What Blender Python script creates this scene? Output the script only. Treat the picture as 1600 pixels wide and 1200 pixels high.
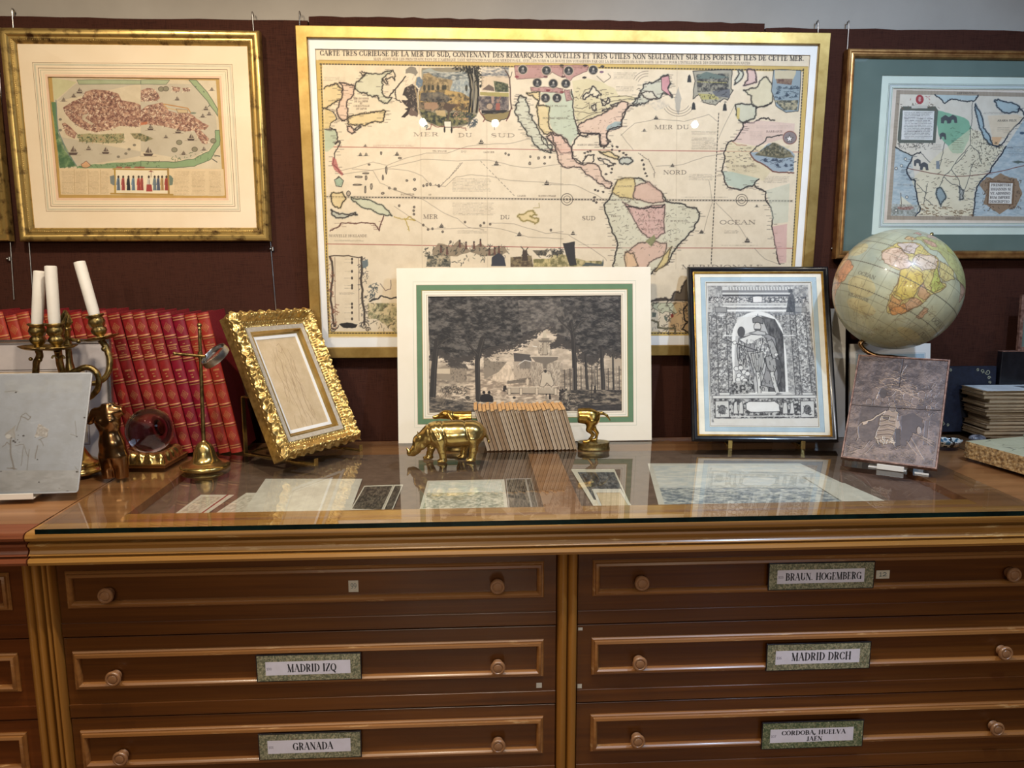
import bpy, bmesh, math, random
import numpy as np
from mathutils import Matrix, Vector, Euler
random.seed(7); rng = np.random.RandomState(11)
R_ = math.radians
for _o in list(bpy.data.objects): bpy.data.objects.remove(_o)
SC = bpy.context.scene; COL = SC.collection

# ---------------------------------------------------------------- camera
FPX = 1202.0                       # focal length in pixels of the 1600 px wide picture
YAW, PITCH, ROLL = R_(2.97), R_(9.1), R_(-0.08)
CAM = np.array([0.0, 0.0, 0.6])    # z = 0 is the top of the glass sheet on the chest
_f = np.array([math.sin(YAW)*math.cos(PITCH), math.cos(YAW)*math.cos(PITCH), -math.sin(PITCH)])
_r0 = np.array([math.cos(YAW), -math.sin(YAW), 0.0]); _u0 = np.cross(_r0, _f)
_r = _r0*math.cos(ROLL)+_u0*math.sin(ROLL); _u = -_r0*math.sin(ROLL)+_u0*math.cos(ROLL)
cd = bpy.data.cameras.new('camera'); cam = bpy.data.objects.new('camera', cd); COL.objects.link(cam)
cd.sensor_width = 36.0; cd.lens = FPX/1600*36.0; cd.clip_start = 0.05; cd.clip_end = 60
cam.matrix_world = Matrix(((_r[0], _u[0], -_f[0], CAM[0]), (_r[1], _u[1], -_f[1], CAM[1]), (_r[2], _u[2], -_f[2], CAM[2]), (0, 0, 0, 1)))
SC.camera = cam
vs = SC.view_settings
vs.view_transform = 'Standard'; vs.look = 'None'; vs.gamma = 1.0; vs.use_curve_mapping = False
vs.exposure = -0.42
SC.cycles.max_bounces = 10; SC.cycles.transparent_max_bounces = 24; SC.cycles.glossy_bounces = 6
SC.cycles.transmission_bounces = 10; SC.cycles.diffuse_bounces = 4
SC.cycles.caustics_reflective = False; SC.cycles.caustics_refractive = False
SC.cycles.sample_clamp_indirect = 4.0; SC.cycles.blur_glossy = 0.5

def ray(x, y): return _r*(x-800)/FPX-_u*(y-600)/FPX+_f
def onz(x, y, z=0.0):
    d = ray(x, y); return CAM+d*((z-CAM[2])/d[2])
def ony(x, y, Y):
    d = ray(x, y); return CAM+d*(Y/d[1])

# ---------------------------------------------------------------- world and lamps
w = bpy.data.worlds.new('world'); SC.world = w; w.use_nodes = True
w.node_tree.nodes['Background'].inputs[0].default_value = (.6, .7, 1, 1)
w.node_tree.nodes['Background'].inputs[1].default_value = 0.15
def kelvin(c): return c
def spot(name, loc, target, power, col, size=75, blend=.6, rad=.03):
    l = bpy.data.lights.new(name, 'SPOT'); l.energy = power; l.color = col; l.spot_size = R_(size); l.spot_blend = blend; l.shadow_soft_size = rad
    o = bpy.data.objects.new(name, l); COL.objects.link(o); o.location = loc
    o.rotation_euler = (Vector(target)-Vector(loc)).to_track_quat('-Z', 'Y').to_euler(); o['kind'] = 'helper'; return o
def area(name, loc, target, sx, sy, power, col):
    l = bpy.data.lights.new(name, 'AREA'); l.shape = 'RECTANGLE'; l.size = sx; l.size_y = sy; l.energy = power; l.color = col
    o = bpy.data.objects.new(name, l); COL.objects.link(o); o.location = loc
    o.rotation_euler = (Vector(target)-Vector(loc)).to_track_quat('-Z', 'Y').to_euler(); o['kind'] = 'helper'; return o
WARM = (1.0, .86, .66); WARM2 = (1.0, .90, .74); COOL = (.54, .73, 1.0); NEUT = (.88, .92, 1.0)
spot('ceiling_spot', (-1.15, 1.30, 1.95), (-1.05, 2.40, .05), 92, WARM, 105)
spot('ceiling_spot', (-.2, 1.20, 1.95), (-.05, 2.40, .0), 104, WARM, 105)
spot('ceiling_spot', (1.35, 1.0, 1.95), (1.15, 2.45, .2), 122, COOL, 98)
spot('ceiling_spot', (.5, 1.2, 1.95), (.55, 2.40, .1), 48, NEUT, 100)
spot('ceiling_spot', (-.71, -7.0, 1.93), (-.6, 2.4, .2), 330, WARM2, 34, rad=.05)
spot('ceiling_spot', (.38, -7.0, 1.93), (.2, 2.4, .2), 350, WARM2, 34, rad=.05)
spot('ceiling_spot', (3.45, -7.0, 1.93), (1.2, 2.4, .25), 300, COOL, 30, rad=.05)
spot('ceiling_spot', (-.5, -.3, 1.95), (-.9, 1.75, -.35), 9, WARM, 80)
area('ceiling_fill', (-.9, -.6, 1.96), (-.9, -.6, 0), 3.6, 3.0, 38, WARM2)  # added soft fill standing in for bounced room light, not a fixture
area('ceiling_fill', (1.9, .9, 1.96), (1.9, 1.2, 0), 1.2, 1.2, 14, COOL)  # added cool fill tinting the right side, not a fixture

# ---------------------------------------------------------------- helpers: objects
def link(o, parent=None):
    COL.objects.link(o)
    if parent is not None: o.parent = parent
    return o
def tag(o, label=None, cat=None, group=None, kind=None):
    if label: o['label'] = label
    if cat: o['category'] = cat
    if group: o['group'] = group
    if kind: o['kind'] = kind
    return o
def empty(name, loc=(0, 0, 0), rz=0.0, label=None, cat=None, group=None, parent=None):
    o = bpy.data.objects.new(name, None); link(o, parent); o.location = loc; o.rotation_euler = (0, 0, rz)
    o.empty_display_size = .05; tag(o, label, cat, group); return o
def copy_tree(o, parent=None):
    c = o.copy(); COL.objects.link(c); c.parent = parent
    for ch in list(o.children): copy_tree(ch, c)
    return c
def pose(bx, by, bz, psi, tau, rl=0.0):
    """x right along the picture, y into it, z up along it"""
    return Matrix.Translation((bx, by, bz)) @ Matrix.Rotation(R_(psi), 4, 'Z') @ Matrix.Rotation(-R_(tau), 4, 'X') @ Matrix.Rotation(-R_(rl), 4, 'Y')
def posed(name, M, label, cat, group=None):
    o = empty(name, (0, 0, 0), 0, label, cat, group); o.matrix_world = M; o.rotation_mode = 'XYZ'; return o
def on_plane(M, px, py, d=0.0):
    Mi = M.inverted(); c = Mi @ Vector(CAM); v = Mi.to_3x3() @ Vector(ray(px, py)); t = (d-c.y)/v.y
    q = c+v*t; return q.x, q.z
class MB:
    def __init__(s): s.v = []; s.f = []; s.m = []; s.mats = []
    def mi(s, mat):
        if mat is None: return 0
        if mat not in s.mats: s.mats.append(mat)
        return s.mats.index(mat)
    def add(s, vs_, fs, mat=None, M=None):
        b = len(s.v); k = s.mi(mat)
        if M is not None: vs_ = [tuple(M @ Vector(p)) for p in vs_]
        s.v += [tuple(map(float, p)) for p in vs_]; s.f += [tuple(i+b for i in f) for f in fs]; s.m += [k]*len(fs); return s
    def box(s, x0, x1, y0, y1, z0, z1, mat=None, M=None):
        return s.add([(x0, y0, z0), (x1, y0, z0), (x1, y1, z0), (x0, y1, z0), (x0, y0, z1), (x1, y0, z1), (x1, y1, z1), (x0, y1, z1)],
                     [(0, 3, 2, 1), (4, 5, 6, 7), (0, 1, 5, 4), (1, 2, 6, 5), (2, 3, 7, 6), (3, 0, 4, 7)], mat, M)
    def lathe(s, prof, n=32, mat=None, M=None, cap=True, rfun=None):
        vs_ = []; fs = []
        for r, z in prof:
            for k in range(n):
                a = 2*math.pi*k/n; rr = r*(rfun(a, z) if rfun else 1)
                vs_.append((rr*math.cos(a), rr*math.sin(a), z))
        for i in range(len(prof)-1):
            for k in range(n): fs.append((i*n+k, i*n+(k+1) % n, (i+1)*n+(k+1) % n, (i+1)*n+k))
        if cap: fs.append(tuple(range(n))[::-1]); fs.append(tuple((len(prof)-1)*n+k for k in range(n)))
        return s.add(vs_, fs, mat, M)
    def tube(s, pts, rad, n=10, mat=None, M=None, closed=False, flat=1.0):
        pts = [Vector(p) for p in pts]; N = len(pts); rad = rad if hasattr(rad, '__len__') else [rad]*N
        vs_ = []; fs = []; up = None
        for i, p in enumerate(pts):
            t = (pts[(i+1) % N]-pts[i-1]) if closed else (pts[min(i+1, N-1)]-pts[max(i-1, 0)])
            t.normalize()
            if up is None: up = Vector((0, 0, 1)) if abs(t.z) < .9 else Vector((1, 0, 0))
            a = t.cross(up).normalized(); b = a.cross(t).normalized(); up = b
            for k in range(n):
                an = 2*math.pi*k/n; vs_.append(p+a*(rad[i]*math.cos(an))+b*(rad[i]*flat*math.sin(an)))
        for i in range(N if closed else N-1):
            j = (i+1) % N
            for k in range(n): fs.append((i*n+k, i*n+(k+1) % n, j*n+(k+1) % n, j*n+k))
        if not closed: fs.append(tuple(range(n))[::-1]); fs.append(tuple((N-1)*n+k for k in range(n)))
        return s.add(vs_, fs, mat, M)
    def prism(s, prof, x0, x1, mat=None, M=None):
        """profile of (y, z) extruded along x"""
        n = len(prof); vs_ = [(x0, y, z) for y, z in prof]+[(x1, y, z) for y, z in prof]
        fs = [(i, (i+1) % n, n+(i+1) % n, n+i) for i in range(n)]+[tuple(range(n))[::-1], tuple(range(n, 2*n))]
        return s.add(vs_, fs, mat, M)
    def ring(s, w, h, prof, mat=None, M=None, z0=0.0, closed=True):
        """rectangle w x h (x centred, z from z0) swept with a mitred profile of (inset, y)"""
        n = len(prof); vs_ = []
        for (cx, cz) in ((-1, 0), (1, 0), (1, 1), (-1, 1)):
            for ins, y in prof:
                vs_.append((cx*(w/2-ins), y, z0+(ins if cz == 0 else h-ins)))
        fs = []
        for c in range(4):
            d = (c+1) % 4
            for i in range(n if closed else n-1):
                j = (i+1) % n; fs.append((c*n+i, c*n+j, d*n+j, d*n+i))
        return s.add(vs_, fs, mat, M)
    def sphere(s, c, r, n=12, mat=None, sc=(1, 1, 1), M=None):
        pr = [(max(1e-4, math.sin(math.pi*i/n)), -math.cos(math.pi*i/n)) for i in range(n+1)]
        T = Matrix.Translation(c) @ Matrix.Diagonal((r*sc[0], r*sc[1], r*sc[2], 1))
        return s.lathe(pr, n*2, mat, (M @ T) if M is not None else T)
    def build(s, name, mat=None, parent=None, smooth=False, bevel=0, M=None):
        me = bpy.data.meshes.new(name); me.from_pydata(s.v, [], s.f)
        mats = s.mats if s.mats else ([mat] if mat else [])
        for m in mats: me.materials.append(m)
        if len(mats) > 1: me.polygons.foreach_set('material_index', s.m)
        bm = bmesh.new(); bm.from_mesh(me); bmesh.ops.recalc_face_normals(bm, faces=bm.faces); bm.to_mesh(me); bm.free()
        if smooth:
            me.polygons.foreach_set('use_smooth', [True]*len(me.polygons))
            if smooth != 'all': me.set_sharp_from_angle(angle=R_(38))
        o = bpy.data.objects.new(name, me); link(o, parent)
        if M is not None: o.matrix_local = M
        if bevel:
            b = o.modifiers.new('bevel', 'BEVEL'); b.width = bevel; b.segments = 2; b.limit_method = 'ANGLE'; b.angle_limit = R_(40)
        return o
def grid_mesh(name, P, mat, parent=None, colors=None, smooth=False, wrap=False, attr='col'):
    """P: (ny, nx, 3) points; colors: (ny, nx, 3) sRGB 0-255"""
    ny, nx = P.shape[:2]; me = bpy.data.meshes.new(name)
    me.vertices.add(ny*nx); me.vertices.foreach_set('co', P.reshape(-1).astype(np.float32))
    jx = nx if wrap else nx-1
    J, I = np.meshgrid(np.arange(ny-1), np.arange(jx), indexing='ij'); I2 = (I+1) % nx
    F = np.stack([(J+1)*nx+I, (J+1)*nx+I2, J*nx+I2, J*nx+I], -1).reshape(-1, 4).astype(np.int32)
    n = len(F); me.loops.add(n*4); me.loops.foreach_set('vertex_index', F.reshape(-1))
    me.polygons.add(n); me.polygons.foreach_set('loop_start', np.arange(0, n*4, 4, dtype=np.int32))
    if smooth: me.polygons.foreach_set('use_smooth', np.ones(n, dtype=bool))
    me.update(calc_edges=True)
    if colors is not None:
        c = np.clip(colors.reshape(-1, 3)/255.0, 0, 1); lin = np.where(c <= .04045, c/12.92, ((c+.055)/1.055)**2.4)
        a = me.color_attributes.new(attr, 'FLOAT_COLOR', 'POINT')
        a.data.foreach_set('color', np.concatenate([lin, np.ones((len(lin), 1))], 1).reshape(-1).astype(np.float32))
    if mat: me.materials.append(mat)
    o = bpy.data.objects.new(name, me); link(o, parent); return o
# ---------------------------------------------------------------- implicit surfaces (for the sculpted bronzes)
def surface_net(f, lo, hi, res):
    lo = np.array(lo, float); hi = np.array(hi, float); n = np.maximum(((hi-lo)/res).astype(int)+1, 4)
    ax = [lo[i]+res*np.arange(n[i]) for i in range(3)]
    X = np.stack(np.meshgrid(*ax, indexing='ij'), -1); V = f(X.reshape(-1, 3)).reshape(n)
    acc = np.zeros(tuple(n-1)+(3,)); cnt = np.zeros(tuple(n-1))
    cor = [(i, j, k) for i in (0, 1) for j in (0, 1) for k in (0, 1)]
    sl = lambda c: tuple(slice(c[a], n[a]-1+c[a]) for a in range(3))
    for a in cor:
        for ax_ in range(3):
            if a[ax_]: continue
            b = list(a); b[ax_] = 1; b = tuple(b); va = V[sl(a)]; vb = V[sl(b)]; m = (va < 0) != (vb < 0)
            t = np.where(m, va/np.where(m, va-vb, 1), 0)
            p = np.zeros(acc.shape); 
            for q in range(3): p[..., q] = a[q]
            p[..., ax_] += t; acc += p*m[..., None]; cnt += m
    act = cnt > 0; idx = -np.ones(act.shape, int); idx[act] = np.arange(act.sum())
    cell = np.stack(np.nonzero(act), -1); verts = lo+res*(cell+acc[act]/cnt[act][:, None])
    faces = []
    for d in range(3):
        e, g = (d+1) % 3, (d+2) % 3
        s0 = [slice(None)]*3; s1 = [slice(None)]*3; s0[d] = slice(0, n[d]-1); s1[d] = slice(1, n[d])
        m = (V[tuple(s0)] < 0) != (V[tuple(s1)] < 0); ins = V[tuple(s0)] < 0
        c = np.stack(np.nonzero(m), -1); ok = (c[:, e] > 0) & (c[:, g] > 0) & (c[:, e] < n[e]-1) & (c[:, g] < n[g]-1); c = c[ok]
        w_ = ins[c[:, 0], c[:, 1], c[:, 2]]
        def at(de, dg):
            k = c.copy(); k[:, e] += de; k[:, g] += dg; return idx[k[:, 0], k[:, 1], k[:, 2]]
        q = np.stack([at(-1, -1), at(0, -1), at(0, 0), at(-1, 0)], -1); q[~w_] = q[~w_][:, ::-1]; faces.append(q)
    return verts, np.concatenate(faces)
def sdf_object(name, f, lo, hi, res, mat, parent=None, smooth_it=1):
    v, F = surface_net(f, lo, hi, res)
    me = bpy.data.meshes.new(name); me.vertices.add(len(v)); me.vertices.foreach_set('co', v.reshape(-1).astype(np.float32))
    me.loops.add(F.size); me.loops.foreach_set('vertex_index', F.reshape(-1).astype(np.int32)); me.polygons.add(len(F))
    me.polygons.foreach_set('loop_start', np.arange(0, F.size, 4, dtype=np.int32)); me.polygons.foreach_set('use_smooth', np.ones(len(F), dtype=bool))
    me.update(calc_edges=True); me.validate()
    if mat: me.materials.append(mat)
    o = bpy.data.objects.new(name, me); link(o, parent)
    if smooth_it:
        s = o.modifiers.new('smooth', 'SMOOTH'); s.factor = .5; s.iterations = smooth_it
    return o
def cone_(p, a, b, ra, rb, sq=None):
    a = np.array(a, float); b = np.array(b, float); d = b-a
    if sq is not None:
        s_ = np.array(sq, float); p = p/s_; a = a/s_; b = b/s_; d = b-a
    t = np.clip(((p-a)@d)/(d@d), 0, 1); return (np.linalg.norm(p-a-t[:, None]*d, axis=1)-(ra+(rb-ra)*t))*(1 if sq is None else min(sq))
def ell_(p, c, r):
    c = np.array(c, float); r = np.array(r, float); q = (p-c)/r; k = np.linalg.norm(q, axis=1); return (k-1)*min(r)*1.0
def smin(a, b, k):
    h = np.clip(.5+.5*(b-a)/k, 0, 1); return b+(a-b)*h-k*h*(1-h)
def smax(a, b, k): return -smin(-a, -b, k)

# ---------------------------------------------------------------- materials
def srgb(c):
    out = []
    for x in c[:3]:
        x = x/255.0; out.append(x/12.92 if x <= .04045 else ((x+.055)/1.055)**2.4)
    return tuple(out)+(1,)
def nodes(name):
    m = bpy.data.materials.new(name); m.use_nodes = True; nt = m.node_tree
    return m, nt, nt.nodes['Principled BSDF']
def N(nt, t, **k):
    n = nt.nodes.new(t)
    for a, b in k.items():
        if a.startswith('i_'):
            key = a[2:]; n.inputs[int(key) if key.isdigit() else key].default_value = b
        else: setattr(n, a, b)
    return n
def coords(nt, scale=(1, 1, 1), kind='Object', rot=(0, 0, 0)):
    tc = N(nt, 'ShaderNodeTexCoord'); mp = N(nt, 'ShaderNodeMapping'); mp.inputs['Scale'].default_value = scale; mp.inputs['Rotation'].default_value = rot
    nt.links.new(tc.outputs[kind], mp.inputs[0]); return mp.outputs[0]
def ramp(nt, src, stops):
    r = N(nt, 'ShaderNodeValToRGB'); e = r.color_ramp.elements
    while len(e) > 1: e.remove(e[-1])
    e[0].position = stops[0][0]; e[0].color = srgb(stops[0][1])
    for p, c in stops[1:]:
        x = e.new(p); x.color = srgb(c)
    nt.links.new(src, r.inputs[0]); return r.outputs[0]
def noise(nt, vec, scale=5, detail=4, rough=.55, dist=0):
    n = N(nt, 'ShaderNodeTexNoise'); n.inputs['Scale'].default_value = scale; n.inputs['Detail'].default_value = detail
    n.inputs['Roughness'].default_value = rough; n.inputs['Distortion'].default_value = dist
    nt.links.new(vec, n.inputs['Vector']); return n.outputs[0]
def bump(nt, p, h, strength=.2, dist=.002):
    b = N(nt, 'ShaderNodeBump'); b.inputs['Strength'].default_value = strength; b.inputs['Distance'].default_value = dist
    nt.links.new(h, b.inputs['Height']); nt.links.new(b.outputs[0], p.inputs['Normal'])
def mat_noise(name, c0, c1, scale=(1, 1, 1), ns=8, rough=.5, metal=0, detail=5, bmp=.1, bd=.001, coat=0, lo=.35, hi=.65, spec=.5, dist=0):
    m, nt, p = nodes(name); v = coords(nt, scale); n = noise(nt, v, ns, detail, .6, dist)
    nt.links.new(ramp(nt, n, [(lo, c0), (hi, c1)]), p.inputs['Base Color'])
    p.inputs['Roughness'].default_value = rough; p.inputs['Metallic'].default_value = metal; p.inputs['Coat Weight'].default_value = coat
    p.inputs['Coat Roughness'].default_value = .12; p.inputs['Specular IOR Level'].default_value = spec
    if bmp: bump(nt, p, n, bmp, bd)
    return m
def wood(name, c0, c1, c2, axis=0, rough=.35, coat=.3, wear=None, fine=60):
    m, nt, p = nodes(name); sc = [fine, fine, fine]; sc[axis] = 1.4
    v = coords(nt, tuple(sc)); n = noise(nt, v, 1.0, 8, .6, .6)
    sc2 = [7, 7, 7]; sc2[axis] = .7; n2 = noise(nt, coords(nt, tuple(sc2)), 1.0, 3, .5, 1.0)
    mx = N(nt, 'ShaderNodeMath', operation='MULTIPLY_ADD'); mx.inputs[1].default_value = .55; nt.links.new(n, mx.inputs[0])
    m2 = N(nt, 'ShaderNodeMath', operation='MULTIPLY'); m2.inputs[1].default_value = .45; nt.links.new(n2, m2.inputs[0]); nt.links.new(m2.outputs[0], mx.inputs[2])
    c = ramp(nt, mx.outputs[0], [(.34, c0), (.5, c1), (.66, c2)])
    if wear:
        wn = noise(nt, coords(nt, (9, 60, 60)), 1.0, 6, .7, .3); wr = N(nt, 'ShaderNodeMapRange'); wr.inputs[1].default_value = .62; wr.inputs[2].default_value = .7
        nt.links.new(wn, wr.inputs[0]); mix = N(nt, 'ShaderNodeMix', data_type='RGBA'); nt.links.new(wr.outputs[0], mix.inputs[0]); nt.links.new(c, mix.inputs[6]); mix.inputs[7].default_value = srgb(wear); c = mix.outputs[2]
    nt.links.new(c, p.inputs['Base Color']); p.inputs['Roughness'].default_value = rough
    p.inputs['Coat Weight'].default_value = coat; p.inputs['Coat Roughness'].default_value = .18; bump(nt, p, n, .12, .0006); return m
def mat_art(name, rough=.7, metal=0.0, bmp=0.0, coat=0.0):
    m, nt, p = nodes(name); a = N(nt, 'ShaderNodeVertexColor'); a.layer_name = 'col'
    n = noise(nt, coords(nt, (1, 1, 1)), 30, 4); mx = N(nt, 'ShaderNodeMix', data_type='RGBA', blend_type='MULTIPLY'); mx.inputs[0].default_value = .35
    nt.links.new(a.outputs[0], mx.inputs[6]); nt.links.new(ramp(nt, n, [(.3, (225, 220, 212)), (.6, (255, 255, 255))]), mx.inputs[7])
    nt.links.new(mx.outputs[2], p.inputs['Base Color']); p.inputs['Roughness'].default_value = rough; p.inputs['Metallic'].default_value = metal
    p.inputs['Coat Weight'].default_value = coat
    if bmp: bump(nt, p, n, bmp, .001)
    return m
def pane(name, tint=(255, 255, 255), rough=0.0, ior=1.5):
    """thin flat glass: clear straight through, mirror-like by Fresnel"""
    m = bpy.data.materials.new(name); m.use_nodes = True; nt = m.node_tree; nt.nodes.clear()
    o = N(nt, 'ShaderNodeOutputMaterial'); t = N(nt, 'ShaderNodeBsdfTransparent'); t.inputs[0].default_value = srgb(tint)
    g = N(nt, 'ShaderNodeBsdfGlossy'); g.inputs['Roughness'].default_value = rough
    f = N(nt, 'ShaderNodeFresnel'); x = N(nt, 'ShaderNodeMixShader'); ge = N(nt, 'ShaderNodeNewGeometry'); mr = N(nt, 'ShaderNodeMapRange')
    mr.inputs[3].default_value = ior; mr.inputs[4].default_value = 1/ior        # a thin sheet reflects alike from both of its sides
    nt.links.new(ge.outputs['Backfacing'], mr.inputs[0]); nt.links.new(mr.outputs[0], f.inputs[0])
    nt.links.new(f.outputs[0], x.inputs[0]); nt.links.new(t.outputs[0], x.inputs[1]); nt.links.new(g.outputs[0], x.inputs[2]); nt.links.new(x.outputs[0], o.inputs[0]); return m
M = {}
M['plaster_b'] = mat_noise('back_plaster', (158, 150, 140), (168, 160, 150), ns=3, rough=.9, bmp=.05)
M['plaster'] = mat_noise('plaster', (196, 186, 172), (206, 197, 184), ns=3, rough=.9, bmp=.05)
M['fabric'] = None
def fabric_mat():
    m, nt, p = nodes('brown_fabric'); v = coords(nt, (1, 1, 1)); a = noise(nt, coords(nt, (30, 1, 700)), 1, 3); b = noise(nt, coords(nt, (700, 1, 30)), 1, 3)
    ad = N(nt, 'ShaderNodeMath', operation='ADD'); nt.links.new(a, ad.inputs[0]); nt.links.new(b, ad.inputs[1])
    c = noise(nt, v, 5, 5); a2 = N(nt, 'ShaderNodeMath', operation='MULTIPLY_ADD'); a2.inputs[1].default_value = .5; nt.links.new(c, a2.inputs[0]); nt.links.new(ad.outputs[0], a2.inputs[2])
    h = N(nt, 'ShaderNodeMath', operation='MULTIPLY'); h.inputs[1].default_value = .8; nt.links.new(a2.outputs[0], h.inputs[0])
    nt.links.new(ramp(nt, h.outputs[0], [(.75, (48, 27, 21)), (1.0, (68, 39, 30))]), p.inputs['Base Color']); p.inputs['Roughness'].default_value = .95
    p.inputs['Specular IOR Level'].default_value = .15; bump(nt, p, ad.outputs[0], .4, .001); return m
M['fabric'] = fabric_mat()
M['drawer'] = wood('mahogany', (72, 37, 10), (91, 50, 14), (112, 65, 21), 0, .34, .35)
M['drawer_l'] = wood('red_mahogany', (80, 38, 11), (98, 49, 15), (118, 62, 22), 0, .36, .35)
M['mould'] = wood('golden_wood', (138, 94, 42), (162, 114, 54), (186, 138, 70), 0, .3, .5, wear=(205, 170, 115))
M['mould_v'] = wood('golden_wood_upright', (134, 88, 34), (154, 104, 44), (176, 124, 60), 2, .3, .4)
M['mould_l'] = wood('reddish_wood', (106, 56, 38), (128, 70, 44), (146, 86, 56), 0, .3, .5)
M['trimw'] = wood('panel_trim_wood', (120, 76, 38), (142, 94, 48), (164, 112, 60), 0, .35, .4, wear=(190, 150, 100))
M['top'] = wood('top_wood', (122, 80, 46), (148, 101, 62), (172, 124, 82), 0, .3, .3, fine=30)
M['top_r'] = wood('top_wood_brown', (92, 64, 42), (114, 82, 54), (134, 98, 68), 0, .3, .3, fine=30)
M['knob'] = mat_noise('knob_wood', (132, 92, 60), (156, 112, 76), ns=40, rough=.35, coat=.3)
M['glass'] = pane('table_glass', (250, 252, 250), 0.0, 2.15)
M['glass_edge'] = mat_noise('glass_edge', (6, 18, 16), (14, 34, 30), ns=20, rough=.15, bmp=0)
M['pglass'] = pane('picture_glass', (255, 255, 255), 0.0, 1.35)
M['brass'] = mat_noise('polished_brass', (186, 156, 92), (214, 186, 120), ns=30, rough=.2, metal=.95, bmp=.05)
M['brass_dk'] = mat_noise('aged_brass', (104, 88, 54), (178, 154, 100), ns=60, rough=.36, metal=1, bmp=.15, bd=.001)
M['bronze'] = mat_noise('dark_bronze', (126, 94, 62), (164, 126, 86), ns=12, rough=.2, metal=1, bmp=.04)
M['gilt'] = mat_noise('gilt', (176, 124, 44), (226, 182, 92), ns=28, rough=.3, metal=.9, bmp=.2, bd=.001)
M['gold_flat'] = mat_noise('gold_leaf', (172, 138, 76), (204, 170, 104), scale=(1, 1, 1), ns=12, rough=.36, metal=.85, bmp=.06)
M['steel'] = mat_noise('steel_rod', (150, 146, 142), (186, 182, 178), ns=30, rough=.3, metal=1)
M['wax'] = mat_noise('white_wax', (236, 230, 222), (246, 242, 236), ns=10, rough=.45, bmp=.02)
M['cream'] = mat_noise('cream_mat', (236, 225, 204), (241, 231, 212), ns=6, rough=.9, bmp=.03)
M['white'] = mat_noise('white_mat', (238, 234, 228), (246, 243, 238), ns=6, rough=.9, bmp=.03)
M['art'] = mat_art('printed_paper')
M['black'] = mat_noise('black_lacquer', (10, 11, 16), (28, 28, 34), ns=25, rough=.3, coat=.3)
M['dark'] = mat_noise('dark_felt', (104, 82, 66), (122, 98, 80), ns=30, rough=.95)
# ---------------------------------------------------------------- room shell
BY = 2.60; WY = 2.68; WK = WY/2.60; FZ = -0.95; CZ = 2.0
def wpose(bx, by, bz, *a): return pose(bx*WK, by*WK, .6+(bz-.6)*WK, *a)
def struct(name, mb, mat=None): o = mb.build(name, mat); o['kind'] = 'structure'; return o
M['floor'] = wood('floor_boards', (96, 62, 38), (120, 80, 50), (140, 98, 64), 0, .4, .2, fine=20)
M['wallpaint'] = mat_noise('room_paint', (196, 184, 164), (206, 194, 176), ns=3, rough=.9, bmp=.03)
struct('wall_back', MB().box(-4, 4, WY+.02, WY+.14, FZ, CZ, M['plaster_b']))
struct('floor', MB().box(-4, 4, -8.6, WY+.14, FZ-.1, FZ, M['floor']))
struct('ceiling', MB().box(-4, 4, -8.6, WY+.14, CZ, CZ+.1, M['plaster']))
struct('wall_left', MB().box(-4.1, -4, -8.6, WY+.14, FZ, CZ, M['wallpaint']))
struct('wall_right', MB().box(4, 4.1, -8.6, WY+.14, FZ, CZ, M['wallpaint']))
struct('wall_front', MB().box(-4, 4, -8.7, -8.6, FZ, CZ, M['wallpaint']))
def fabric_panel(name, x0, x1, zt):
    m = MB(); n = 40; top = []
    # a fabric covered board with a slightly uneven upper edge
    xs = [x0+(x1-x0)*i/n for i in range(n+1)]; zs = [zt+random.uniform(-.0025, .0025) for _ in xs]
    v = []; f = []
    for x, z in zip(xs, zs): v += [(x, WY, FZ), (x, WY, z), (x, WY+.02, z), (x, WY+.02, FZ)]
    for i in range(n):
        for k in range(4): f.append((i*4+k, i*4+(k+1) % 4, i*4+4+(k+1) % 4, i*4+4+k))
    f += [(0, 1, 2, 3), (n*4, n*4+1, n*4+2, n*4+3)]
    m.add(v, f, M['fabric']); return struct(name, m)
fabric_panel('trim_1', -4, -.523, 1.370); fabric_panel('trim_2', -.519, .986, 1.383); fabric_panel('trim_3', .990, 4, 1.369)

# ---------------------------------------------------------------- plan chests
FY = 1.80                                                   # drawer fronts
MPROF = [(1.86, -.0125), (1.738, -.0125), (1.731, -.016), (1.728, -.023), (1.730, -.030), (1.737, -.034), (1.749, -.035), (1.749, -.039), (1.738, -.041), (1.737, -.046), (1.742, -.051), (1.745, -.058),
         (1.742, -.064), (1.736, -.068), (1.747, -.0695), (1.747, -.0735), (1.733, -.0755), (1.730, -.083), (1.733, -.090), (1.742, -.093), (1.86, -.093)]
def knob(parent, x, z):
    prof = [(.004, 0), (.0135, 0), (.012, .003), (.0105, .007), (.0125, .011), (.0175, .014), (.0190, .0175), (.0185, .0205), (.0165, .023), (.0135, .0232), (.0118, .021), (.0108, .021), (.0095, .0228), (.004, .0238), (.0004, .0238)]
    return MB().lathe(prof, 32, M['knob']).build('knob', None, parent, smooth=True, M=Matrix.Translation((x, -.004, z)) @ Matrix.Rotation(R_(90), 4, 'X'))
def drawer(parent, x0, x1, zt, zb, px0, px1, pzt, pzb, knobs, md, mt):
    """front with its lower rail strip, an applied moulding frame and knobs; local y = 0 is the drawer face"""
    d = MB(); d.box(x0, x1, 0, .45, zb, zt-.003); d.box(x0, x1, -.003, .01, zb+.001, zb+.036)
    o = d.build('drawer', md, parent, bevel=.0012); o.location = (0, FY, 0)
    pr = [(0, 0), (0, -.004), (.003, -.007), (.006, -.0065), (.0075, -.011), (.013, -.0135), (.0165, -.010), (.018, -.005), (.018, 0)]
    f = MB(); f.ring(px1-px0, pzt-pzb, pr, mt); fr = f.build('panel_moulding', None, o, smooth=True); fr.location = ((px0+px1)/2, 0, pzb)
    for kx, kz in knobs: knob(o, kx, kz)
    return o
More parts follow.
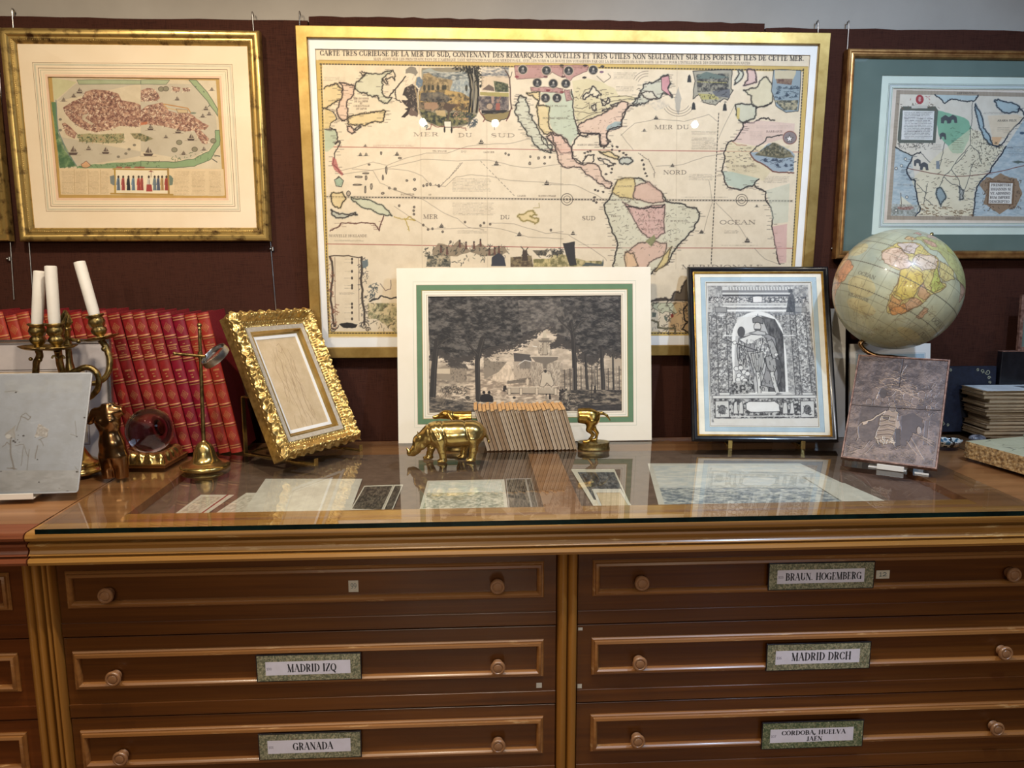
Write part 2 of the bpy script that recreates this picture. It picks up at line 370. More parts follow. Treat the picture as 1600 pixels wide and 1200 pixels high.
ROWS = [(-.094, -.300, -.131, -.226, -.187), (-.300, -.513, -.337, -.437, -.400), (-.513, -.722, -.547, -.650, -.613), (-.722, -.930, -.757, -.860, -.82)]
def chest(x0, x1, label, cols, posts, mats, recess=()):
    md, mt, mv, mm, mtp = mats
    c = empty('plan_chest', (0, 0, 0), 0, label, 'chest of drawers', 'plan chests along the wall')
    # carcass back, sides and plinth
    b = MB(); b.box(x0, x1, FY+.46, BY, FZ, -.05); b.box(x0, x0+.02, FY+.02, FY+.46, FZ, -.05); b.box(x1-.02, x1, FY+.02, FY+.46, FZ, -.05); b.box(x0+.02, x1-.02, FY+.455, FY+.46, FZ, -.05)
    b.box(x0, x1, FY+.001, FY+.02, FZ, -.935); b.box(x0+.02, x1-.02, FY+.02, FY+.46, -.093, -.05)
    b.build('carcass', md, c)
    MB().prism(MPROF, x0, x1, mm).build('cornice_moulding', None, c, smooth=True)
    t = MB()
    if recess:
        ya, yb = 1.818, 2.50; t.box(x0, x1, 1.80, ya, -.05, -.0122); t.box(x0, x1, yb, BY, -.05, -.0122); xs = [x0]+[q for r in recess for q in r]+[x1]
        for i in range(0, len(xs), 2): t.box(xs[i], xs[i+1], ya, yb, -.05, -.0122)
        t.box(x0, x1, ya, yb, -.052, -.034, M['dark']); t.m = [0 if k == 0 else 1 for k in t.m]
        t2 = MB(); t2.v = t.v; t2.f = t.f; t2.m = [1 if i >= len(t.f)-6 else 0 for i in range(len(t.f))]; t2.mats = [mtp, M['dark']]
        t2.build('top_board', None, c)
    else:
        t.box(x0, x1, 1.80, BY, -.05, -.0122, mtp); t.build('top_board', None, c)
    for (a, bb) in posts:
        p = MB(); wv = bb-a; n = 26; pr = []
        for i in range(n+1):                                # two rolls side by side
            u = i/n; q = (u*2) % 1 if u < 1 else 1.0
            pr.append((a+wv*u, 1.800-.004-.020*math.sqrt(max(0, 1-(2*q-1)**2))**.8))
        vs_ = [(x, y, -.0925) for x, y in pr]+[(x, y, FZ) for x, y in pr]; k = len(pr)
        vs_ += [(bb, FY+.46, -.0925), (a, FY+.46, -.0925), (bb, FY+.46, FZ), (a, FY+.46, FZ)]
        f = [(i, i+1, k+i+1, k+i) for i in range(k-1)]+[(k-1, 2*k, 2*k+2, 2*k-1), (2*k+1, 0, k, 2*k+3), (2*k, 2*k+1, 2*k+3, 2*k+2)]
        p.add(vs_, f, mv).build('post', None, c, smooth=True)
    for (cx0, cx1, px0, px1, kx) in cols:
        for (zt, zb, pt, pb, kz) in ROWS:
            yield drawer(c, cx0, cx1, zt, zb, px0, px1, pt, pb, [(k, kz) for k in kx], md, mt)
MAIN = (M['drawer'], M['trimw'], M['mould_v'], M['mould'], M['top'])
LEFT = (M['drawer_l'], M['trimw'], M['mould_v'], M['mould_l'], M['top'])
RIGHT = (M['drawer_l'], M['trimw'], M['mould_v'], M['mould_l'], M['top_r'])
DR = list(chest(-1.022, 1.60, 'golden brown plan chest in the centre, shallow drawers with name cards, glass sheet on top',
     [(-.998, .203, -.978, .172, (-.878, .056)), (.257, 1.53, .293, 1.48, (.413, 1.364))], [(-1.024, -1.0), (.205, .255), (1.532, 1.6)], MAIN, recess=((-.849, .176), (.272, 1.28))))
DL = list(chest(-3.2, -1.026, 'redder plan chest cut off at the left edge of the photo, beside the central one',
     [(-3.15, -1.072, -3.1, -1.107, (-2.9, -1.45))], [(-1.070, -1.028), (-3.2, -3.152)], LEFT))
DX = list(chest(1.604, 3.2, 'plan chest at the right edge, its bare top carrying a stack of booklets', [(1.66, 3.15, 1.70, 3.1, (1.85, 2.9))], [(1.606, 1.656), (3.154, 3.2)], RIGHT))
# ---------------------------------------------------------------- the sheet of glass
gl = MB(); x0, x1, y0, y1 = -.995, 1.385, 1.724, 2.545
gl.box(x0, x1, y0, y1, -.012, 0, M['glass'])
g2 = MB(); g2.mats = [M['glass'], M['glass_edge']]; g2.v = gl.v; g2.f = [gl.f[1]]+[gl.f[i] for i in (2, 3, 4, 5)]; g2.m = [0, 1, 0, 0, 0]
go = g2.build('glass_sheet'); tag(go, 'clear glass sheet with dark green edge lying over the central chest top', 'glass sheet')
# ---------------------------------------------------------------- drawing on printed surfaces
def rough(pts, amp=1.2, it=2, seed=None):
    r = random.Random(seed if seed is not None else int(abs(pts[0][0]*7+pts[0][1]*13)))
    for _ in range(it):
        q = [pts[0]]
        for a, b in zip(pts, pts[1:]):
            d = math.hypot(b[0]-a[0], b[1]-a[1]); s = min(amp, d*.35)
            q += [((a[0]+b[0])/2+r.uniform(-s, s), (a[1]+b[1])/2+r.uniform(-s, s)), b]
        pts = q; amp *= .6
    return pts
def vnoise(h, w_, cell, seed=0):
    r = np.random.RandomState(seed); gh, gw = int(h/cell)+3, int(w_/cell)+3; g = r.rand(gh, gw)
    y = np.arange(h)/cell; x = np.arange(w_)/cell; iy = y.astype(int); ix = x.astype(int)
    fy = (y-iy)[:, None]; fx = (x-ix)[None]; fy = fy*fy*(3-2*fy); fx = fx*fx*(3-2*fx)
    a = g[iy][:, ix]; b = g[iy][:, ix+1]; c = g[iy+1][:, ix]; d = g[iy+1][:, ix+1]
    return (a*(1-fx)+b*fx)*(1-fy)+(c*(1-fx)+d*fx)*fy
def fbm(h, w_, cell, seed=0, oct_=4):
    o = 0; t = 0; a = 1.0
    for i in range(oct_):
        o = o+a*vnoise(h, w_, max(1.01, cell/2**i), seed+i*17); t += a; a *= .6
    return o/t
# serif capitals: cap height 1; each glyph = (advance, strokes); stroke = (kind, numbers ...)
# kinds: 't' thick straight, 'n' thin straight, 's' serif (x, y, half width), 'e' ellipse arc (cx, cy, rx, ry, a0, a1), 'd' dot
GL = {
 'A': (.80, ['n .05 0 .38 1', 't .38 1 .68 0', 'n .16 .36 .56 .36', 's .05 0 .11', 's .68 0 .14']),
 'B': (.70, ['t .17 0 .17 1', 's .14 0 .13', 's .14 1 .13', 'e .30 .76 .25 .24 -90 90', 'e .30 .26 .31 .26 -90 90', 'n .17 1 .32 1', 'n .17 .52 .32 .52', 'n .17 0 .32 0']),
 'C': (.74, ['e .40 .5 .33 .5 40 320', 'n .68 .72 .68 .96', 'n .68 .06 .68 .24']),
 'D': (.80, ['t .17 0 .17 1', 's .14 0 .13', 's .14 1 .13', 'e .32 .5 .38 .5 -90 90', 'n .17 1 .34 1', 'n .17 0 .34 0']),
 'E': (.66, ['t .17 0 .17 1', 's .12 0 .1', 's .12 1 .1', 'n .1 1 .58 1', 'n .1 0 .6 0', 'n .17 .52 .42 .52', 'n .58 1 .58 .76', 'n .6 0 .6 .26', 'n .42 .42 .42 .62']),
 'F': (.62, ['t .17 0 .17 1', 's .16 0 .13', 's .12 1 .1', 'n .1 1 .58 1', 'n .17 .5 .42 .5', 'n .58 1 .58 .76', 'n .42 .4 .42 .6']),
 'G': (.80, ['e .40 .5 .33 .5 40 325', 'n .66 .74 .66 .96', 't .66 .04 .66 .4', 's .64 .42 .13']),
 'H': (.86, ['t .17 0 .17 1', 't .68 0 .68 1', 'n .17 .5 .68 .5', 's .17 0 .13', 's .17 1 .13', 's .68 0 .13', 's .68 1 .13']),
 'I': (.36, ['t .17 0 .17 1', 's .17 0 .14', 's .17 1 .14']),
 'J': (.46, ['t .28 .1 .28 1', 's .28 1 .14', 'e .14 .1 .14 .18 -110 0', 'd .07 .0 .06']),
 'K': (.80, ['t .17 0 .17 1', 's .17 0 .13', 's .17 1 .13', 'n .2 .4 .62 1', 't .34 .58 .66 0', 's .62 1 .1', 's .68 0 .12']),
 'L': (.64, ['t .17 0 .17 1', 's .16 1 .14', 's .12 0 .1', 'n .1 0 .58 0', 'n .58 0 .58 .28']),
 'M': (.98, ['n .13 0 .13 1', 't .15 1 .46 .02', 'n .46 .02 .79 1', 't .80 0 .80 1', 's .13 0 .11', 's .10 1 .08', 's .80 0 .13', 's .83 1 .1']),
 'N': (.84, ['n .13 0 .13 1', 't .14 1 .68 .02', 'n .68 0 .68 1', 's .13 0 .11', 's .10 1 .08', 's .68 1 .11']),
 'O': (.80, ['e .39 .5 .34 .5 0 360']),
 'P': (.66, ['t .17 0 .17 1', 's .17 0 .14', 's .14 1 .13', 'e .30 .73 .28 .27 -90 90', 'n .17 1 .32 1', 'n .17 .46 .32 .46']),
 'Q': (.80, ['e .39 .5 .34 .5 0 360', 't .36 .08 .62 -.2']),
 'R': (.76, ['t .17 0 .17 1', 's .17 0 .13', 's .14 1 .13', 'e .30 .75 .26 .25 -90 90', 'n .17 1 .32 1', 'n .17 .5 .34 .5', 't .40 .48 .56 .08', 'n .56 .06 .70 .02']),
 'S': (.60, ['e .30 .74 .21 .26 60 255', 'e .29 .26 .23 .26 -105 80', 'n .5 .74 .5 .96', 'n .07 .04 .07 .26', 't .2 .62 .40 .42']),
 'T': (.72, ['t .35 0 .35 1', 's .35 0 .14', 'n .05 1 .65 1', 'n .05 1 .05 .74', 'n .65 1 .65 .74']),
 'U': (.82, ['t .17 .3 .17 1', 'n .66 .3 .66 1', 'e .415 .3 .245 .3 180 360', 's .17 1 .13', 's .66 1 .11']),
 'V': (.78, ['t .10 1 .38 .0', 'n .38 .0 .68 1', 's .10 1 .13', 's .68 1 .1']),
 'X': (.78, ['t .1 1 .64 0', 'n .1 0 .62 1', 's .1 1 .12', 's .62 1 .1', 's .1 0 .1', 's .64 0 .12']),
 'Y': (.76, ['t .1 1 .36 .46', 'n .36 .46 .64 1', 't .36 0 .36 .46', 's .36 0 .14', 's .1 1 .12', 's .64 1 .1']),
 'Z': (.70, ['n .08 1 .58 1', 't .57 .98 .08 .02', 'n .07 0 .6 0', 'n .08 1 .08 .76', 'n .6 0 .6 .26']),
 ',': (.26, ['t .1 .06 .04 -.16']), '.': (.26, ['d .1 .05 .07']), '-': (.4, ['t .06 .42 .3 .42']), '&': (.8, ['e .3 .75 .17 .22 0 360', 'e .3 .26 .26 .28 40 360', 't .2 .62 .66 0']), "'": (.2, ['t .1 1.02 .08 .78']),
 '1': (.42, ['t .22 0 .22 1', 'n .06 .86 .22 1', 's .22 0 .12']), '0': (.6, ['e .3 .5 .24 .5 0 360']),
 '3': (.6, ['e .26 .75 .22 .25 -90 150', 'e .26 .27 .26 .27 -150 90']), '6': (.6, ['e .3 .3 .24 .3 0 360', 'e .5 .45 .44 .55 95 180']),
 '7': (.55, ['n .05 1 .5 1', 't .48 1 .2 0']), '9': (.6, ['e .28 .7 .24 .3 0 360', 'e .08 .55 .44 .55 -85 0']), '2': (.6, ['e .28 .72 .22 .28 -20 170', 'n .46 .56 .06 .02', 't .06 .03 .54 .03']),
}
def glyph_lines(text, T=.19, t=.06):
    """list of (points, widths) for a text, cap height 1, and its total length"""
    out = []; x = 0.0
    for ch in text:
        if ch == ' ': x += .42; continue
        acc = ch in 'ÓÉ'; b = {'Ó': 'O', 'É': 'E'}.get(ch, ch); adv, st = GL.get(b.upper(), GL['I'])
        for s_ in st+(['n .38 1.1 .52 1.3'] if acc else []):
            k, *v = s_.split(); v = [float(q) for q in v]
            if k in 'tn': out.append(([(x+v[0], v[1]), (x+v[2], v[3])], [T if k == 't' else t]*2))
            elif k == 's': out.append(([(x+v[0]-v[2], v[1]), (x+v[0]+v[2], v[1])], [t, t]))
            elif k == 'd': out.append(([(x+v[0]-.01, v[1]), (x+v[0]+.01, v[1])], [v[2]*2]*2))
            else:
                pts = []; ws = []; n = 22
                for i in range(n+1):
                    a = R_(v[4]+(v[5]-v[4])*i/n); pts.append((x+v[0]+v[2]*math.cos(a), v[1]+v[3]*math.sin(a)))
                    ws.append(t+(T-t)*abs(math.cos(a))**1.3)
                out.append((pts, ws))
        x += adv+.06
    return out, x
class Art:
    """a canvas over a rectangle of a surface; drawn in the photograph's coordinates through fn(px, py) -> local (x, z)"""
    def __init__(s, fn, x0, x1, z0, z1, nx, bg):
        s.fn = fn; s.b = (x0, x1, z0, z1); s.nx = nx; s.ny = max(4, int(round(nx*(z1-z0)/(x1-x0)))); s.im = np.zeros((s.ny, s.nx, 3)); s.im[:] = bg; s.k = 1.0
        if fn is not None:
            a = s.c([(800, 300)])[0]; s.k = 1.0
    def c(s, pts):
        x0, x1, z0, z1 = s.b; o = []
        for p in pts:
            lx, lz = s.fn(p[0], p[1]) if s.fn else p; o.append(((lx-x0)/(x1-x0)*(s.nx-1), (z1-lz)/(z1-z0)*(s.ny-1)))
        return np.array(o)
    def scale_at(s, p):
        q = s.c([p, (p[0]+10, p[1])]); s.k = float(np.hypot(*(q[1]-q[0])))/10; return s.k
    def _blend(s, X0, X1, Y0, Y1, m, col):
        r = s.im[Y0:Y1, X0:X1]; r += (np.array(col, float)-r)*m[..., None]
    def _box(s, P, pad):
        X0 = max(0, int(P[:, 0].min()-pad)); X1 = min(s.nx, int(P[:, 0].max()+pad)+2); Y0 = max(0, int(P[:, 1].min()-pad)); Y1 = min(s.ny, int(P[:, 1].max()+pad)+2)
        return X0, X1, Y0, Y1
    def mask(s, pts, raw=False):
        P = np.array(pts, float) if raw else s.c(pts); X0, X1, Y0, Y1 = s._box(P, 1)
        if X1 <= X0 or Y1 <= Y0: return None
        acc = np.zeros((Y1-Y0, X1-X0))
        for oy in (.25, .75):
            for ox in (.25, .75):
                gx = np.arange(X0, X1)[None]+ox-.5; gy = np.arange(Y0, Y1)[:, None]+oy-.5; ins = np.zeros(acc.shape, bool)
                Q = np.roll(P, -1, axis=0)
                for (ax, ay), (bx, by) in zip(P, Q):
                    if ay == by: continue
                    c_ = ((gy >= min(ay, by)) & (gy < max(ay, by))); xx = ax+(gy-ay)*(bx-ax)/(by-ay); ins ^= (c_ & (gx < xx))
                acc += ins
        return X0, X1, Y0, Y1, acc/4
    def poly(s, pts, col, a=1.0, edge=None, w=1.0, raw=False):
        m = s.mask(pts, raw)
        if m: s._blend(*m[:4], m[4]*a, col)
        if edge is not None: s.line(list(pts)+[pts[0]], edge, w)
        return s
    def line(s, pts, col=(50, 40, 35), w=1.0, a=1.0, ws=None, raw=False):
        P = np.array(pts, float) if raw else s.c(pts)
        if not raw: s.scale_at(pts[0])
        W = (np.array(ws) if ws is not None else np.full(len(P), w))*(1 if raw else s.k); pad = W.max()+1
        X0, X1, Y0, Y1 = s._box(P, pad)
        if X1 <= X0 or Y1 <= Y0: return s
        cov = np.zeros((Y1-Y0, X1-X0))
        for i in range(len(P)-1):
            q = P[i:i+2]; x0, x1, y0, y1 = s._box(q, max(W[i:i+2])+1)
            if x1 <= x0 or y1 <= y0: continue
            gx = np.arange(x0, x1)[None]; gy = np.arange(y0, y1)[:, None]; d = q[1]-q[0]; L = max(1e-9, d@d)
            t = np.clip(((gx-q[0, 0])*d[0]+(gy-q[0, 1])*d[1])/L, 0, 1); dist = np.hypot(gx-q[0, 0]-t*d[0], gy-q[0, 1]-t*d[1])
            wv = (W[i]+(W[i+1]-W[i])*t)/2; c_ = np.clip(wv+.5-dist, 0, 1)*np.minimum(1, wv*2+.15)
            v = cov[y0-Y0:y1-Y0, x0-X0:x1-X0]; np.maximum(v, c_, out=v)
        s._blend(X0, X1, Y0, Y1, cov*a, col); return s
    def dash(s, p0, p1, col, w, n, a=1.0, duty=.5):
        for i in range(n):
            t0 = i/n; t1 = (i+duty)/n; s.line([(p0[0]+(p1[0]-p0[0])*t, p0[1]+(p1[1]-p0[1])*t) for t in (t0, t1)], col, w, a)
    def ell(s, x, y, rx, ry, col, a=1.0, edge=None, w=.8, n=24):
        pts = [(x+rx*math.cos(2*math.pi*i/n), y+ry*math.sin(2*math.pi*i/n)) for i in range(n)]
        if col is not None: s.poly(pts, col, a)
        if edge is not None: s.line(pts+[pts[0]], edge, w)
    def coast(s, pts, fill=None, edge=(62, 50, 46), w=1.1, amp=2.0, a=.52, ticks=0, closed=False, tint=None):
        """a hand-engraved coastline: wavering dark edge, coloured wash inside, short hairs and place names along it"""
        p0 = list(pts)+([pts[0]] if closed else []); r = rough(p0, amp*1.5, 4)
        if fill is not None:
            f_ = np.array(fill, float); f_ = f_*.86+np.array((226, 206, 172))*.14; s.poly(r, f_, a); s.line(r, f_*.82, 3.6, .38)
        s.line(r, edge, w*1.25)
        rr = random.Random(len(r)+int(pts[0][0]))
        for i in range(0, len(r)-1, 3):
            x, y = r[i]; dx, dy = r[i+1][0]-x, r[i+1][1]-y; L = math.hypot(dx, dy)+1e-6; l = rr.uniform(-1.8, 1.8)
            s.line([(x, y), (x-dy/L*l+rr.uniform(-.5, .5), y+dx/L*l)], edge, .8, .85)
        if ticks:
            for i in range(0, len(r)-1, ticks*2):
                x, y = r[i]; l = rr.choice((-1, 1))*rr.uniform(4, 11); yy = y+rr.uniform(-2, 2)
                s.line([(x, y), (x+l*.4, yy)], edge, .4, .5); s.line([(x+l*.4, yy), (x+l, yy)], edge, .75, .6)
        return r
    def text(s, txt, x, y, h, x2=None, y2=None, col=(60, 50, 45), T=.19, t=.07, sp=None, a=1.0):
        """baseline from (x, y) to (x2, y2); cap height h in photo pixels"""
        L, tot = glyph_lines(txt, T, t)
        if x2 is None: x2 = x+tot*h; y2 = y
        y2 = y if y2 is None else y2; f = (x2-x)/tot; s_ = (y2-y)/(x2-x)
        for pts, ws in L:
            s.line([(x+px*f, y+s_*px*f-py*h) for px, py in pts], col, 1, a, ws=[max(v*min(h, f*1.25), .32) for v in ws])
        return s
    def scribble(s, x0, x1, y0, y1, n, col=(80, 66, 56), a=.6, w=.5, seed=1):
        r = random.Random(seed)
        for i in range(n):
            y = y0+(y1-y0)*(i+.5)/n; x = x0+r.uniform(0, 1.5); e = x1-r.uniform(0, (x1-x0)*.12)
            while x < e:
                l = r.uniform(2, 7); l = min(l, e-x); s.line([(x, y), (x+l, y)], col, w*r.uniform(.7, 1.3), a*r.uniform(.6, 1)); x += l+r.uniform(.8, 1.8)
    def tex(s, pts, dark, light, cell=6, lo=.35, hi=.65, a=1.0, seed=0, st=(1, 1)):
        """engraved texture inside a polygon"""
        m = s.mask(pts)
        if not m: return
        X0, X1, Y0, Y1, k = m; n = fbm(int((Y1-Y0)*st[1])+2, int((X1-X0)*st[0])+2, cell*max(.3, s.scale_at(pts[0])), seed, 4)
        iy = (np.arange(Y1-Y0)*st[1]).astype(int); ix = (np.arange(X1-X0)*st[0]).astype(int); n = n[iy][:, ix]
        t = np.clip((n-lo)/(hi-lo), 0, 1)[..., None]; c = np.array(dark)*(1-t)+np.array(light)*t
        r = s.im[Y0:Y1, X0:X1]; r += (c-r)*(k*a)[..., None]
    def marks(s, pts, n, col, w=.6, L=3, a=.8, seed=0, ang=None):
        """n short strokes inside a polygon"""
        xs = [p[0] for p in pts]; ys = [p[1] for p in pts]; r = random.Random(seed); P = pts
        for _ in range(n):
            x = r.uniform(min(xs), max(xs)); y = r.uniform(min(ys), max(ys)); ins = False
            for (ax, ay), (bx, by) in zip(P, P[1:]+P[:1]):
                if (ay > y) != (by > y) and x < ax+(y-ay)*(bx-ax)/(by-ay): ins = not ins
            if not ins: continue
            t = r.uniform(0, math.pi) if ang is None else ang+r.uniform(-.4, .4); l = L*r.uniform(.5, 1.3); b = r.uniform(-1, 1)*l*.3
            s.line([(x, y), (x+math.cos(t)*l/2+b, y+math.sin(t)*l/2-b), (x+math.cos(t)*l, y+math.sin(t)*l)], col, w*r.uniform(.6, 1.4), a)
    def ship(s, x, y, k=1.0, col=(46, 40, 40)):
        s.poly([(x-5*k, y), (x+5*k, y), (x+3.6*k, y+2.4*k), (x-3.6*k, y+2.4*k)], col); s.poly([(x-3*k, y-1*k), (x+.4*k, y-7*k), (x+1*k, y-.6*k)], col, .85); s.poly([(x+1.2*k, y-.8*k), (x+1.6*k, y-5*k), (x+4*k, y-1*k)], col, .8)
        s.line([(x-8*k, y+2.6*k), (x+8*k, y+2.6*k)], col, .5, .6)
    def scroll(s, x, y, r, turns=1.5, a0=0, col=(60, 45, 38), w=1.0, sgn=1):
        pts = [(x+r*(1-i/30*.85)*math.cos(a0+sgn*turns*2*math.pi*i/30), y+r*(1-i/30*.85)*math.sin(a0+sgn*turns*2*math.pi*i/30)) for i in range(31)]
        s.line(pts, col, w)
    def paper(s, amt=8, cell=60, seed=5):
        n = fbm(s.ny, s.nx, cell, seed, 5)[..., None]-.5; s.im += n*amt*np.array([2, 2.2, 2.8]); g = rng.rand(s.ny, s.nx)[..., None]-.5; s.im += g*amt*.7
    def mesh(s, name, mat, parent, y=0.0, relief=None):
        x0, x1, z0, z1 = s.b; X, Z = np.meshgrid(np.linspace(x0, x1, s.nx), np.linspace(z1, z0, s.ny)); Y = np.full(X.shape, y)
        if relief is not None: Y = Y-relief
        return grid_mesh(name, np.stack([X, Y, Z], -1), mat, parent, s.im, smooth=relief is not None)
def plane_fn(Mx, d=0.0):
    Mi = Mx.inverted(); c = Mi @ Vector(CAM); R3 = Mi.to_3x3()
    cc = (c.x, c.y, c.z); m = [[R3[i][j] for j in range(3)] for i in range(3)]
    def fn(px, py):
        v = ray(px, py); vx = m[0][0]*v[0]+m[0][1]*v[1]+m[0][2]*v[2]; vy = m[1][0]*v[0]+m[1][1]*v[1]+m[1][2]*v[2]; vz = m[2][0]*v[0]+m[2][1]*v[1]+m[2][2]*v[2]
        t = (d-cc[1])/vy; return cc[0]+vx*t, cc[2]+vz*t
    return fn
def Q(ox, oy, k): return lambda *v: [(ox+v[i]/k, oy+v[i+1]/k) for i in range(0, len(v), 2)]
def mat_board(name, parent, outer, opening, y, mat, bands=(), th=.0015, hole=True):
    """flat mount with a window; outer/opening = (x0, x1, z0, z1); bands = [(grow, width, material)] ruled round the window"""
    m = MB(); X0, X1, Z0, Z1 = outer; a0, a1, b0, b1 = opening
    def fr(o, i, yy, mt, t_):
        (ox0, ox1, oz0, oz1), (ix0, ix1, iz0, iz1) = o, i
        for (p, q, r_, s_) in ((ox0, ox1, iz1, oz1), (ox0, ox1, oz0, iz0), (ox0, ix0, iz0, iz1), (ix1, ox1, iz0, iz1)): m.box(p, q, yy, yy+t_, r_, s_, mt)
    fr(outer, opening, y, mat, th)
    for g, w_, mt in bands:
        fr((a0-g-w_, a1+g+w_, b0-g-w_, b1+g+w_), (a0-g, a1+g, b0-g, b1+g), y-.0003, mt, .0004)
    return m.build(name, None, parent)
def ink(name, c): return mat_noise(name, c, tuple(min(255, int(x*1.06)) for x in c), ns=20, rough=.85, bmp=0)
# ---------------------------------------------------------------- pictures on the wall
BK = (52, 42, 38)
def quad_box(Mx, d, pts):
    fn = plane_fn(Mx, d); q = [fn(*p) for p in pts]     # TL, TR, BR, BL
    return (q[0][0]+q[3][0])/2, (q[1][0]+q[2][0])/2, (q[2][1]+q[3][1])/2, (q[0][1]+q[1][1])/2
def backing(parent, w_, h_, ins, y0, y1, mat=None):
    return MB().box(-w_/2+ins, w_/2-ins, y0, y1, ins, h_-ins, mat or M['dark']).build('backing', None, parent)
def glazing(parent, w_, h_, ins, y):
    m = MB(); m.add([(-w_/2+ins, y, ins), (w_/2-ins, y, ins), (w_/2-ins, y, h_-ins), (-w_/2+ins, y, h_-ins)], [(0, 1, 2, 3)], M['pglass']); return m.build('glazing', None, parent)
# ---- the great sea chart
MB_ = wpose(.3065, 2.565, .2811, 0, -2.2, 0); W_, H_ = 1.676*WK, 1.0315*WK
r = posed('framed_map', MB_, 'huge framed antique sea chart with flat gold frame, centre of the wall', 'framed map')
MB().ring(W_, H_, [(0, .028), (0, 0), (.002, -.0015), (.034, -.0015), (.036, .001), (.037, .012), (.037, .028)], M['gold_flat']).build('frame', None, r)
SB = quad_box(MB_, .014, [(495, 76), (1262, 87), (1237, 525), (511, 526)])
mat_board('mount', r, (-W_/2+.036, W_/2-.036, .036, H_-.036), SB, .010, M['white'], th=.003)
backing(r, W_, H_, .030, .0155, .024); glazing(r, W_, H_, .036, .006)
a = Art(plane_fn(MB_, .0145), *SB, 1080, (231, 211, 179)); A = a
A.paper(5, 90, 3)
YL = (214, 176, 84)
# engraved border
def band(pts, w_, col, al): A.line(pts, col, w_, al)
A.poly([(493, 94), (1264, 104), (1258.5, 112), (502, 101)], YL, .95); A.poly([(493, 94), (503, 97), (517, 527), (507, 527)], YL, .95)
A.poly([(1256, 104), (1263, 104), (1241, 527), (1229.5, 527)], YL, .95); A.poly([(507, 518), (1240, 519), (1240, 526), (507, 526)], YL, .95)
A.dash((500, 100), (1258, 110), BK, 1.5, 160); A.dash((501.5, 100), (514, 520), BK, 1.5, 88); A.dash((1255.5, 108), (1231, 520), BK, 1.5, 88); A.dash((512, 520.5), (1234, 521), BK, 1.5, 150)
A.line([(498, 94), (1262, 104)], (150, 110, 50), .6)
A.text('CARTE TRES CURIEUSE DE LA MER DU SUD, CONTENANT DES REMARQUES NOUVELLES ET TRES UTILES NON SEULEMENT SUR LES PORTS ET ILES DE CETTE MER.', 500, 86.3, 7.2, 1257, 94.8, (48, 38, 36), .2, .07)
A.text('MAIS AUSSY SUR LES PRINCIPAUX PAYS DE L\'AMERIQUE TANT SEPTENTRIONALE QUE MERIDIONALE, AVEC LES NOMS & LA ROUTE DES VOYAGEURS PAR QUI LA DECOUVERTE EN A ETE FAITE. LE TOUT POUR L\'INTELLIGENCE DES DISSERTATIONS SUIVANTES', 584, 93.8, 3.6, 1172, 100.6, (92, 74, 62), .16, .08, a=.8)
# meridians, tropics, equator
RD = (176, 60, 52)
A.line([(512, 229.5), (875, 234), (1252, 237.5)], RD, .9); A.line([(509, 381), (880, 387), (1238, 388)], RD, 1.0)
A.dash((510, 307.5), (880, 311.5), BK, 1.3, 78); A.dash((880, 311.5), (1240, 314), BK, 1.3, 76); A.line([(510, 306), (880, 310), (1240, 312.5)], BK, .35, .7); A.line([(510, 309.5), (880, 313), (1240, 315.5)], BK, .35, .7)
A.dash((1123, 177), (1111, 415), BK, 1.3, 44); A.line([(877, 150), (876, 420)], BK, .5, .7)
for (x, y) in ((886, 311.5), (1159, 312.5)):
    A.ell(x, y, 9, 9, None, edge=BK, w=.8); A.ell(x, y, 5.5, 5.5, None, edge=BK, w=.6); A.text('N', x-1.5, y+1.5, 3, col=BK)
F = (158, 122, 72)
for pts in ([(1058, 100), (1056, 420)], [(655, 105), (660, 420)], [(760, 105), (762, 420)]): A.line(pts, (205, 182, 148), 1.4, .55)
GR = (184, 196, 164); YE = (224, 190, 104); PK = (222, 168, 146); OR = (228, 180, 128); BL_ = (150, 170, 168)
q8 = Q(480, 70, 8); q2 = Q(440, 0, 3.636); q3 = Q(860, 0, 3.636); q4 = Q(440, 270, 3.636); q5 = Q(860, 270, 3.636); n8 = Q(800, 90, 8)
A.coast(q8(210, 550, 300, 500, 380, 490, 440, 560, 450, 610, 430, 690, 350, 710, 260, 770, 200, 800), YE, ticks=4, amp=1.2)
A.coast(q8(400, 470, 470, 480, 540, 505, 590, 510, 580, 620, 520, 680, 490, 760, 500, 860, 490, 930, 440, 950, 390, 900, 370, 820, 400, 720, 440, 620, 450, 560), PK, ticks=4, amp=1.2, closed=True)
A.coast(q8(740, 350, 700, 400, 640, 460, 600, 520, 610, 560, 680, 610, 750, 600, 760, 630, 830, 650, 880, 640, 900, 700, 990, 730, 1060, 660, 960, 640, 940, 590, 950, 500, 940, 420, 1060, 320, 900, 370), GR, ticks=4, amp=1.4, closed=True)
A.coast(q8(1070, 315, 1100, 400, 1095, 450, 1060, 400, 980, 420, 1010, 490, 960, 470, 940, 430), None, amp=1); A.coast(q8(660, 340, 690, 380, 740, 350, 680, 330), None, amp=1)
A.coast(q8(1230, 395, 1100, 560, 1030, 640), None, w=1.4, amp=.8); A.coast(q8(1100, 570, 1110, 680, 1180, 720), None, amp=.8)
A.coast(q8(510, 920, 560, 890, 640, 870, 740, 860, 790, 840, 900, 830, 980, 830, 960, 880, 950, 960, 880, 960, 800, 970, 720, 1010, 620, 1000, 510, 990), YE, ticks=3, amp=1.2, closed=True)
A.coast(q8(500, 1020, 560, 1030, 600, 1090, 560, 1110, 510, 1080), PK, closed=True, amp=1); A.coast(q8(590, 1060, 660, 1010, 670, 1030, 610, 1070), (190, 176, 170), closed=True, amp=.7)
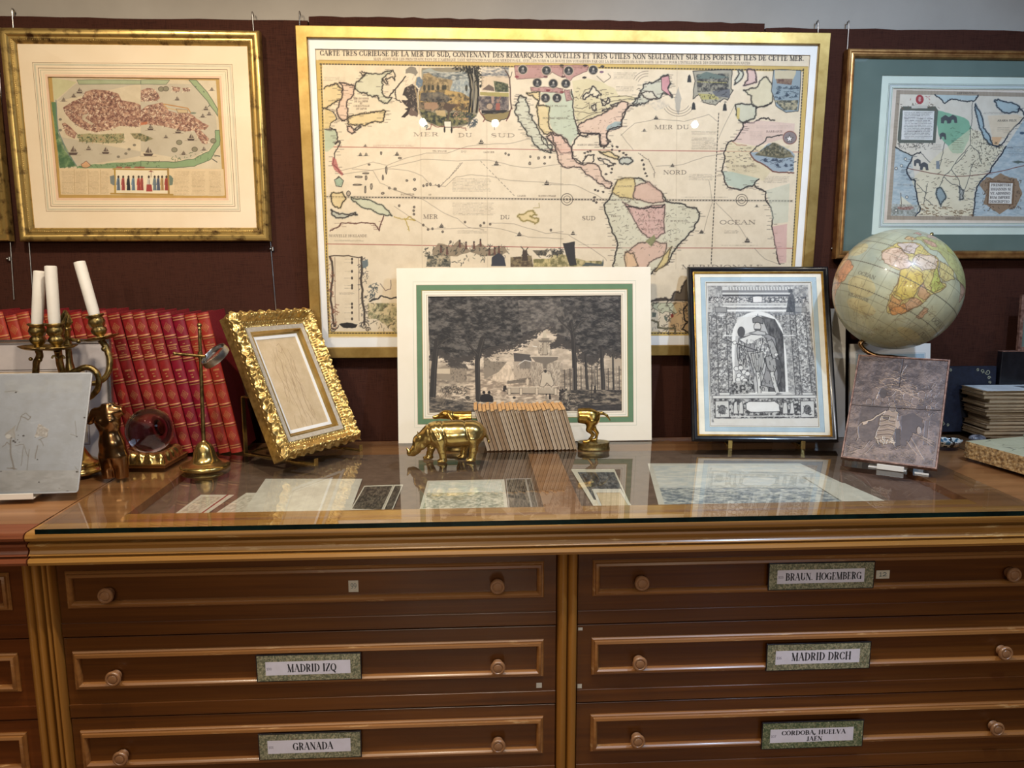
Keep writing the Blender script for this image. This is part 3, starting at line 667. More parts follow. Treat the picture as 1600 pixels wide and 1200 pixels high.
A.coast(q8(230, 800, 300, 830, 360, 900, 360, 940, 290, 980, 280, 1040, 360, 1060, 375, 1150, 350, 1200, 215, 1200), None, amp=1, ticks=3); A.poly(q8(215, 800, 300, 830, 355, 900, 350, 940, 290, 975, 280, 1040, 205, 1050), YE, .6)
A.poly(q8(210, 1060, 350, 1060, 370, 1140, 340, 1240, 320, 1290, 220, 1300), GR, .8)
for y_, (x_, s_) in zip((408, 427, 446), ((210, 1), (210, 2), (200, 3))): A.scribble(480+x_/8, 480+(x_+300)/8, 70+y_/8-.8, 70+y_/8+.8, 1, seed=s_)
for k, (t_, x_, y_, x2) in enumerate((('MER INCONNUE', 580, 680, 770), ('DE LA CHINE', 590, 715, 760), ('ET', 660, 742, 690), ('ORIENTALE', 580, 775, 780), ('DU JAPON', 615, 808, 745))): A.text(t_, 480+x_/8, 70+y_/8, 2.3, 480+x2/8, None, (90, 72, 62))
A.poly(q2(245, 740, 300, 735, 318, 770, 300, 830, 262, 862, 245, 860), GR, .8)
A.coast(q2(245, 735, 300, 735, 318, 775, 305, 820, 330, 800, 325, 830, 300, 880, 290, 930, 320, 960, 350, 990), None, ticks=3, amp=1)
A.poly(q2(290, 890, 310, 905, 322, 950, 350, 985, 345, 1000, 300, 965, 284, 930), (190, 80, 80), .7)
for (x, y, rx, ry) in ((325, 1030, 20, 28), (565, 870, 5, 9), (595, 965, 5, 22), (575, 1010, 4, 14), (510, 1060, 5, 20), (480, 1010, 5, 14), (435, 1005, 22, 5), (480, 985, 18, 4), (380, 1100, 12, 16), (430, 1050, 26, 4), (475, 1075, 4, 22), (672, 898, 8, 5), (497, 935, 7, 4), (645, 1073, 8, 6), (612, 1068, 5, 7), (575, 1098, 10, 6), (755, 1020, 6, 6), (712, 1026, 6, 6), (757, 1075, 9, 7), (806, 1056, 5, 6), (826, 1050, 6, 9), (845, 1048, 5, 9), (893, 1056, 6, 7), (1272, 872, 5, 5), (1290, 880, 5, 5), (1460, 898, 6, 8), (1495, 895, 5, 6), (1413, 890, 5, 6), (1410, 928, 6, 8), (1525, 893, 5, 6), (1493, 929, 6, 4)):
    X, Y = q2(x, y)[0]; pts = [(X+rx/3.636*math.cos(t)*random.uniform(.75, 1.2), Y+ry/3.636*math.sin(t)*random.uniform(.75, 1.2)) for t in [i*.785 for i in range(8)]]
    A.poly(pts, (110, 92, 80), .45); A.line(pts+[pts[0]], BK, .9)
A.coast(q4(395, 140, 460, 150, 520, 165, 580, 190, 628, 245, 560, 235, 490, 205, 430, 175), (172, 196, 164), closed=True, amp=1.2); A.poly(q4(300, 40, 330, 25, 352, 45, 340, 80, 310, 75), (160, 190, 160), .8, (70, 60, 55))
A.coast(q4(285, 115, 345, 110, 365, 150, 335, 200, 300, 190, 283, 150), YE, closed=True, amp=1.4); A.coast(q4(280, 210, 330, 235, 420, 225, 430, 240, 340, 255, 290, 240), BL_, closed=True, amp=1.6, w=1.3)
A.coast(q4(275, 330, 330, 300, 340, 285, 440, 285, 530, 290, 555, 330, 580, 245), None, (110, 60, 50), 1.3, amp=.8, ticks=3); A.coast(q4(640, 250, 700, 265, 735, 250, 760, 270, 700, 262, 725, 330), None, (190, 160, 60), 1.0, amp=1)
A.coast(q4(1340, 250, 1350, 235, 1430, 215, 1450, 240, 1410, 245, 1460, 270, 1440, 290, 1360, 270), YE, closed=True, edge=(150, 130, 60)); A.line(q4(1430, 200, 1465, 198, 1462, 172), (170, 150, 80), .9)
for (x, y) in ((753, 195), (750, 215), (752, 235), (805, 297), (832, 322), (857, 318), (915, 335), (1150, 285), (1185, 292), (1130, 300), (1042, 280), (1530, 325), (668, 187), (960, 392)):
    X, Y = q4(x, y)[0]; A.ell(X, Y, 1.6, 1.8, (120, 100, 86), .8, BK, .6, 7)
for (x, y, k) in ((1133, 810, 1), (1220, 932, 1), (1506, 1043, 1), (447, 880, .7), (480, 880, .7), (655, 878, .8), (475, 828, .5)): A.ship(*q2(x, y)[0], k*.85)
for (x, y, k) in ((908, 305, .9), (1350, 352, .9)): A.ship(*q4(x, y)[0], k*.85)
for (x, y, k) in ((600, 672, .8), (693, 943, .7), (533, 742, .6)): A.ship(*q3(x, y)[0], k*.9)
for (x, y, k) in ((128, 346, .8), (858, 338, .8), (1118, 388, 1), (1172, 190, .5)): A.ship(*q5(x, y)[0], k*.9)
TR = (112, 96, 84)
for p in (q2(330, 970, 420, 950, 520, 920, 600, 940, 700, 900, 820, 870, 940, 870, 1060, 830, 1180, 820, 1300, 815, 1400, 790, 1480, 800), q2(350, 990, 600, 955, 700, 930, 800, 905, 1000, 915, 1180, 910, 1300, 940, 1430, 955, 1600, 930),
          q2(400, 960, 520, 970, 560, 1040, 640, 1080, 760, 1120), q2(600, 960, 720, 970, 800, 1000, 850, 1055, 930, 1060, 990, 1005, 1080, 992, 1180, 1000, 1300, 1025, 1600, 1045),
          q4(640, 190, 760, 270, 840, 320, 1000, 315, 1160, 310, 1250, 320, 1400, 365, 1600, 375), q4(640, 95, 800, 150, 900, 215, 1000, 260, 1060, 310, 1150, 325), q4(1180, 285, 1320, 290, 1420, 320, 1500, 345, 1600, 335),
          q5(0, 65, 140, 70, 250, 120, 330, 170), q5(0, 335, 100, 350, 180, 400, 290, 470, 320, 500), q5(940, 170, 1010, 240, 1060, 290, 1120, 380), q5(870, 340, 920, 170, 900, 40), q5(1160, 430, 1220, 490, 1300, 520),
          q3(400, 770, 480, 700, 600, 675, 760, 690, 900, 650, 950, 690), q3(600, 945, 750, 935, 880, 890, 980, 870), q3(950, 800, 1050, 590), q3(400, 760, 470, 850)):
    A.line(rough(p, .8, 2), TR, .6, .75)
A.coast(q2(1025, 925, 960, 1000, 900, 1060, 870, 1050), None, TR, .5, amp=.4); A.dash(q2(960, 1000, 1020, 920)[0], q2(960, 1000, 1020, 920)[1], TR, .7, 6); A.dash(q2(1130, 915, 1330, 1120)[0], q2(1130, 915, 1330, 1120)[1], TR, .7, 12)
A.text('MER', *q2(748, 773)[0], 5.6, q2(898, 773)[0][0], None, (104, 84, 70), .15, .07); A.text('DU', *q2(1003, 778)[0], 5.6, q2(1085, 778)[0][0], None, (104, 84, 70), .15, .07); A.text('SUD', *q2(1188, 779)[0], 5.6, q2(1330, 779)[0][0], None, (104, 84, 70), .15, .07)
for t_, (x, y, x2), q_ in (('MER', (805, 260, 890), q4), ('DU', (1243, 263, 1298), q4), ('SUD', (180, 269, 258), q5), ('MER DU', (592, 733, 790), q3), ('NORD', (642, 990, 776), q3), ('OCEAN', (962, 292, 1170), q5), ('MERIDIONALE', (745, 546, 1210), q5)):
    A.text(t_, *q_(x, y)[0], 6.0, q_(x2, y)[0][0], None, (92, 74, 64), .16, .07)
A.text('NOUVELLE HOLLANDE', *q4(270, 364)[0], 3.3, q4(485, 364)[0][0], None, (100, 80, 66), .16, .08)
A.scribble(*[q4(300, 0)[0][0], q4(470, 0)[0][0]], 270+380/3.636, 270+390/3.636, 2, w=.5)
for t_, (x, y, x2) in (('EQUATEUR', (678, 127, 755)), ('OU', (835, 129, 850)), ('LIGNE', (1340, 136, 1388)), ('EQUINOCTIALE', (1460, 136, 1558))): A.text(t_, *q4(x, y)[0], 2.2, q4(x2, y)[0][0], None, (100, 80, 66))
for t_, (x, y, x2) in (('TROPIQUE', (858, 863, 938)), ('DU', (1020, 865, 1050)), ('CANCER', (1145, 868, 1210))): A.text(t_, *q2(x, y)[0], 2.0, q2(x2, y)[0][0], None, (110, 88, 72))
for x0, x1, y0, y1, n in ((970, 1190, 1012, 1090, 10), (970, 1215, 1150, 1225, 9)): A.scribble(q2(x0, 0)[0][0], q2(x1, 0)[0][0], y0/3.636, y1/3.636, n, seed=n)
A.scribble(q2(520, 0)[0][0], q2(760, 0)[0][0], 822/3.636, 834/3.636, 2, (150, 70, 60)); A.scribble(q4(1000, 0)[0][0], q4(1170, 0)[0][0], 270+325/3.636, 270+345/3.636, 3)
for (x0, x1, y0, y1, n, sd) in ((800, 945, 780, 850, 11, 2), (800, 955, 745, 765, 3, 3), (358, 490, 410, 450, 5, 4), (370, 480, 490, 520, 4, 5), (785, 930, 988, 1025, 6, 6), (1210, 1360, 1000, 1040, 6, 7), (1170, 1390, 712, 730, 3, 8), (1130, 1210, 745, 800, 8, 9), (1030, 1190, 940, 985, 7, 10), (1000, 1150, 830, 850, 2, 11)):
    A.scribble(q3(x0, 0)[0][0], q3(x1, 0)[0][0], y0/3.636, y1/3.636, n, seed=sd)
for (x0, x1, y0, y1, n, sd) in ((985, 1070, 325, 345, 3, 2), (680, 780, 250, 275, 3, 5), (470, 640, 268, 272, 1, 7), (160, 290, 406, 410, 1, 8), (970, 1190, 410, 414, 1, 9), (740, 1030, 135, 143, 1, 12)): A.scribble(q5(x0, 0)[0][0], q5(x1, 0)[0][0], 270+y0/3.636, 270+y1/3.636, n, seed=sd)
# California as an island, New Mexico, Louisiana, the south east and Florida
A.coast(n8(110, 470, 180, 500, 200, 600, 210, 690, 260, 790, 330, 900, 400, 1000, 440, 1080, 500, 1140, 490, 1190, 430, 1170, 330, 1130, 260, 1050, 180, 960, 150, 880, 80, 800, 40, 700, 40, 600, 90, 560), (176, 190, 168), closed=True, amp=2, w=1.2, ticks=2)
A.poly(n8(350, 440, 760, 420, 770, 700, 830, 960, 750, 1050, 740, 1120, 640, 1000, 520, 930, 470, 820, 460, 700, 420, 600), (190, 198, 168), .9)
A.coast(n8(180, 440, 350, 430, 330, 600, 470, 620, 460, 860, 520, 930, 440, 960, 390, 930, 330, 830, 320, 700, 300, 620, 330, 540, 260, 470), YE, closed=True, amp=1.2)
A.coast(n8(430, 990, 520, 940, 600, 970, 660, 1010, 700, 1080, 740, 1120, 760, 1190, 600, 1190, 520, 1090), PK, closed=True, amp=1)
A.coast(n8(370, 990, 400, 1080, 470, 1140, 560, 1190), None, amp=1); A.coast(n8(440, 1010, 520, 1080, 580, 1160), None, amp=1)
A.poly(n8(750, 290, 950, 260, 1140, 310, 1200, 350, 1280, 380, 1330, 470, 1500, 480, 1580, 510, 1450, 560, 1340, 560, 1280, 640, 1150, 690, 960, 780, 830, 850, 780, 700, 770, 450), (216, 200, 150), .85)
A.coast(n8(830, 850, 920, 790, 1100, 720, 1250, 640, 1340, 560, 1450, 570, 1430, 650, 1380, 710, 1370, 860, 1210, 900, 1180, 960, 1200, 1080, 1150, 1130, 1110, 1080, 1090, 950, 960, 960, 850, 950, 820, 900), PK, closed=True, amp=1.6)
A.poly(n8(1200, 850, 1290, 800, 1370, 800, 1370, 860, 1260, 900, 1200, 910, 1175, 890), (150, 172, 170), .9); A.coast(n8(740, 400, 765, 520, 770, 700, 800, 830, 840, 960), None, w=1.4, amp=.8)
for p in (n8(790, 790, 900, 760, 1000, 710, 1120, 680), n8(780, 670, 860, 680, 960, 700, 1060, 680), n8(780, 620, 880, 640, 950, 600), n8(1110, 530, 1250, 490, 1400, 480, 1500, 490), n8(1130, 590, 1280, 540, 1420, 520, 1560, 500), n8(780, 500, 830, 520), n8(1100, 410, 1180, 400), n8(850, 510, 920, 400, 1000, 380), n8(1060, 560, 970, 640, 960, 560), n8(1020, 660, 1030, 560), n8(1560, 400, 1600, 390), n8(1060, 230, 1150, 310, 1230, 250, 1200, 200)): A.line(rough(p, 1, 2), (90, 76, 60), .9, .9)
A.coast(n8(1130, 660, 1230, 630, 1180, 680, 1130, 670), (236, 222, 196), closed=True, amp=.8); A.coast(n8(1230, 590, 1330, 560, 1310, 610, 1240, 610), (236, 222, 196), closed=True, amp=.8); A.coast(n8(1000, 600, 1050, 590, 1060, 660, 1010, 660), (236, 222, 196), closed=True, amp=.8); A.coast(n8(900, 470, 1000, 360, 1080, 420, 1110, 470, 1060, 500, 980, 460, 900, 520), (236, 222, 196), closed=True, amp=2, w=1.3)
A.coast(n8(1110, 520, 1180, 560, 1200, 500, 1210, 570, 1130, 600), (236, 222, 196), closed=True, amp=1.5, w=1.3)
A.marks(n8(830, 860, 1300, 720, 1350, 800, 1190, 900, 1090, 930, 860, 940), 70, (120, 80, 70), .5, 2.5, seed=4); A.marks(n8(780, 300, 1500, 500, 1000, 770, 790, 700), 60, (110, 92, 62), .5, 2.5, seed=5)
A.marks(n8(480, 660, 820, 640, 830, 940, 520, 900), 40, (100, 92, 76), .5, 4, seed=6, ang=0); A.text('NOUVEAU MEXIQUE', *n8(385, 765)[0], 2.4, n8(700, 0)[0][0], None, (96, 84, 68)); A.text('NOUVELLE FRANCE', *n8(310, 614)[0], 2.0, n8(690, 0)[0][0], None, (96, 84, 68))
A.coast(n8(1370, 860, 1400, 730, 1430, 650, 1500, 600, 1560, 560, 1600, 440), None, w=1.6, amp=1.6, ticks=2); A.coast(n8(820, 950, 900, 980, 960, 950, 1060, 960, 1090, 950, 1100, 1030, 1120, 1110, 1180, 1110, 1200, 1030, 1180, 950, 1210, 900, 1370, 860), None, w=1.5, amp=1.4, ticks=3)
A.coast(n8(850, 970, 780, 1040, 750, 1110, 760, 1190), None, w=1.4, amp=1.2); A.text('GOLFE DU MEXIQUE', *n8(815, 1098)[0], 1.9, n8(1060, 0)[0][0], None, (110, 92, 80))
# Central America and the isles
A.coast(q3(0, 750, 60, 770, 120, 840, 125, 900, 180, 935, 250, 930, 290, 1000, 350, 1040, 340, 1070, 270, 1040, 200, 990, 170, 950, 80, 950, 40, 890, 30, 820), PK, closed=True, amp=1.8, w=1.1, ticks=3)
A.coast(q3(120, 840, 130, 900, 185, 930, 215, 880, 250, 880, 240, 920), None, w=1.3, amp=1.4)
A.coast(q3(275, 860, 330, 860, 390, 890, 380, 905, 320, 885), YE, closed=True, amp=1); A.coast(q3(395, 905, 440, 895, 470, 915, 440, 935, 400, 930), BL_, closed=True, amp=1.2)
A.coast(q3(270, 900, 310, 930, 350, 940, 370, 930, 330, 910), (232, 214, 186), closed=True, amp=1.5)
for (x, y) in ((340, 805), (352, 830), (378, 835), (392, 858), (415, 870), (430, 880), (350, 850), (195, 870), (212, 862), (228, 858), (200, 890), (330, 945), (350, 960), (345, 980), (315, 990), (520, 910), (530, 935), (533, 960), (540, 985), (548, 1000), (250, 1120), (246, 1142), (262, 1150), (300, 1090), (270, 1085), (255, 1080)):
    X, Y = q3(x, y)[0]; pts = [(X+1.9*math.cos(t)*random.uniform(.5, 1.3), Y+1.5*math.sin(t)*random.uniform(.5, 1.3)) for t in [i*.9 for i in range(7)]]; A.poly(pts, (96, 80, 72), .9, BK, .7)
A.coast(q3(500, 870, 560, 910, 590, 970, 590, 1010), None, TR, .5, amp=.3)
# Newfoundland, Labrador
A.coast(q3(470, 600, 480, 560, 520, 510, 560, 470, 600, 460, 640, 430, 670, 425, 680, 470, 670, 500, 690, 555, 650, 530, 620, 560, 560, 570, 500, 590), (168, 184, 170), closed=True, amp=2.4, w=1.2, ticks=2)
A.poly(q3(630, 440, 672, 430, 680, 470, 665, 500, 688, 550, 660, 530, 632, 510), (214, 140, 148), .9, (70, 60, 55)); A.coast(q3(515, 530, 580, 520, 600, 560, 540, 555), (232, 216, 190), closed=True, amp=1.5)
A.poly(rough(q3(728, 490, 745, 560, 730, 655, 712, 620, 705, 560), 1, 2), (168, 162, 150), .8); A.tex(q3(560, 590, 640, 560, 680, 600, 600, 630), (190, 178, 160), (226, 208, 180), 4, a=.6)
for rr in (18, 22, 26): A.line([(860+728/3.636+rr*math.cos(t), 157+rr*.95*math.sin(t)) for t in [.5+i*.21 for i in range(11)]], TR, .6)
for rr in (15, 19, 23): A.line([(1011+rr*math.cos(t), 134+rr*math.sin(t)) for t in [3.6+i*.15 for i in range(9)]], TR, .6)
# portrait medallions and ribbons
for p in (n8(30, 100, 600, 95, 640, 130, 635, 250, 500, 180, 390, 250, 60, 270, 40, 200), n8(640, 95, 950, 95, 940, 170, 760, 250, 720, 290, 640, 200), n8(230, 370, 460, 370, 640, 390, 630, 450, 440, 430, 240, 420), n8(650, 400, 720, 400, 750, 530, 680, 545)):
    A.poly(rough(p, 1.2, 2), (186, 128, 122), .85, (110, 70, 66), .7); A.marks(p, 40, (130, 84, 80), .5, 3, seed=2, ang=0)
for (x, y) in ((135, 150), (430, 160), (708, 165), (1015, 155), (315, 315), (515, 325), (672, 325), (418, 505), (562, 505)):
    X, Y = n8(x, y)[0]; A.ell(X, Y, 7.9, 7.9, (196, 178, 150)); A.ell(X, Y, 6.7, 6.7, (58, 56, 58), edge=(120, 108, 92), w=.6); A.ell(X+.3, Y-1.6, 1.5, 1.9, (182, 172, 156)); A.poly([(X-3.2, Y+4.6), (X-1.2, Y+.4), (X+1.6, Y+.3), (X+3.6, Y+4.6)], (120, 116, 112)); A.marks([(X-5, Y-5), (X+5, Y-5), (X+5, Y+5), (X-5, Y+5)], 6, (176, 170, 160), .4, 2, seed=int(x))
for (x, y, c_) in ((60, 240, (160, 60, 70)), (420, 240, (120, 66, 66)), (640, 240, (100, 60, 60)), (450, 410, (150, 50, 56)), (625, 430, (150, 60, 60)), (905, 250, (50, 40, 40)), (1120, 180, (120, 80, 110)), (1130, 110, (60, 56, 60)), (620, 98, (60, 40, 40)), (915, 100, (60, 40, 40))): A.ell(*n8(x, y)[0], 3.4, 1.8, c_, .9)
# landscape cartouche with animals
s8 = Q(620, 90, 8)
A.poly(s8(310, 130, 900, 120, 1020, 120, 1040, 640, 1000, 720, 900, 830, 780, 880, 560, 870, 420, 840, 330, 780, 280, 700, 265, 480, 310, 300), (150, 138, 112))
A.poly(s8(320, 160, 420, 130, 480, 165, 620, 190, 840, 170, 890, 200, 910, 420, 320, 420), (164, 168, 158)); A.tex(s8(330, 180, 890, 180, 900, 300, 700, 300, 600, 290, 340, 230), (84, 96, 104), (196, 190, 172), 6, a=.8, st=(1, 3)); A.tex(s8(690, 290, 900, 260, 920, 500, 860, 470, 700, 420), (134, 146, 150), (188, 188, 174), 3, a=.9)
A.poly(rough(s8(330, 200, 400, 190, 500, 260, 640, 270, 700, 290, 660, 420, 300, 420, 320, 320), 1, 2), (176, 140, 86), .8); A.tex(s8(330, 200, 640, 270, 660, 420, 300, 420), (104, 88, 60), (196, 164, 108), 4, a=.6)
for x in (345, 400, 450, 515, 580, 605, 870): A.ell(*s8(x, 380)[0], 2.0, 5.2, (66, 64, 50), .9)
A.tex(s8(270, 420, 600, 400, 820, 440, 940, 520, 920, 700, 280, 560), (92, 80, 60), (196, 156, 86), 5, .3, .6, seed=3); A.tex(s8(300, 440, 560, 430, 700, 520, 600, 570, 290, 540), (70, 70, 76), (120, 112, 100), 5, a=.8)
A.poly(rough(s8(280, 560, 500, 560, 620, 560, 760, 580, 700, 640, 560, 660, 280, 650), 1, 2), (128, 104, 78), .9); A.marks(s8(340, 510, 720, 510, 720, 560, 340, 560), 50, (54, 46, 40), .8, 2.4, seed=9); A.marks(s8(280, 560, 900, 560, 900, 860, 330, 780), 130, (44, 44, 40), .8, 3.4, seed=10)
A.tex(s8(280, 640, 520, 700, 900, 680, 990, 720, 880, 830, 560, 870, 330, 780), (44, 52, 48), (136, 128, 78), 4, .3, .65, seed=5); A.poly(s8(480, 660, 600, 660, 620, 740, 500, 720), (200, 166, 110), .85)
A.poly(rough(s8(600, 570, 750, 590, 700, 640, 660, 690, 650, 780, 620, 780, 640, 680, 580, 630), .6, 2), (96, 74, 60), .95); A.poly(s8(590, 795, 680, 795, 680, 870, 595, 870), (232, 218, 190), edge=BK, w=.8); A.ell(*s8(597, 900)[0], 1.4, 5, (46, 40, 36)); A.ell(*s8(685, 905)[0], 1.4, 5, (46, 40, 36))
A.poly(rough(s8(340, 560, 500, 560, 520, 620, 440, 680, 420, 640, 350, 640), .8, 2), (176, 134, 100), .9); A.marks(s8(700, 540, 900, 560, 860, 680, 740, 660), 50, (120, 84, 50), .8, 3, seed=12); A.marks(s8(700, 690, 900, 660, 880, 790, 720, 760), 30, (210, 150, 110), .9, 3, seed=13)
A.poly(rough(s8(110, 150, 180, 110, 240, 130, 265, 190, 240, 230, 190, 200, 110, 200), .8, 2), (142, 132, 116)); A.poly(rough(s8(240, 250, 290, 240, 330, 290, 320, 350, 270, 380, 240, 340), .8, 2), (104, 124, 142)); A.poly(rough(s8(100, 380, 200, 330, 270, 400, 260, 520, 270, 700, 180, 640, 110, 600, 60, 530, 140, 520, 70, 470), 1.4, 2), (72, 60, 56)); A.poly(rough(s8(55, 745, 130, 660, 100, 640, 160, 620, 170, 680, 100, 750), .6, 2), (66, 54, 48)); A.poly(rough(s8(180, 620, 270, 700, 260, 740, 190, 730, 140, 700), 1, 2), (120, 96, 84))
A.marks(s8(110, 230, 270, 230, 290, 700, 120, 560), 60, (188, 164, 136), .7, 4, seed=14); A.line(rough(s8(250, 250, 230, 400, 260, 560, 270, 700), 1, 2), (190, 160, 110), 1.3)
for x in (910, 945, 1000): A.line(rough(s8(x-40, 120, x, 260, x+20, 400, x+10, 560, x-5, 680), .8, 2), (40, 36, 32), 3.0)
A.marks(s8(700, 110, 1040, 110, 1020, 200, 740, 150), 90, (36, 36, 32), 1.2, 3.5, seed=15); A.marks(s8(980, 140, 1080, 160, 1080, 360, 990, 360), 60, (40, 42, 36), 1.3, 3.6, seed=16); A.line(s8(960, 130, 965, 640), (200, 190, 170), 1.1, .8)
A.marks(s8(270, 780, 420, 860, 420, 900, 300, 860), 30, (70, 90, 100), 1, 5, seed=17); A.marks(s8(900, 700, 1000, 700, 980, 860, 910, 860), 40, (56, 70, 84), 1.1, 5, seed=18); A.line(rough(s8(370, 900, 420, 880, 430, 830, 520, 870, 600, 860), .8, 2), (150, 80, 66), 1.1); A.line(rough(s8(700, 880, 800, 870, 860, 880, 870, 910), .8, 2), (150, 80, 66), 1.1)
A.tex(s8(1060, 120, 1400, 120, 1400, 260, 1060, 230), (104, 108, 116), (222, 204, 176), 7, a=.95, st=(1, 3)); A.poly(s8(1060, 230, 1400, 230, 1400, 400, 1060, 420), (214, 184, 148), .7); A.poly(s8(1065, 400, 1150, 335, 1210, 370, 1220, 420), (122, 100, 88)); A.tex(s8(1210, 290, 1330, 310, 1390, 330, 1400, 430, 1230, 430), (66, 76, 54), (124, 124, 88), 3)
A.poly(s8(1040, 430, 1400, 440, 1400, 500, 1040, 470), (176, 160, 88)); A.tex(s8(1020, 480, 1400, 490, 1400, 660, 1030, 660), (82, 74, 80), (150, 132, 118), 4, seed=8); A.ell(*s8(1160, 610)[0], 5.2, 5, (176, 148, 120), edge=(90, 70, 60)); A.poly(s8(1240, 570, 1290, 570, 1290, 680, 1235, 680), (176, 92, 76)); A.poly(s8(1180, 480, 1215, 480, 1210, 570, 1185, 570), (176, 140, 120)); A.line(s8(1250, 520, 1270, 560, 1300, 480), (170, 120, 96), 1.2)
A.poly(rough(s8(1060, 710, 1200, 700, 1330, 690, 1420, 660, 1380, 760, 1300, 780, 1250, 820, 1190, 810, 1100, 770), 1, 2), (152, 130, 76), .95, BK, 1); A.poly(s8(1060, 660, 1400, 655, 1330, 690, 1060, 700), (52, 46, 44)); A.ell(*s8(1225, 810)[0], 3.4, 4, (110, 116, 104)); A.line(s8(1220, 830, 1220, 900), (120, 100, 84), 1)
A.line(rough(s8(1030, 640, 1050, 700, 1100, 760, 1080, 800), .6, 2), (130, 56, 48), 1.4); A.line(rough(s8(1430, 620, 1410, 720, 1370, 790), .6, 2), (120, 60, 50), 1.4); A.line(rough(s8(1440, 640, 1420, 480, 1410, 260, 1360, 170), .8, 2), (110, 84, 72), 2.0)
for p in (s8(1410, 260, 1440, 180), s8(1405, 230, 1340, 130), s8(1420, 380, 1360, 350)): A.line(rough(p, .6, 1), (90, 70, 60), 1)
# South America and its provinces
A.coast(q5(370, 60, 420, 30, 480, 30, 540, 50, 640, 120, 650, 160, 760, 180, 830, 200, 845, 250, 820, 310, 760, 380, 720, 420, 690, 460, 670, 510, 580, 560, 560, 580, 350, 580, 355, 530, 370, 460, 380, 400, 350, 340, 320, 240, 305, 180, 350, 120), (196, 200, 170), closed=True, amp=1.6, w=1.5, ticks=2)
for p, c_ in ((q5(380, 40, 470, 30, 480, 90, 470, 150, 400, 140, 350, 110), YE), (q5(480, 80, 560, 50, 630, 110, 645, 165, 560, 170, 470, 140), PK), (q5(410, 165, 510, 205, 650, 180, 650, 340, 590, 380, 520, 340, 450, 220), (218, 158, 150)), (q5(430, 450, 500, 400, 600, 390, 660, 400, 640, 470, 560, 510, 540, 560, 430, 560), PK), (q5(425, 450, 470, 455, 500, 530, 430, 540), OR), (q5(590, 560, 640, 480, 690, 420, 665, 510, 600, 560), YE)):
    A.coast(p, c_, (90, 72, 60), .9, amp=1.2, closed=True, a=.8)
A.poly(rough(q5(540, 390, 590, 350, 600, 380, 575, 420), 1, 2), (150, 148, 96)); A.coast(q5(430, 190, 510, 205, 570, 190, 600, 200, 650, 180), None, w=1.4, amp=1.4); A.marks(q5(360, 160, 800, 220, 700, 440, 400, 500), 190, (92, 84, 68), .5, 3.2, seed=21); A.marks(q5(480, 190, 640, 200, 640, 340, 520, 330), 60, (130, 76, 70), .5, 4, seed=22, ang=1.5)
for t_, (x, y, x2) in (('GUIANE', (375, 80, 465)), ('AMAZONES', (490, 275, 640)), ('BRESIL', (680, 278, 790)), ('PEROU', (345, 250, 400)), ('CHILI', (520, 325, 650))): A.text(t_, *q5(x, y)[0], 2.0, q5(x2, y)[0][0], None, (100, 80, 66))
# Europe and Africa
e8 = Q(1060, 90, 5.715)
A.coast(e8(530, 110, 575, 120, 570, 180, 500, 240, 505, 200, 535, 160), (180, 196, 180), closed=True, amp=1); A.coast(e8(610, 110, 680, 110, 690, 190, 700, 220, 580, 250, 620, 200), (206, 146, 160), closed=True, amp=1)
A.coast(e8(580, 290, 640, 275, 710, 255, 740, 200, 790, 175, 830, 230, 835, 400, 760, 440, 680, 430, 655, 400, 650, 340), (208, 202, 158), closed=True, amp=1.3); A.coast(e8(510, 420, 560, 410, 650, 415, 700, 440, 690, 480, 670, 550, 580, 580, 540, 560, 515, 510), (172, 188, 166), closed=True, amp=1, w=1.3); A.poly(e8(525, 445, 550, 450, 545, 550, 520, 545), (214, 188, 100), .9)
A.coast(e8(690, 450, 830, 410), None, amp=1, w=1.3); A.coast(e8(580, 590, 640, 585, 720, 560, 780, 550, 860, 560), None, amp=2.4, w=1.4)
A.poly(e8(580, 590, 720, 560, 1040, 590, 1030, 700, 700, 790, 480, 750, 540, 660), (216, 176, 168), .6); A.poly(e8(430, 770, 480, 750, 640, 790, 1000, 790, 760, 1100, 600, 1070, 440, 1010, 405, 910), (214, 196, 148), .6); A.poly(e8(385, 1010, 480, 1020, 720, 1080, 680, 1140, 560, 1180, 440, 1140, 410, 1080), (176, 194, 174), .8)
A.coast(e8(575, 590, 560, 650, 500, 740, 430, 780, 405, 860, 410, 920, 385, 1010, 410, 1070, 450, 1160, 560, 1180, 660, 1150, 720, 1085), None, amp=1.2, w=1.5, ticks=2); A.line(rough(e8(480, 750, 520, 780, 610, 785), .6, 2), (176, 96, 80), .9)
A.coast(q5(1160, 70, 1200, 95, 1225, 110, 1225, 160, 1255, 200, 1265, 260, 1260, 320, 1275, 400, 1290, 470, 1305, 520), None, amp=1, w=1.5, ticks=2); A.poly(q5(1262, 305, 1345, 290, 1340, 510, 1300, 515, 1275, 400), (216, 160, 156), .7); A.poly(q5(1225, 100, 1360, 60, 1350, 280, 1265, 290, 1250, 200), (190, 200, 178), .5)
A.text('BARBARIE', *e8(785, 666)[0], 2.4, e8(930, 0)[0][0], None, (110, 84, 80)); A.text('NEGRITIE', *e8(480, 975)[0], 2.2, e8(700, 0)[0][0], None, (100, 84, 66))
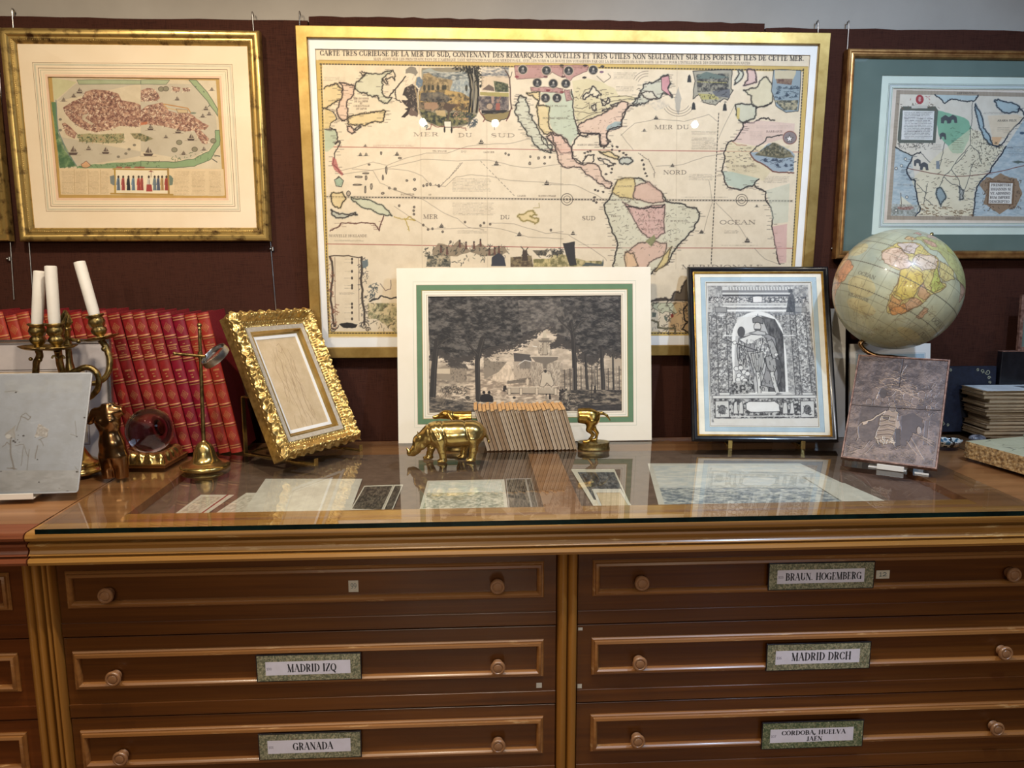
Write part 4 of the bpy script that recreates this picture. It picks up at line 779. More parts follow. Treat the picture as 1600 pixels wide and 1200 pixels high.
# castle, harbour and mountain vignettes at the upper right
A.poly(rough(e8(130, 120, 480, 110, 470, 270, 490, 290, 440, 380, 400, 370, 330, 425, 220, 400, 180, 330, 130, 370, 150, 210), 1.2, 2), (166, 160, 140), 1, BK, 1.1); A.tex(e8(160, 150, 450, 140, 450, 290, 170, 310), (66, 66, 66), (150, 144, 124), 4, seed=3); A.poly(e8(170, 160, 250, 125, 360, 155, 460, 175, 350, 190, 165, 190), (108, 126, 116)); A.poly(e8(175, 320, 330, 330, 370, 375, 210, 375), (180, 170, 100)); A.poly(e8(300, 300, 460, 280, 460, 360, 330, 345), (96, 100, 112), .8); A.line(e8(170, 215, 430, 225), (190, 180, 90), 1); A.marks(e8(150, 140, 460, 140, 420, 400, 200, 400), 70, (50, 48, 50), .8, 3, seed=31)
for (x, y) in ((98, 185), (136, 430), (415, 440)): A.poly([(p[0], p[1]) for p in e8(x-20, y+35, x-12, y-20, x, y-35, x+12, y-20, x+18, y+35)], (60, 58, 58))
A.poly(rough(e8(850, 110, 1095, 115, 1070, 480, 960, 490, 870, 430, 830, 300), 1, 2), (142, 160, 168), 1, BK, .9); A.poly(rough(e8(860, 110, 1050, 115, 1040, 160, 1000, 230, 910, 215, 860, 190), 1, 2), (206, 190, 152)); A.tex(e8(870, 190, 1020, 190, 1010, 245, 880, 230), (120, 84, 70), (150, 120, 96), 3); A.marks(e8(860, 260, 1080, 250, 1070, 360, 860, 360), 50, (60, 78, 96), .9, 4, seed=32, ang=0); A.tex(e8(850, 380, 1070, 380, 1060, 470, 940, 470), (84, 86, 76), (176, 164, 128), 3, seed=5)
for (x, y) in ((883, 318), (968, 332), (905, 365), (1048, 345), (1062, 270), (1005, 275)): A.ship(*e8(x, y)[0], .55, (40, 60, 84))
A.ell(*e8(995, 715)[0], 10.5, 10, (142, 128, 128), edge=(150, 80, 66), w=1.2); X, Y = e8(992, 725)[0]
A.poly([(X+(6.2 if i % 2 == 0 else 2.6)*math.cos(-math.pi/2+i*math.pi/5), Y+(6.2 if i % 2 == 0 else 2.6)*math.sin(-math.pi/2+i*math.pi/5)) for i in range(10)], (232, 226, 222), edge=BK, w=.6)
A.poly(rough(e8(640, 850, 720, 840, 800, 770, 860, 770, 930, 790, 1000, 830, 1040, 870, 1030, 1020, 940, 1020, 840, 1010, 780, 960, 700, 930), 1, 2), (150, 166, 178)); A.poly(rough(e8(680, 870, 760, 830, 790, 780, 810, 820, 835, 760, 890, 770, 905, 850, 925, 790, 945, 860, 990, 835, 1035, 890, 900, 900), .8, 2), (110, 104, 76)); A.tex(e8(690, 860, 790, 790, 835, 765, 890, 770, 1000, 840, 1030, 895), (76, 76, 56), (160, 146, 108), 3, a=.8); A.marks(e8(690, 900, 1030, 900, 1020, 1010, 800, 970), 60, (54, 66, 86), .9, 4, seed=33, ang=0)
for (x, y) in ((775, 915), (845, 915), (875, 915), (885, 960), (958, 960)): A.ship(*e8(x, y)[0], .55, (40, 56, 84))
A.line(rough(e8(640, 855, 700, 790, 760, 760, 790, 710, 870, 700, 930, 690), 1.6, 3), (66, 60, 56), 1.6); A.line(rough(e8(640, 855, 690, 920, 780, 970, 840, 1015, 940, 1025, 1030, 1030), 1.2, 3), (130, 70, 56), 2)
# lower ornaments
k4 = lambda *v: q4(*v)
A.line(rough(k4(275, 480, 290, 600, 282, 740, 300, 870), 2, 3), (70, 52, 44), 3.2, .9); A.line(rough(k4(455, 480, 450, 600, 460, 740, 470, 860), 2, 3), (70, 56, 48), 3.4, .9); A.line(rough(k4(270, 475, 380, 470, 450, 480), 1.2, 2), (80, 60, 50), 1.6); A.line(k4(302, 480, 305, 845), (130, 100, 84), .8); A.line(k4(437, 480, 440, 840), (130, 100, 84), .8)
for (x, y, r_, s_) in ((298, 868, 7, 1), (470, 868, 7, -1), (290, 890, 4, 1), (490, 890, 4, -1)): A.scroll(*q4(x, y)[0], r_, 1.4, 0, (60, 46, 40), 1.3, s_)
A.poly(rough(k4(325, 860, 370, 850, 435, 862, 420, 880, 350, 880), .8, 2), (50, 44, 42)); A.marks(k4(262, 480, 300, 480, 320, 890, 262, 890), 90, (150, 90, 66), .9, 4, seed=41); A.marks(k4(440, 480, 490, 480, 490, 860, 450, 890), 90, (84, 80, 78), 1, 4, seed=42)
A.poly(rough(k4(455, 500, 490, 490, 490, 530, 462, 545), 1, 2), (110, 124, 128)); A.marks(k4(500, 640, 550, 620, 540, 720, 505, 720), 60, (70, 84, 90), 1.1, 4, seed=43)
for i, y in enumerate((490, 510, 560, 598, 640, 655, 745, 765, 795, 830)): A.ell(*q4(400, y)[0], 1.5, 2.4, (70, 56, 50)); A.scribble(q4(355, 0)[0][0], q4(395, 0)[0][0], 270+(y-2)/3.636, 270+(y+3)/3.636, 1, seed=i)
A.scribble(q4(325, 0)[0][0], q4(412, 0)[0][0], 270+678/3.636, 270+694/3.636, 3); A.tex(k4(490, 740, 655, 740, 655, 915, 600, 870, 540, 830, 490, 830), (132, 130, 86), (214, 192, 142), 6, .35, .6, a=.9); A.marks(k4(490, 740, 655, 740, 655, 910, 500, 860), 70, (84, 74, 56), .9, 5, seed=44); A.coast(k4(500, 730, 560, 700, 655, 710), None, (60, 56, 54), 1.6, amp=2)
A.line(rough(k4(560, 630, 590, 670, 620, 660, 620, 610), 1, 2), (100, 76, 80), .9)
v4 = k4
A.tex(v4(820, 535, 830, 470, 870, 470, 960, 470, 960, 535), (92, 92, 82), (196, 176, 140), 4); A.poly(rough(v4(860, 470, 860, 430, 890, 400, 960, 420, 1010, 380, 1070, 440, 1130, 400, 1160, 430, 1260, 420, 1290, 450, 1240, 470, 1150, 475, 1070, 450, 1000, 475), 1.4, 2), (138, 118, 92), .8)
A.marks(v4(805, 430, 960, 390, 1080, 400, 1290, 410, 1290, 480, 820, 535), 190, (64, 66, 60), 1, 4, seed=51)
for (x, y) in ((1012, 400), (1048, 410), (1093, 408), (1130, 395), (905, 430), (940, 440), (1180, 445), (1210, 440), (1235, 435)): A.poly(v4(x-6, y+25, x-5, y-8, x+4, y-8, x+8, y+25), (120, 78, 66)); A.ell(*q4(x, y-14)[0], 1.4, 1.7, (70, 56, 50))
A.poly(rough(v4(1190, 530, 1195, 480, 1230, 455, 1265, 480, 1275, 530), .6, 2), (66, 68, 80)); A.tex(v4(1300, 480, 1420, 470, 1430, 535, 1300, 535), (96, 78, 60), (150, 130, 92), 4); A.line(v4(1360, 420, 1405, 470), BK, 1.2); A.line(v4(1400, 425, 1365, 470), BK, 1.2); A.poly(v4(1370, 440, 1395, 440, 1400, 500, 1365, 500), (86, 70, 60))
A.poly(rough(v4(1425, 440, 1450, 470, 1500, 475, 1510, 440, 1495, 440), .8, 2), (120, 108, 88)); A.poly(rough(v4(1530, 450, 1560, 480, 1600, 475, 1600, 440), .8, 2), (120, 108, 88)); A.marks(v4(1440, 430, 1600, 430, 1600, 475, 1450, 475), 50, (60, 60, 58), 1, 3, seed=52); A.tex(v4(1430, 490, 1600, 485, 1600, 535, 1430, 535), (132, 124, 72), (206, 184, 120), 5)
A.tex(q5(0, 470, 60, 460, 200, 500, 290, 500, 300, 530, 0, 535), (130, 122, 74), (208, 186, 130), 5); A.poly(rough(q5(70, 400, 140, 390, 140, 440, 150, 525, 110, 530, 90, 470), .8, 2), (66, 62, 62)); A.marks(q5(0, 430, 60, 430, 60, 475, 0, 470), 30, (56, 56, 56), 1, 3, seed=53); A.poly(rough(q5(200, 510, 290, 520, 300, 480, 300, 530, 180, 530), .6, 2), (90, 100, 96))
b8 = Q(1000, 400, 8.57)
A.coast(b8(145, 610, 210, 580, 350, 560, 380, 600, 470, 480, 540, 490, 560, 410, 640, 310, 720, 280, 720, 600), (88, 72, 58), amp=1.2, closed=True, a=.95); A.poly(b8(160, 630, 540, 630, 560, 720, 480, 770, 340, 740, 300, 770, 170, 690), (196, 196, 160), .9, (90, 90, 70), .8); A.poly(b8(430, 620, 650, 610, 640, 1010, 380, 1000, 380, 820, 500, 760), (206, 160, 104), .7)
A.marks(b8(150, 600, 660, 600, 660, 1030, 150, 1030), 90, (86, 74, 60), 1, 5, seed=61); A.line(rough(b8(640, 640, 580, 720, 600, 860, 640, 880, 560, 980, 650, 1020), 1.4, 3), (56, 42, 36), 2.2); A.ell(*b8(430, 800)[0], 2.4, 3, (170, 60, 46)); A.poly(rough(b8(160, 750, 220, 760, 210, 820, 160, 820), .8, 2), (110, 116, 100)); A.poly(rough(b8(320, 800, 370, 830, 360, 880, 330, 850), .8, 2), (110, 116, 100)); A.line(rough(b8(160, 860, 240, 890, 240, 960, 400, 970, 470, 970, 470, 1040), .8, 2), (120, 110, 80), 3)
for p_, n_, sd in ((n8(780, 300, 1500, 500, 1000, 770, 790, 700), 60, 71), (q5(320, 100, 840, 200, 700, 440, 380, 500), 120, 72), (q3(60, 780, 130, 900, 330, 1040, 200, 980), 60, 73), (e8(430, 800, 700, 800, 640, 1040, 430, 1000), 50, 74), (n8(60, 560, 200, 700, 430, 1100, 300, 1000), 50, 75)):
    A.marks(list(p_), n_, (96, 80, 66), .7, 4.5, seed=sd, ang=0)
gy_ = A.im.mean(2, keepdims=True); A.im = A.im*.80+(gy_*np.array((1.03, 1.0, .93)))*.20
dk = np.clip((150-gy_)/150, 0, 1); A.im = A.im*(1-.22*dk)
A.mesh('print', M['art'], r, .0145)
# ---- the city view in a beaded gold frame (left) and its neighbour's edge
M['gilt_worn'] = mat_noise('worn_gilt', (92, 66, 42), (204, 172, 104), scale=(1, 1, 1), ns=34, rough=.3, metal=.75, bmp=.1, lo=.3, hi=.5, detail=8)
M['mat_peach'] = mat_noise('peach_mount', (240, 218, 186), (246, 226, 196), ns=6, rough=.9, bmp=.02)
def gold_frame(Mx, w_, h_, label, group=None):
    r = posed('framed_view', Mx, label, 'framed picture', group)
    MB().ring(w_, h_, [(0, .034), (0, .008), (.004, .002), (.010, 0), (.018, .002), (.023, .008), (.025, .010), (.029, .010), (.031, .008), (.036, .011), (.041, .014), (.044, .018), (.046, .024), (.046, .034)], M['gilt_worn']).build('frame', None, r, smooth=True)
    b = MB(); n = 0
    for side in range(4):
        L = (w_ if side % 2 == 0 else h_)-.066; k = int(L/.0062)
        for i in range(k):
            t = -L/2+L*(i+.5)/k; x, z = ((t, .033), (w_/2-.033, h_/2+t), (t, h_-.033), (-w_/2+.033, h_/2+t))[side]
            b.sphere((x, .0105, z), .0026, 3)
    b.build('beading', M['gilt_worn'], r, smooth='all'); return r
VM = wpose(-1.0406, 2.556, .6632, 0, .35, .1); VW, VH = .7828*WK, .6422*WK
r = gold_frame(VM, VW, VH, 'gold beaded frame holding a coloured bird\'s-eye city view, upper left of the wall')
VB = quad_box(VM, .024, [(76, 119), (343, 123), (355.5, 311), (91, 309)])
l1 = ink('brown_rule', (120, 92, 66)); l2 = ink('green_rule', (150, 160, 130)); l3 = ink('wash_rule', (206, 196, 170)); l4 = ink('pink_rule', (226, 190, 160))
mat_board('mount', r, (-VW/2+.044, VW/2-.044, .044, VH-.044), (VB[0]+.001, VB[1]-.001, VB[2]+.001, VB[3]-.001), .020, M['mat_peach'], [(.0, .007, l4), (.011, .0012, l3), (.020, .001, l2), (.026, .0014, l1), (.034, .006, l3), (.0425, .001, l1)], th=.0025)
backing(r, VW, VH, .036, .026, .033); glazing(r, VW, VH, .045, .017)
a = Art(plane_fn(VM, .0238), *VB, 560, (216, 198, 166)); A = a; A.paper(8, 50, 9)
v3 = Q(70, 110, 6); w3 = Q(220, 110, 6)
OC = (196, 152, 70)
for p in ([(74, 117), (345, 121), (344, 126), (76, 121)], [(74, 117), (81, 119), (96, 312), (89, 312)], [(337, 121), (345, 121), (358, 313), (350, 313)], [(89, 304), (358, 306), (358, 313), (89, 312)]): A.poly(p, OC, .95)
A.poly(rough(v3(110, 290, 300, 120, 900, 130, 900, 800, 300, 900, 190, 740, 130, 620), 1, 2)+w3(440, 840, 640, 740, 720, 600, 700, 400, 560, 130, 0, 120), (192, 180, 158), .8)
A.poly([(81, 121), (120, 128), (85, 158)], (206, 200, 150)); A.poly(rough(v3(300, 90, 900, 95, 900, 130, 320, 130), .8, 2), (158, 176, 132), .8, (90, 100, 80), .7); A.poly(rough(w3(0, 90, 270, 90, 240, 130, 0, 130), .8, 2), (158, 176, 132), .8, (90, 100, 80), .7)
A.poly(rough(v3(60, 290, 105, 300, 115, 500, 125, 640, 190, 760, 300, 890, 140, 915, 130, 800), 1, 2), (84, 130, 84), .9); A.tex(v3(60, 300, 110, 560, 300, 900, 140, 915), (60, 104, 66), (140, 170, 110), 8, a=.7); A.line(rough(v3(105, 280, 125, 560, 190, 740, 300, 900), .8, 2), (104, 128, 130), 1.6, .8)
A.poly(rough(v3(300, 900, 450, 880, 600, 870, 900, 850, 900, 915, 300, 915), 1.2, 3), (126, 158, 110)); A.poly(rough(w3(0, 850, 300, 860, 500, 830, 640, 760, 700, 660, 700, 560, 735, 560, 740, 700, 660, 830, 500, 900, 300, 915, 0, 915), 1, 3), (134, 166, 116), .95, (70, 90, 66), .8); A.poly(rough(w3(450, 90, 520, 90, 620, 200, 720, 360, 720, 430, 690, 380, 600, 260), .8, 2), (150, 172, 122), .95, (70, 80, 60), .9)
A.marks(v3(140, 880, 900, 850, 900, 910, 150, 915), 60, (70, 96, 60), .8, 3, seed=1); A.marks(w3(0, 850, 640, 740, 700, 820, 0, 915), 70, (70, 96, 60), .8, 3, seed=2); A.marks(w3(450, 90, 620, 200, 720, 360, 640, 330), 30, (50, 60, 50), .9, 2.2, seed=3)
city = v3(170, 350, 260, 290, 350, 260, 380, 200, 480, 180, 600, 190, 690, 220, 720, 280, 840, 300, 900, 330, 900, 530, 700, 520, 600, 560, 480, 580, 360, 550, 260, 480, 190, 400)
def town(p, n, sd):
    A.poly(rough(p, 1.2, 2), (170, 112, 92), .92); A.tex(p, (126, 76, 66), (206, 160, 130), 3, .3, .7, seed=sd); A.marks(p, n, (240, 220, 190), .9, 3.2, seed=sd); A.marks(p, n, (88, 52, 48), .7, 2.6, seed=sd+1)
town(city, 300, 3); town(w3(0, 380, 60, 330, 200, 300, 260, 380, 330, 400, 460, 400, 520, 450, 600, 520, 520, 560, 400, 570, 200, 520, 0, 500), 190, 7); town(w3(0, 190, 60, 165, 130, 175, 180, 260, 130, 290, 0, 290), 60, 9); town(v3(160, 500, 190, 490, 300, 590, 280, 640, 200, 600), 26, 11); town(w3(500, 560, 560, 560, 640, 640, 620, 690, 570, 680), 26, 13); town(w3(460, 440, 640, 520, 600, 560, 500, 540), 20, 12); town(w3(290, 150, 370, 160, 360, 200, 300, 195), 12, 14); town(w3(390, 165, 460, 165, 460, 195, 400, 195), 10, 15)
A.poly(v3(350, 420, 420, 400, 380, 450, 460, 500, 440, 515, 350, 460), (206, 190, 160), .8); A.poly(rough(v3(300, 600, 420, 590, 520, 600, 740, 590, 750, 640, 720, 680, 520, 680, 330, 670), .8, 2), (170, 160, 112)); A.marks(v3(300, 600, 750, 590, 740, 680, 330, 670), 130, (74, 88, 54), .9, 3, seed=16); A.marks(v3(300, 600, 750, 590, 740, 680, 330, 670), 40, (200, 150, 110), .9, 2.4, seed=17)
A.tex(v3(800, 590, 900, 590, 900, 650, 840, 640), (90, 92, 62), (170, 154, 110), 3); A.tex(w3(0, 590, 120, 640, 40, 670, 0, 660), (84, 90, 58), (170, 154, 110), 3)
A.line(w3(215, 315, 440, 355, 470, 400), (196, 132, 60), 1.6); A.line(w3(215, 315, 240, 350, 330, 370, 430, 380), (214, 168, 90), 1.1); A.poly(w3(330, 360, 440, 370, 440, 400, 350, 400), (206, 176, 130), .9, (100, 70, 50), .6); A.ell(*w3(490, 400)[0], 5, 1.5, (120, 130, 110)); A.poly(w3(0, 490, 60, 480, 60, 505, 0, 515), (206, 108, 66), .8)
for (x, y, k) in ((265, 770, 1.5), (570, 765, 1.2), (410, 735, .8), (325, 200, 1.0), (175, 280, .7), (270, 242, .7)): A.ship(*v3(x, y)[0], k, (92, 72, 64))
for (x, y, k) in ((470, 640, 1.2), (70, 780, 1.6), (340, 270, .7), (610, 360, .8), (350, 575, 1), (235, 625, .6), (590, 740, .7), (640, 410, .7), (665, 180, .6), (580, 430, .7), (400, 780, .7), (90, 545, 1.0)): A.ship(*w3(x, y)[0], k, (84, 66, 58))
for (x, y) in ((360, 675), (315, 745), (505, 740), (190, 175), (235, 172), (680, 660)): A.ell(*w3(x, y)[0], 4.4, 3.6, (134, 128, 100), .9, (90, 76, 62), .8)
for (x, y) in ((145, 460), (145, 560), (840, 700), (790, 740), (760, 780), (690, 810)): A.ell(*v3(x, y)[0], 2.6, 2, (120, 110, 96), .9)
A.line(w3(670, 830, 715, 860), (70, 66, 60), 1.3); A.line(w3(690, 795, 740, 805), (70, 66, 60), 1.3); A.poly(rough(v3(340, 880, 390, 850, 430, 890, 400, 910, 350, 905), .8, 2), (222, 160, 110), .9, (110, 70, 60), .7)
for x in (660, 740, 830, 870): A.poly(v3(x, 915, x+20, 900, x+70, 905, x+60, 920), (170, 80, 62), .8)
A.poly(v3(135, 918, 900, 918, 900, 1165, 150, 1165), (228, 200, 156)); A.poly(w3(0, 918, 775, 925, 790, 1172, 0, 1165), (228, 200, 156))
for x0, x1 in ((160, 275), (285, 395), (410, 510), (525, 600)): A.scribble(v3(x0, 0)[0][0], v3(x1, 0)[0][0], 110+945/6, 110+1160/6, 19, (140, 110, 80), .5, .6, seed=x0)
for x0, x1 in ((310, 455), (475, 605), (640, 755)): A.scribble(w3(x0, 0)[0][0], w3(x1, 0)[0][0], 110+945/6, 110+1165/6, 19, (140, 110, 80), .5, .6, seed=x0)
for x in (275, 405, 520): A.line(v3(x, 930, x+6, 1160), (170, 130, 80), .5)
A.poly(v3(640, 920, 900, 925, 900, 1150, 650, 1150)+[], (238, 222, 190)); A.poly(w3(0, 925, 250, 925, 255, 1150, 0, 1150), (238, 222, 190)); A.line(v3(655, 925, 660, 1150), (190, 150, 60), 3); A.line(w3(255, 925, 262, 1155), (170, 130, 56), 3); A.line(v3(640, 925, 900, 930), (180, 140, 60), 2); A.line(w3(0, 930, 250, 930), (180, 140, 60), 2); A.line(v3(620, 1155, 900, 1160), (180, 140, 60), 2.4); A.line(w3(0, 1160, 300, 1165), (180, 140, 60), 2.4)
A.poly(rough(v3(610, 990, 650, 980, 655, 1080, 615, 1060), .8, 2), (120, 130, 130)); A.poly(rough(w3(265, 980, 305, 1010, 300, 1070, 270, 1080), .8, 2), (110, 128, 112))
figs = [(v3, 690, (96, 116, 140)), (v3, 735, (180, 70, 66)), (v3, 785, (40, 42, 50)), (v3, 830, (104, 134, 160)), (v3, 880, (190, 66, 58)), (w3, 10, (180, 70, 60)), (w3, 75, (206, 196, 180)), (w3, 130, (110, 130, 140)), (w3, 165, (84, 94, 120)), (w3, 200, (190, 150, 90)), (w3, 240, (176, 60, 50))]
for q_, x, c_ in figs:
    A.poly(q_(x-16, 1125, x-10, 1010, x+10, 1010, x+18, 1125), c_); A.ell(*q_(x, 998)[0], 1.6, 2.2, (70, 52, 46)); A.line(q_(x-10, 1020, x-16, 1070), c_, 1.2); A.line(q_(x+4, 1030, x+4, 1120), (60, 40, 40), .5)
A.poly(w3(55, 1070, 100, 1070, 110, 1135, 50, 1135), (176, 60, 56)); A.poly(w3(70, 950, 95, 938, 125, 955, 98, 950), (150, 60, 50)); A.line(w3(97, 950, 97, 1000), (110, 70, 50), .7)
gy_ = A.im.mean(2, keepdims=True); A.im = A.im*.82+gy_*np.array((1.04, 1.0, .92))*.18
A.mesh('print', M['art'], r, .0238)
r = gold_frame(wpose(-1.822, 2.556, .664, 0, .35), .72*WK, .6422*WK, 'gold frame cut off by the left edge of the photo, only its side showing')
mat_board('mount', r, (-.37+.044, .37-.044, .044, .618), (-.2, .2, .15, .5), .020, M['mat_peach'], [(.01, .0015, l1)], th=.0025); MB().box(-.21, .21, .0226, .0240, .14, .51, M['cream']).build('print', None, r); backing(r, .72*WK, VH, .036, .026, .033); glazing(r, .72*WK, VH, .045, .017)
# ---- the map of the African kingdoms (right)
M['gilt_orange'] = mat_noise('reddish_gilt', (146, 98, 56), (200, 152, 92), scale=(1, 1, 1), ns=24, rough=.3, metal=.7, bmp=.1, detail=7)
M['green_mat'] = mat_noise('green_mount', (92, 108, 100), (100, 116, 108), ns=8, rough=.85, bmp=.02)
M['pale_mat'] = mat_noise('pale_green_mount', (206, 216, 202), (216, 226, 212), ns=8, rough=.85, bmp=.02)
AM = wpose(1.6855, 2.556, .6046, 0, .35, 0); AW, AH = .9263*WK, .6705*WK
r = posed('framed_map', AM, 'framed map of African kingdoms with dark green mount, upper right of the wall', 'framed map')
MB().ring(AW, AH, [(0, .034), (0, .004), (.004, 0), (.009, 0), (.012, .004), (.014, .004), (.018, .001), (.023, .002), (.027, .008), (.0285, .016), (.0285, .034)], M['gilt_orange']).build('frame', None, r, smooth=True)
OB = quad_box(AM, .020, [(1378.5, 118), (1699, 122), (1684, 367), (1360, 366)]); PB = quad_box(AM, .022, [(1396, 136.5), (1681, 143), (1668, 349), (1378.5, 348)])
OB = (OB[0], -OB[0]+.0, OB[2], OB[3]); PB = (PB[0], -PB[0], PB[2], PB[3])
mat_board('mount', r, (-AW/2+.027, AW/2-.027, .027, AH-.027), OB, .016, M['green_mat'], th=.002)
g1 = ink('grey_rule', (96, 104, 104)); g2_ = ink('grey_wash', (188, 196, 196))
mat_board('inner_mount', r, (OB[0]-.01, OB[1]+.01, OB[2]-.01, OB[3]+.01), PB, .0185, M['pale_mat'], [(.002, .001, g1), (.006, .004, g2_), (.011, .0015, g1), (.015, .001, g1)], th=.002)
backing(r, AW, AH, .022, .024, .033); glazing(r, AW, AH, .028, .012)
a = Art(plane_fn(AM, .022), *PB, 620, (220, 210, 196)); A = a; A.paper(7, 40, 21)
f8 = Q(1370, 110, 4.8)
A.poly(f8(0, 0, 1500, 0, 1500, 1200, 0, 1200), (224, 204, 184), .5)
def rect(q_, x0, y0, x1, y1): return q_(x0, y0, x1, y0, x1, y1, x0, y1)
A.poly(f8(148, 148, 1460, 175, 1400, 1130, 75, 1120), (176, 160, 140)); A.poly(f8(175, 178, 1430, 205, 1375, 1098, 105, 1090), (222, 212, 194))
for i in range(90): t = i/90; A.line([f8(150+(75-150)*t, 150+970*t)[0], f8(176+(105-176)*t, 150+970*t)[0]], (120, 106, 92), .6, .7)
for i in range(120): t = i/120; A.line([f8(150+1300*t, 148+27*t)[0], f8(150+1300*t, 178+27*t)[0]], (120, 106, 92), .6, .7); A.line([f8(80+1300*t, 1092)[0], f8(80+1300*t, 1120)[0]], (120, 106, 92), .6, .7)
SEA = (176, 190, 194)
A.poly(f8(140, 575, 250, 630, 270, 640, 230, 730, 225, 770, 260, 820, 290, 830, 300, 940, 330, 1040, 290, 1092, 108, 1090), SEA, .95); A.poly(f8(970, 570, 1130, 330, 1430, 400, 1375, 1098, 720, 1092, 735, 960, 770, 840, 840, 770, 900, 700), SEA, .95); A.poly(f8(435, 182, 520, 245, 560, 215, 620, 220, 720, 230, 760, 190), (184, 198, 196), .95)
A.tex(f8(140, 600, 260, 650, 320, 1040, 110, 1090), (150, 168, 176), (200, 206, 204), 5, a=.5, st=(1, 3)); A.tex(f8(970, 570, 1130, 330, 1430, 400, 1375, 1098, 720, 1092, 840, 770), (158, 174, 180), (204, 208, 204), 6, a=.5, st=(1, 3))
A.poly(rough(f8(455, 300, 540, 320, 640, 350, 690, 380, 710, 430, 690, 520, 640, 620, 570, 620, 530, 560, 470, 500, 450, 400), 1, 2), (122, 174, 142), .9); A.marks(f8(540, 430, 660, 430, 650, 610, 560, 600), 50, (86, 120, 96), .6, 3, seed=1, ang=0)
A.poly(f8(470, 620, 700, 440, 760, 450, 960, 570, 830, 760, 730, 900, 720, 1090, 310, 1090, 300, 940, 260, 820), (226, 214, 178), .6)
A.coast(f8(140, 575, 180, 600, 260, 640, 300, 620, 330, 615), None, (60, 60, 60), 1.3, amp=1); A.coast(f8(265, 650, 230, 730, 225, 770, 260, 820, 290, 830, 300, 940, 330, 1040, 290, 1092), None, (40, 48, 60), 1.6, amp=1, ticks=2)
A.coast(f8(970, 570, 930, 640, 860, 730, 830, 780, 770, 840, 750, 880, 735, 960, 720, 1092), None, (40, 48, 60), 1.6, amp=1, ticks=2); A.coast(f8(435, 182, 500, 240, 515, 245, 560, 215, 620, 225, 680, 235, 730, 230, 755, 200, 760, 185), None, (50, 56, 62), 1.3, amp=1)
A.coast(f8(740, 250, 760, 290, 790, 350, 800, 430, 850, 500, 870, 560, 840, 550, 800, 500, 770, 430, 755, 360, 740, 300), (150, 178, 190), (40, 48, 60), 1.2, amp=.8, closed=True, a=.9); A.coast(f8(880, 230, 910, 215, 1000, 240, 1070, 270, 1060, 310, 1000, 320, 940, 310, 900, 270), (158, 182, 190), (40, 48, 60), 1.2, amp=1, closed=True, a=.9)
A.coast(f8(870, 560, 900, 575, 930, 560, 1000, 460, 1110, 350, 1090, 300, 1070, 280), None, (40, 48, 60), 1.5, amp=1, ticks=2); A.poly(f8(830, 340, 1050, 330, 1100, 350, 940, 530, 880, 560), (232, 206, 170), .6); A.poly(f8(860, 500, 940, 500, 910, 560, 870, 555), (224, 170, 120), .7)
A.line(rough(f8(235, 735, 400, 770, 560, 795, 700, 790, 830, 775, 960, 750, 1100, 715, 1400, 650), .4, 2), (120, 70, 60), 1.1)
A.marks(f8(700, 400, 760, 450, 960, 570, 880, 700, 700, 760, 700, 560), 260, (70, 60, 48), .7, 3, seed=3); A.marks(f8(480, 620, 700, 640, 830, 760, 730, 900, 720, 1090, 380, 1090, 300, 860), 190, (84, 72, 58), .6, 4, seed=4, ang=0); A.marks(f8(330, 1000, 720, 1040, 720, 1090, 330, 1090), 80, (110, 80, 50), .9, 4, seed=5, ang=.2)
for p in (f8(720, 240, 715, 350, 700, 440, 700, 560, 650, 620, 560, 740, 500, 800, 470, 880), f8(560, 740, 620, 830, 640, 950), f8(470, 740, 490, 640, 510, 540), f8(590, 700, 680, 600), f8(640, 950, 700, 780, 720, 700), f8(330, 620, 400, 690), f8(380, 850, 360, 960, 420, 1010), f8(500, 800, 560, 850, 620, 870), f8(700, 560, 770, 620, 790, 700), f8(300, 850, 370, 920, 350, 1000)): A.line(rough(p, 1.4, 3), (80, 80, 76), 1.0, .9)
A.coast(f8(450, 890, 480, 880, 520, 950, 480, 1020, 455, 960), (130, 152, 162), (50, 56, 60), 1.1, amp=1, closed=True, a=.9); A.coast(f8(620, 870, 650, 900, 650, 960, 620, 970), (150, 160, 166), (60, 60, 60), .9, amp=1, closed=True); A.poly(f8(445, 680, 470, 680, 470, 740, 445, 740), (110, 122, 136), .8)
for (x, y, k) in ((515, 370, 1.3), (570, 365, 1.2), (305, 690, 1), (355, 720, 1.2), (495, 490, .9)): A.poly(rough(f8(x-26*k, y+26, x-26*k, y-14, x, y-28*k, x+24*k, y-16, x+28*k, y+28, x+12, y+28, x+8, y+6, x-8, y+6, x-12, y+28), .3, 1), (76, 78, 82), .95)
A.poly(f8(175, 290, 195, 270, 440, 270, 460, 300, 440, 545, 165, 545, 155, 520), (96, 100, 90)); A.poly(f8(195, 300, 432, 305, 420, 522, 182, 520), (224, 222, 216)); A.scribble(1370+205/4.8, 1370+420/4.8, 110+310/4.8, 110+512/4.8, 17, (70, 66, 64), .85, .8, seed=7); A.marks(f8(150, 240, 460, 250, 460, 300, 160, 290), 50, (110, 96, 80), .9, 3, seed=8); A.marks(f8(140, 540, 450, 540, 430, 585, 170, 585), 50, (90, 84, 76), .9, 3, seed=9); A.poly(f8(260, 262, 380, 262, 380, 285, 260, 285), (206, 200, 186))
A.ell(*f8(322, 218)[0], 6.2, 7.4, (166, 62, 66)); A.ell(*f8(322, 216)[0], 2.4, 4, (206, 160, 156)); A.marks(f8(240, 190, 400, 190, 400, 240, 240, 240), 14, (170, 70, 70), .8, 3, seed=10)
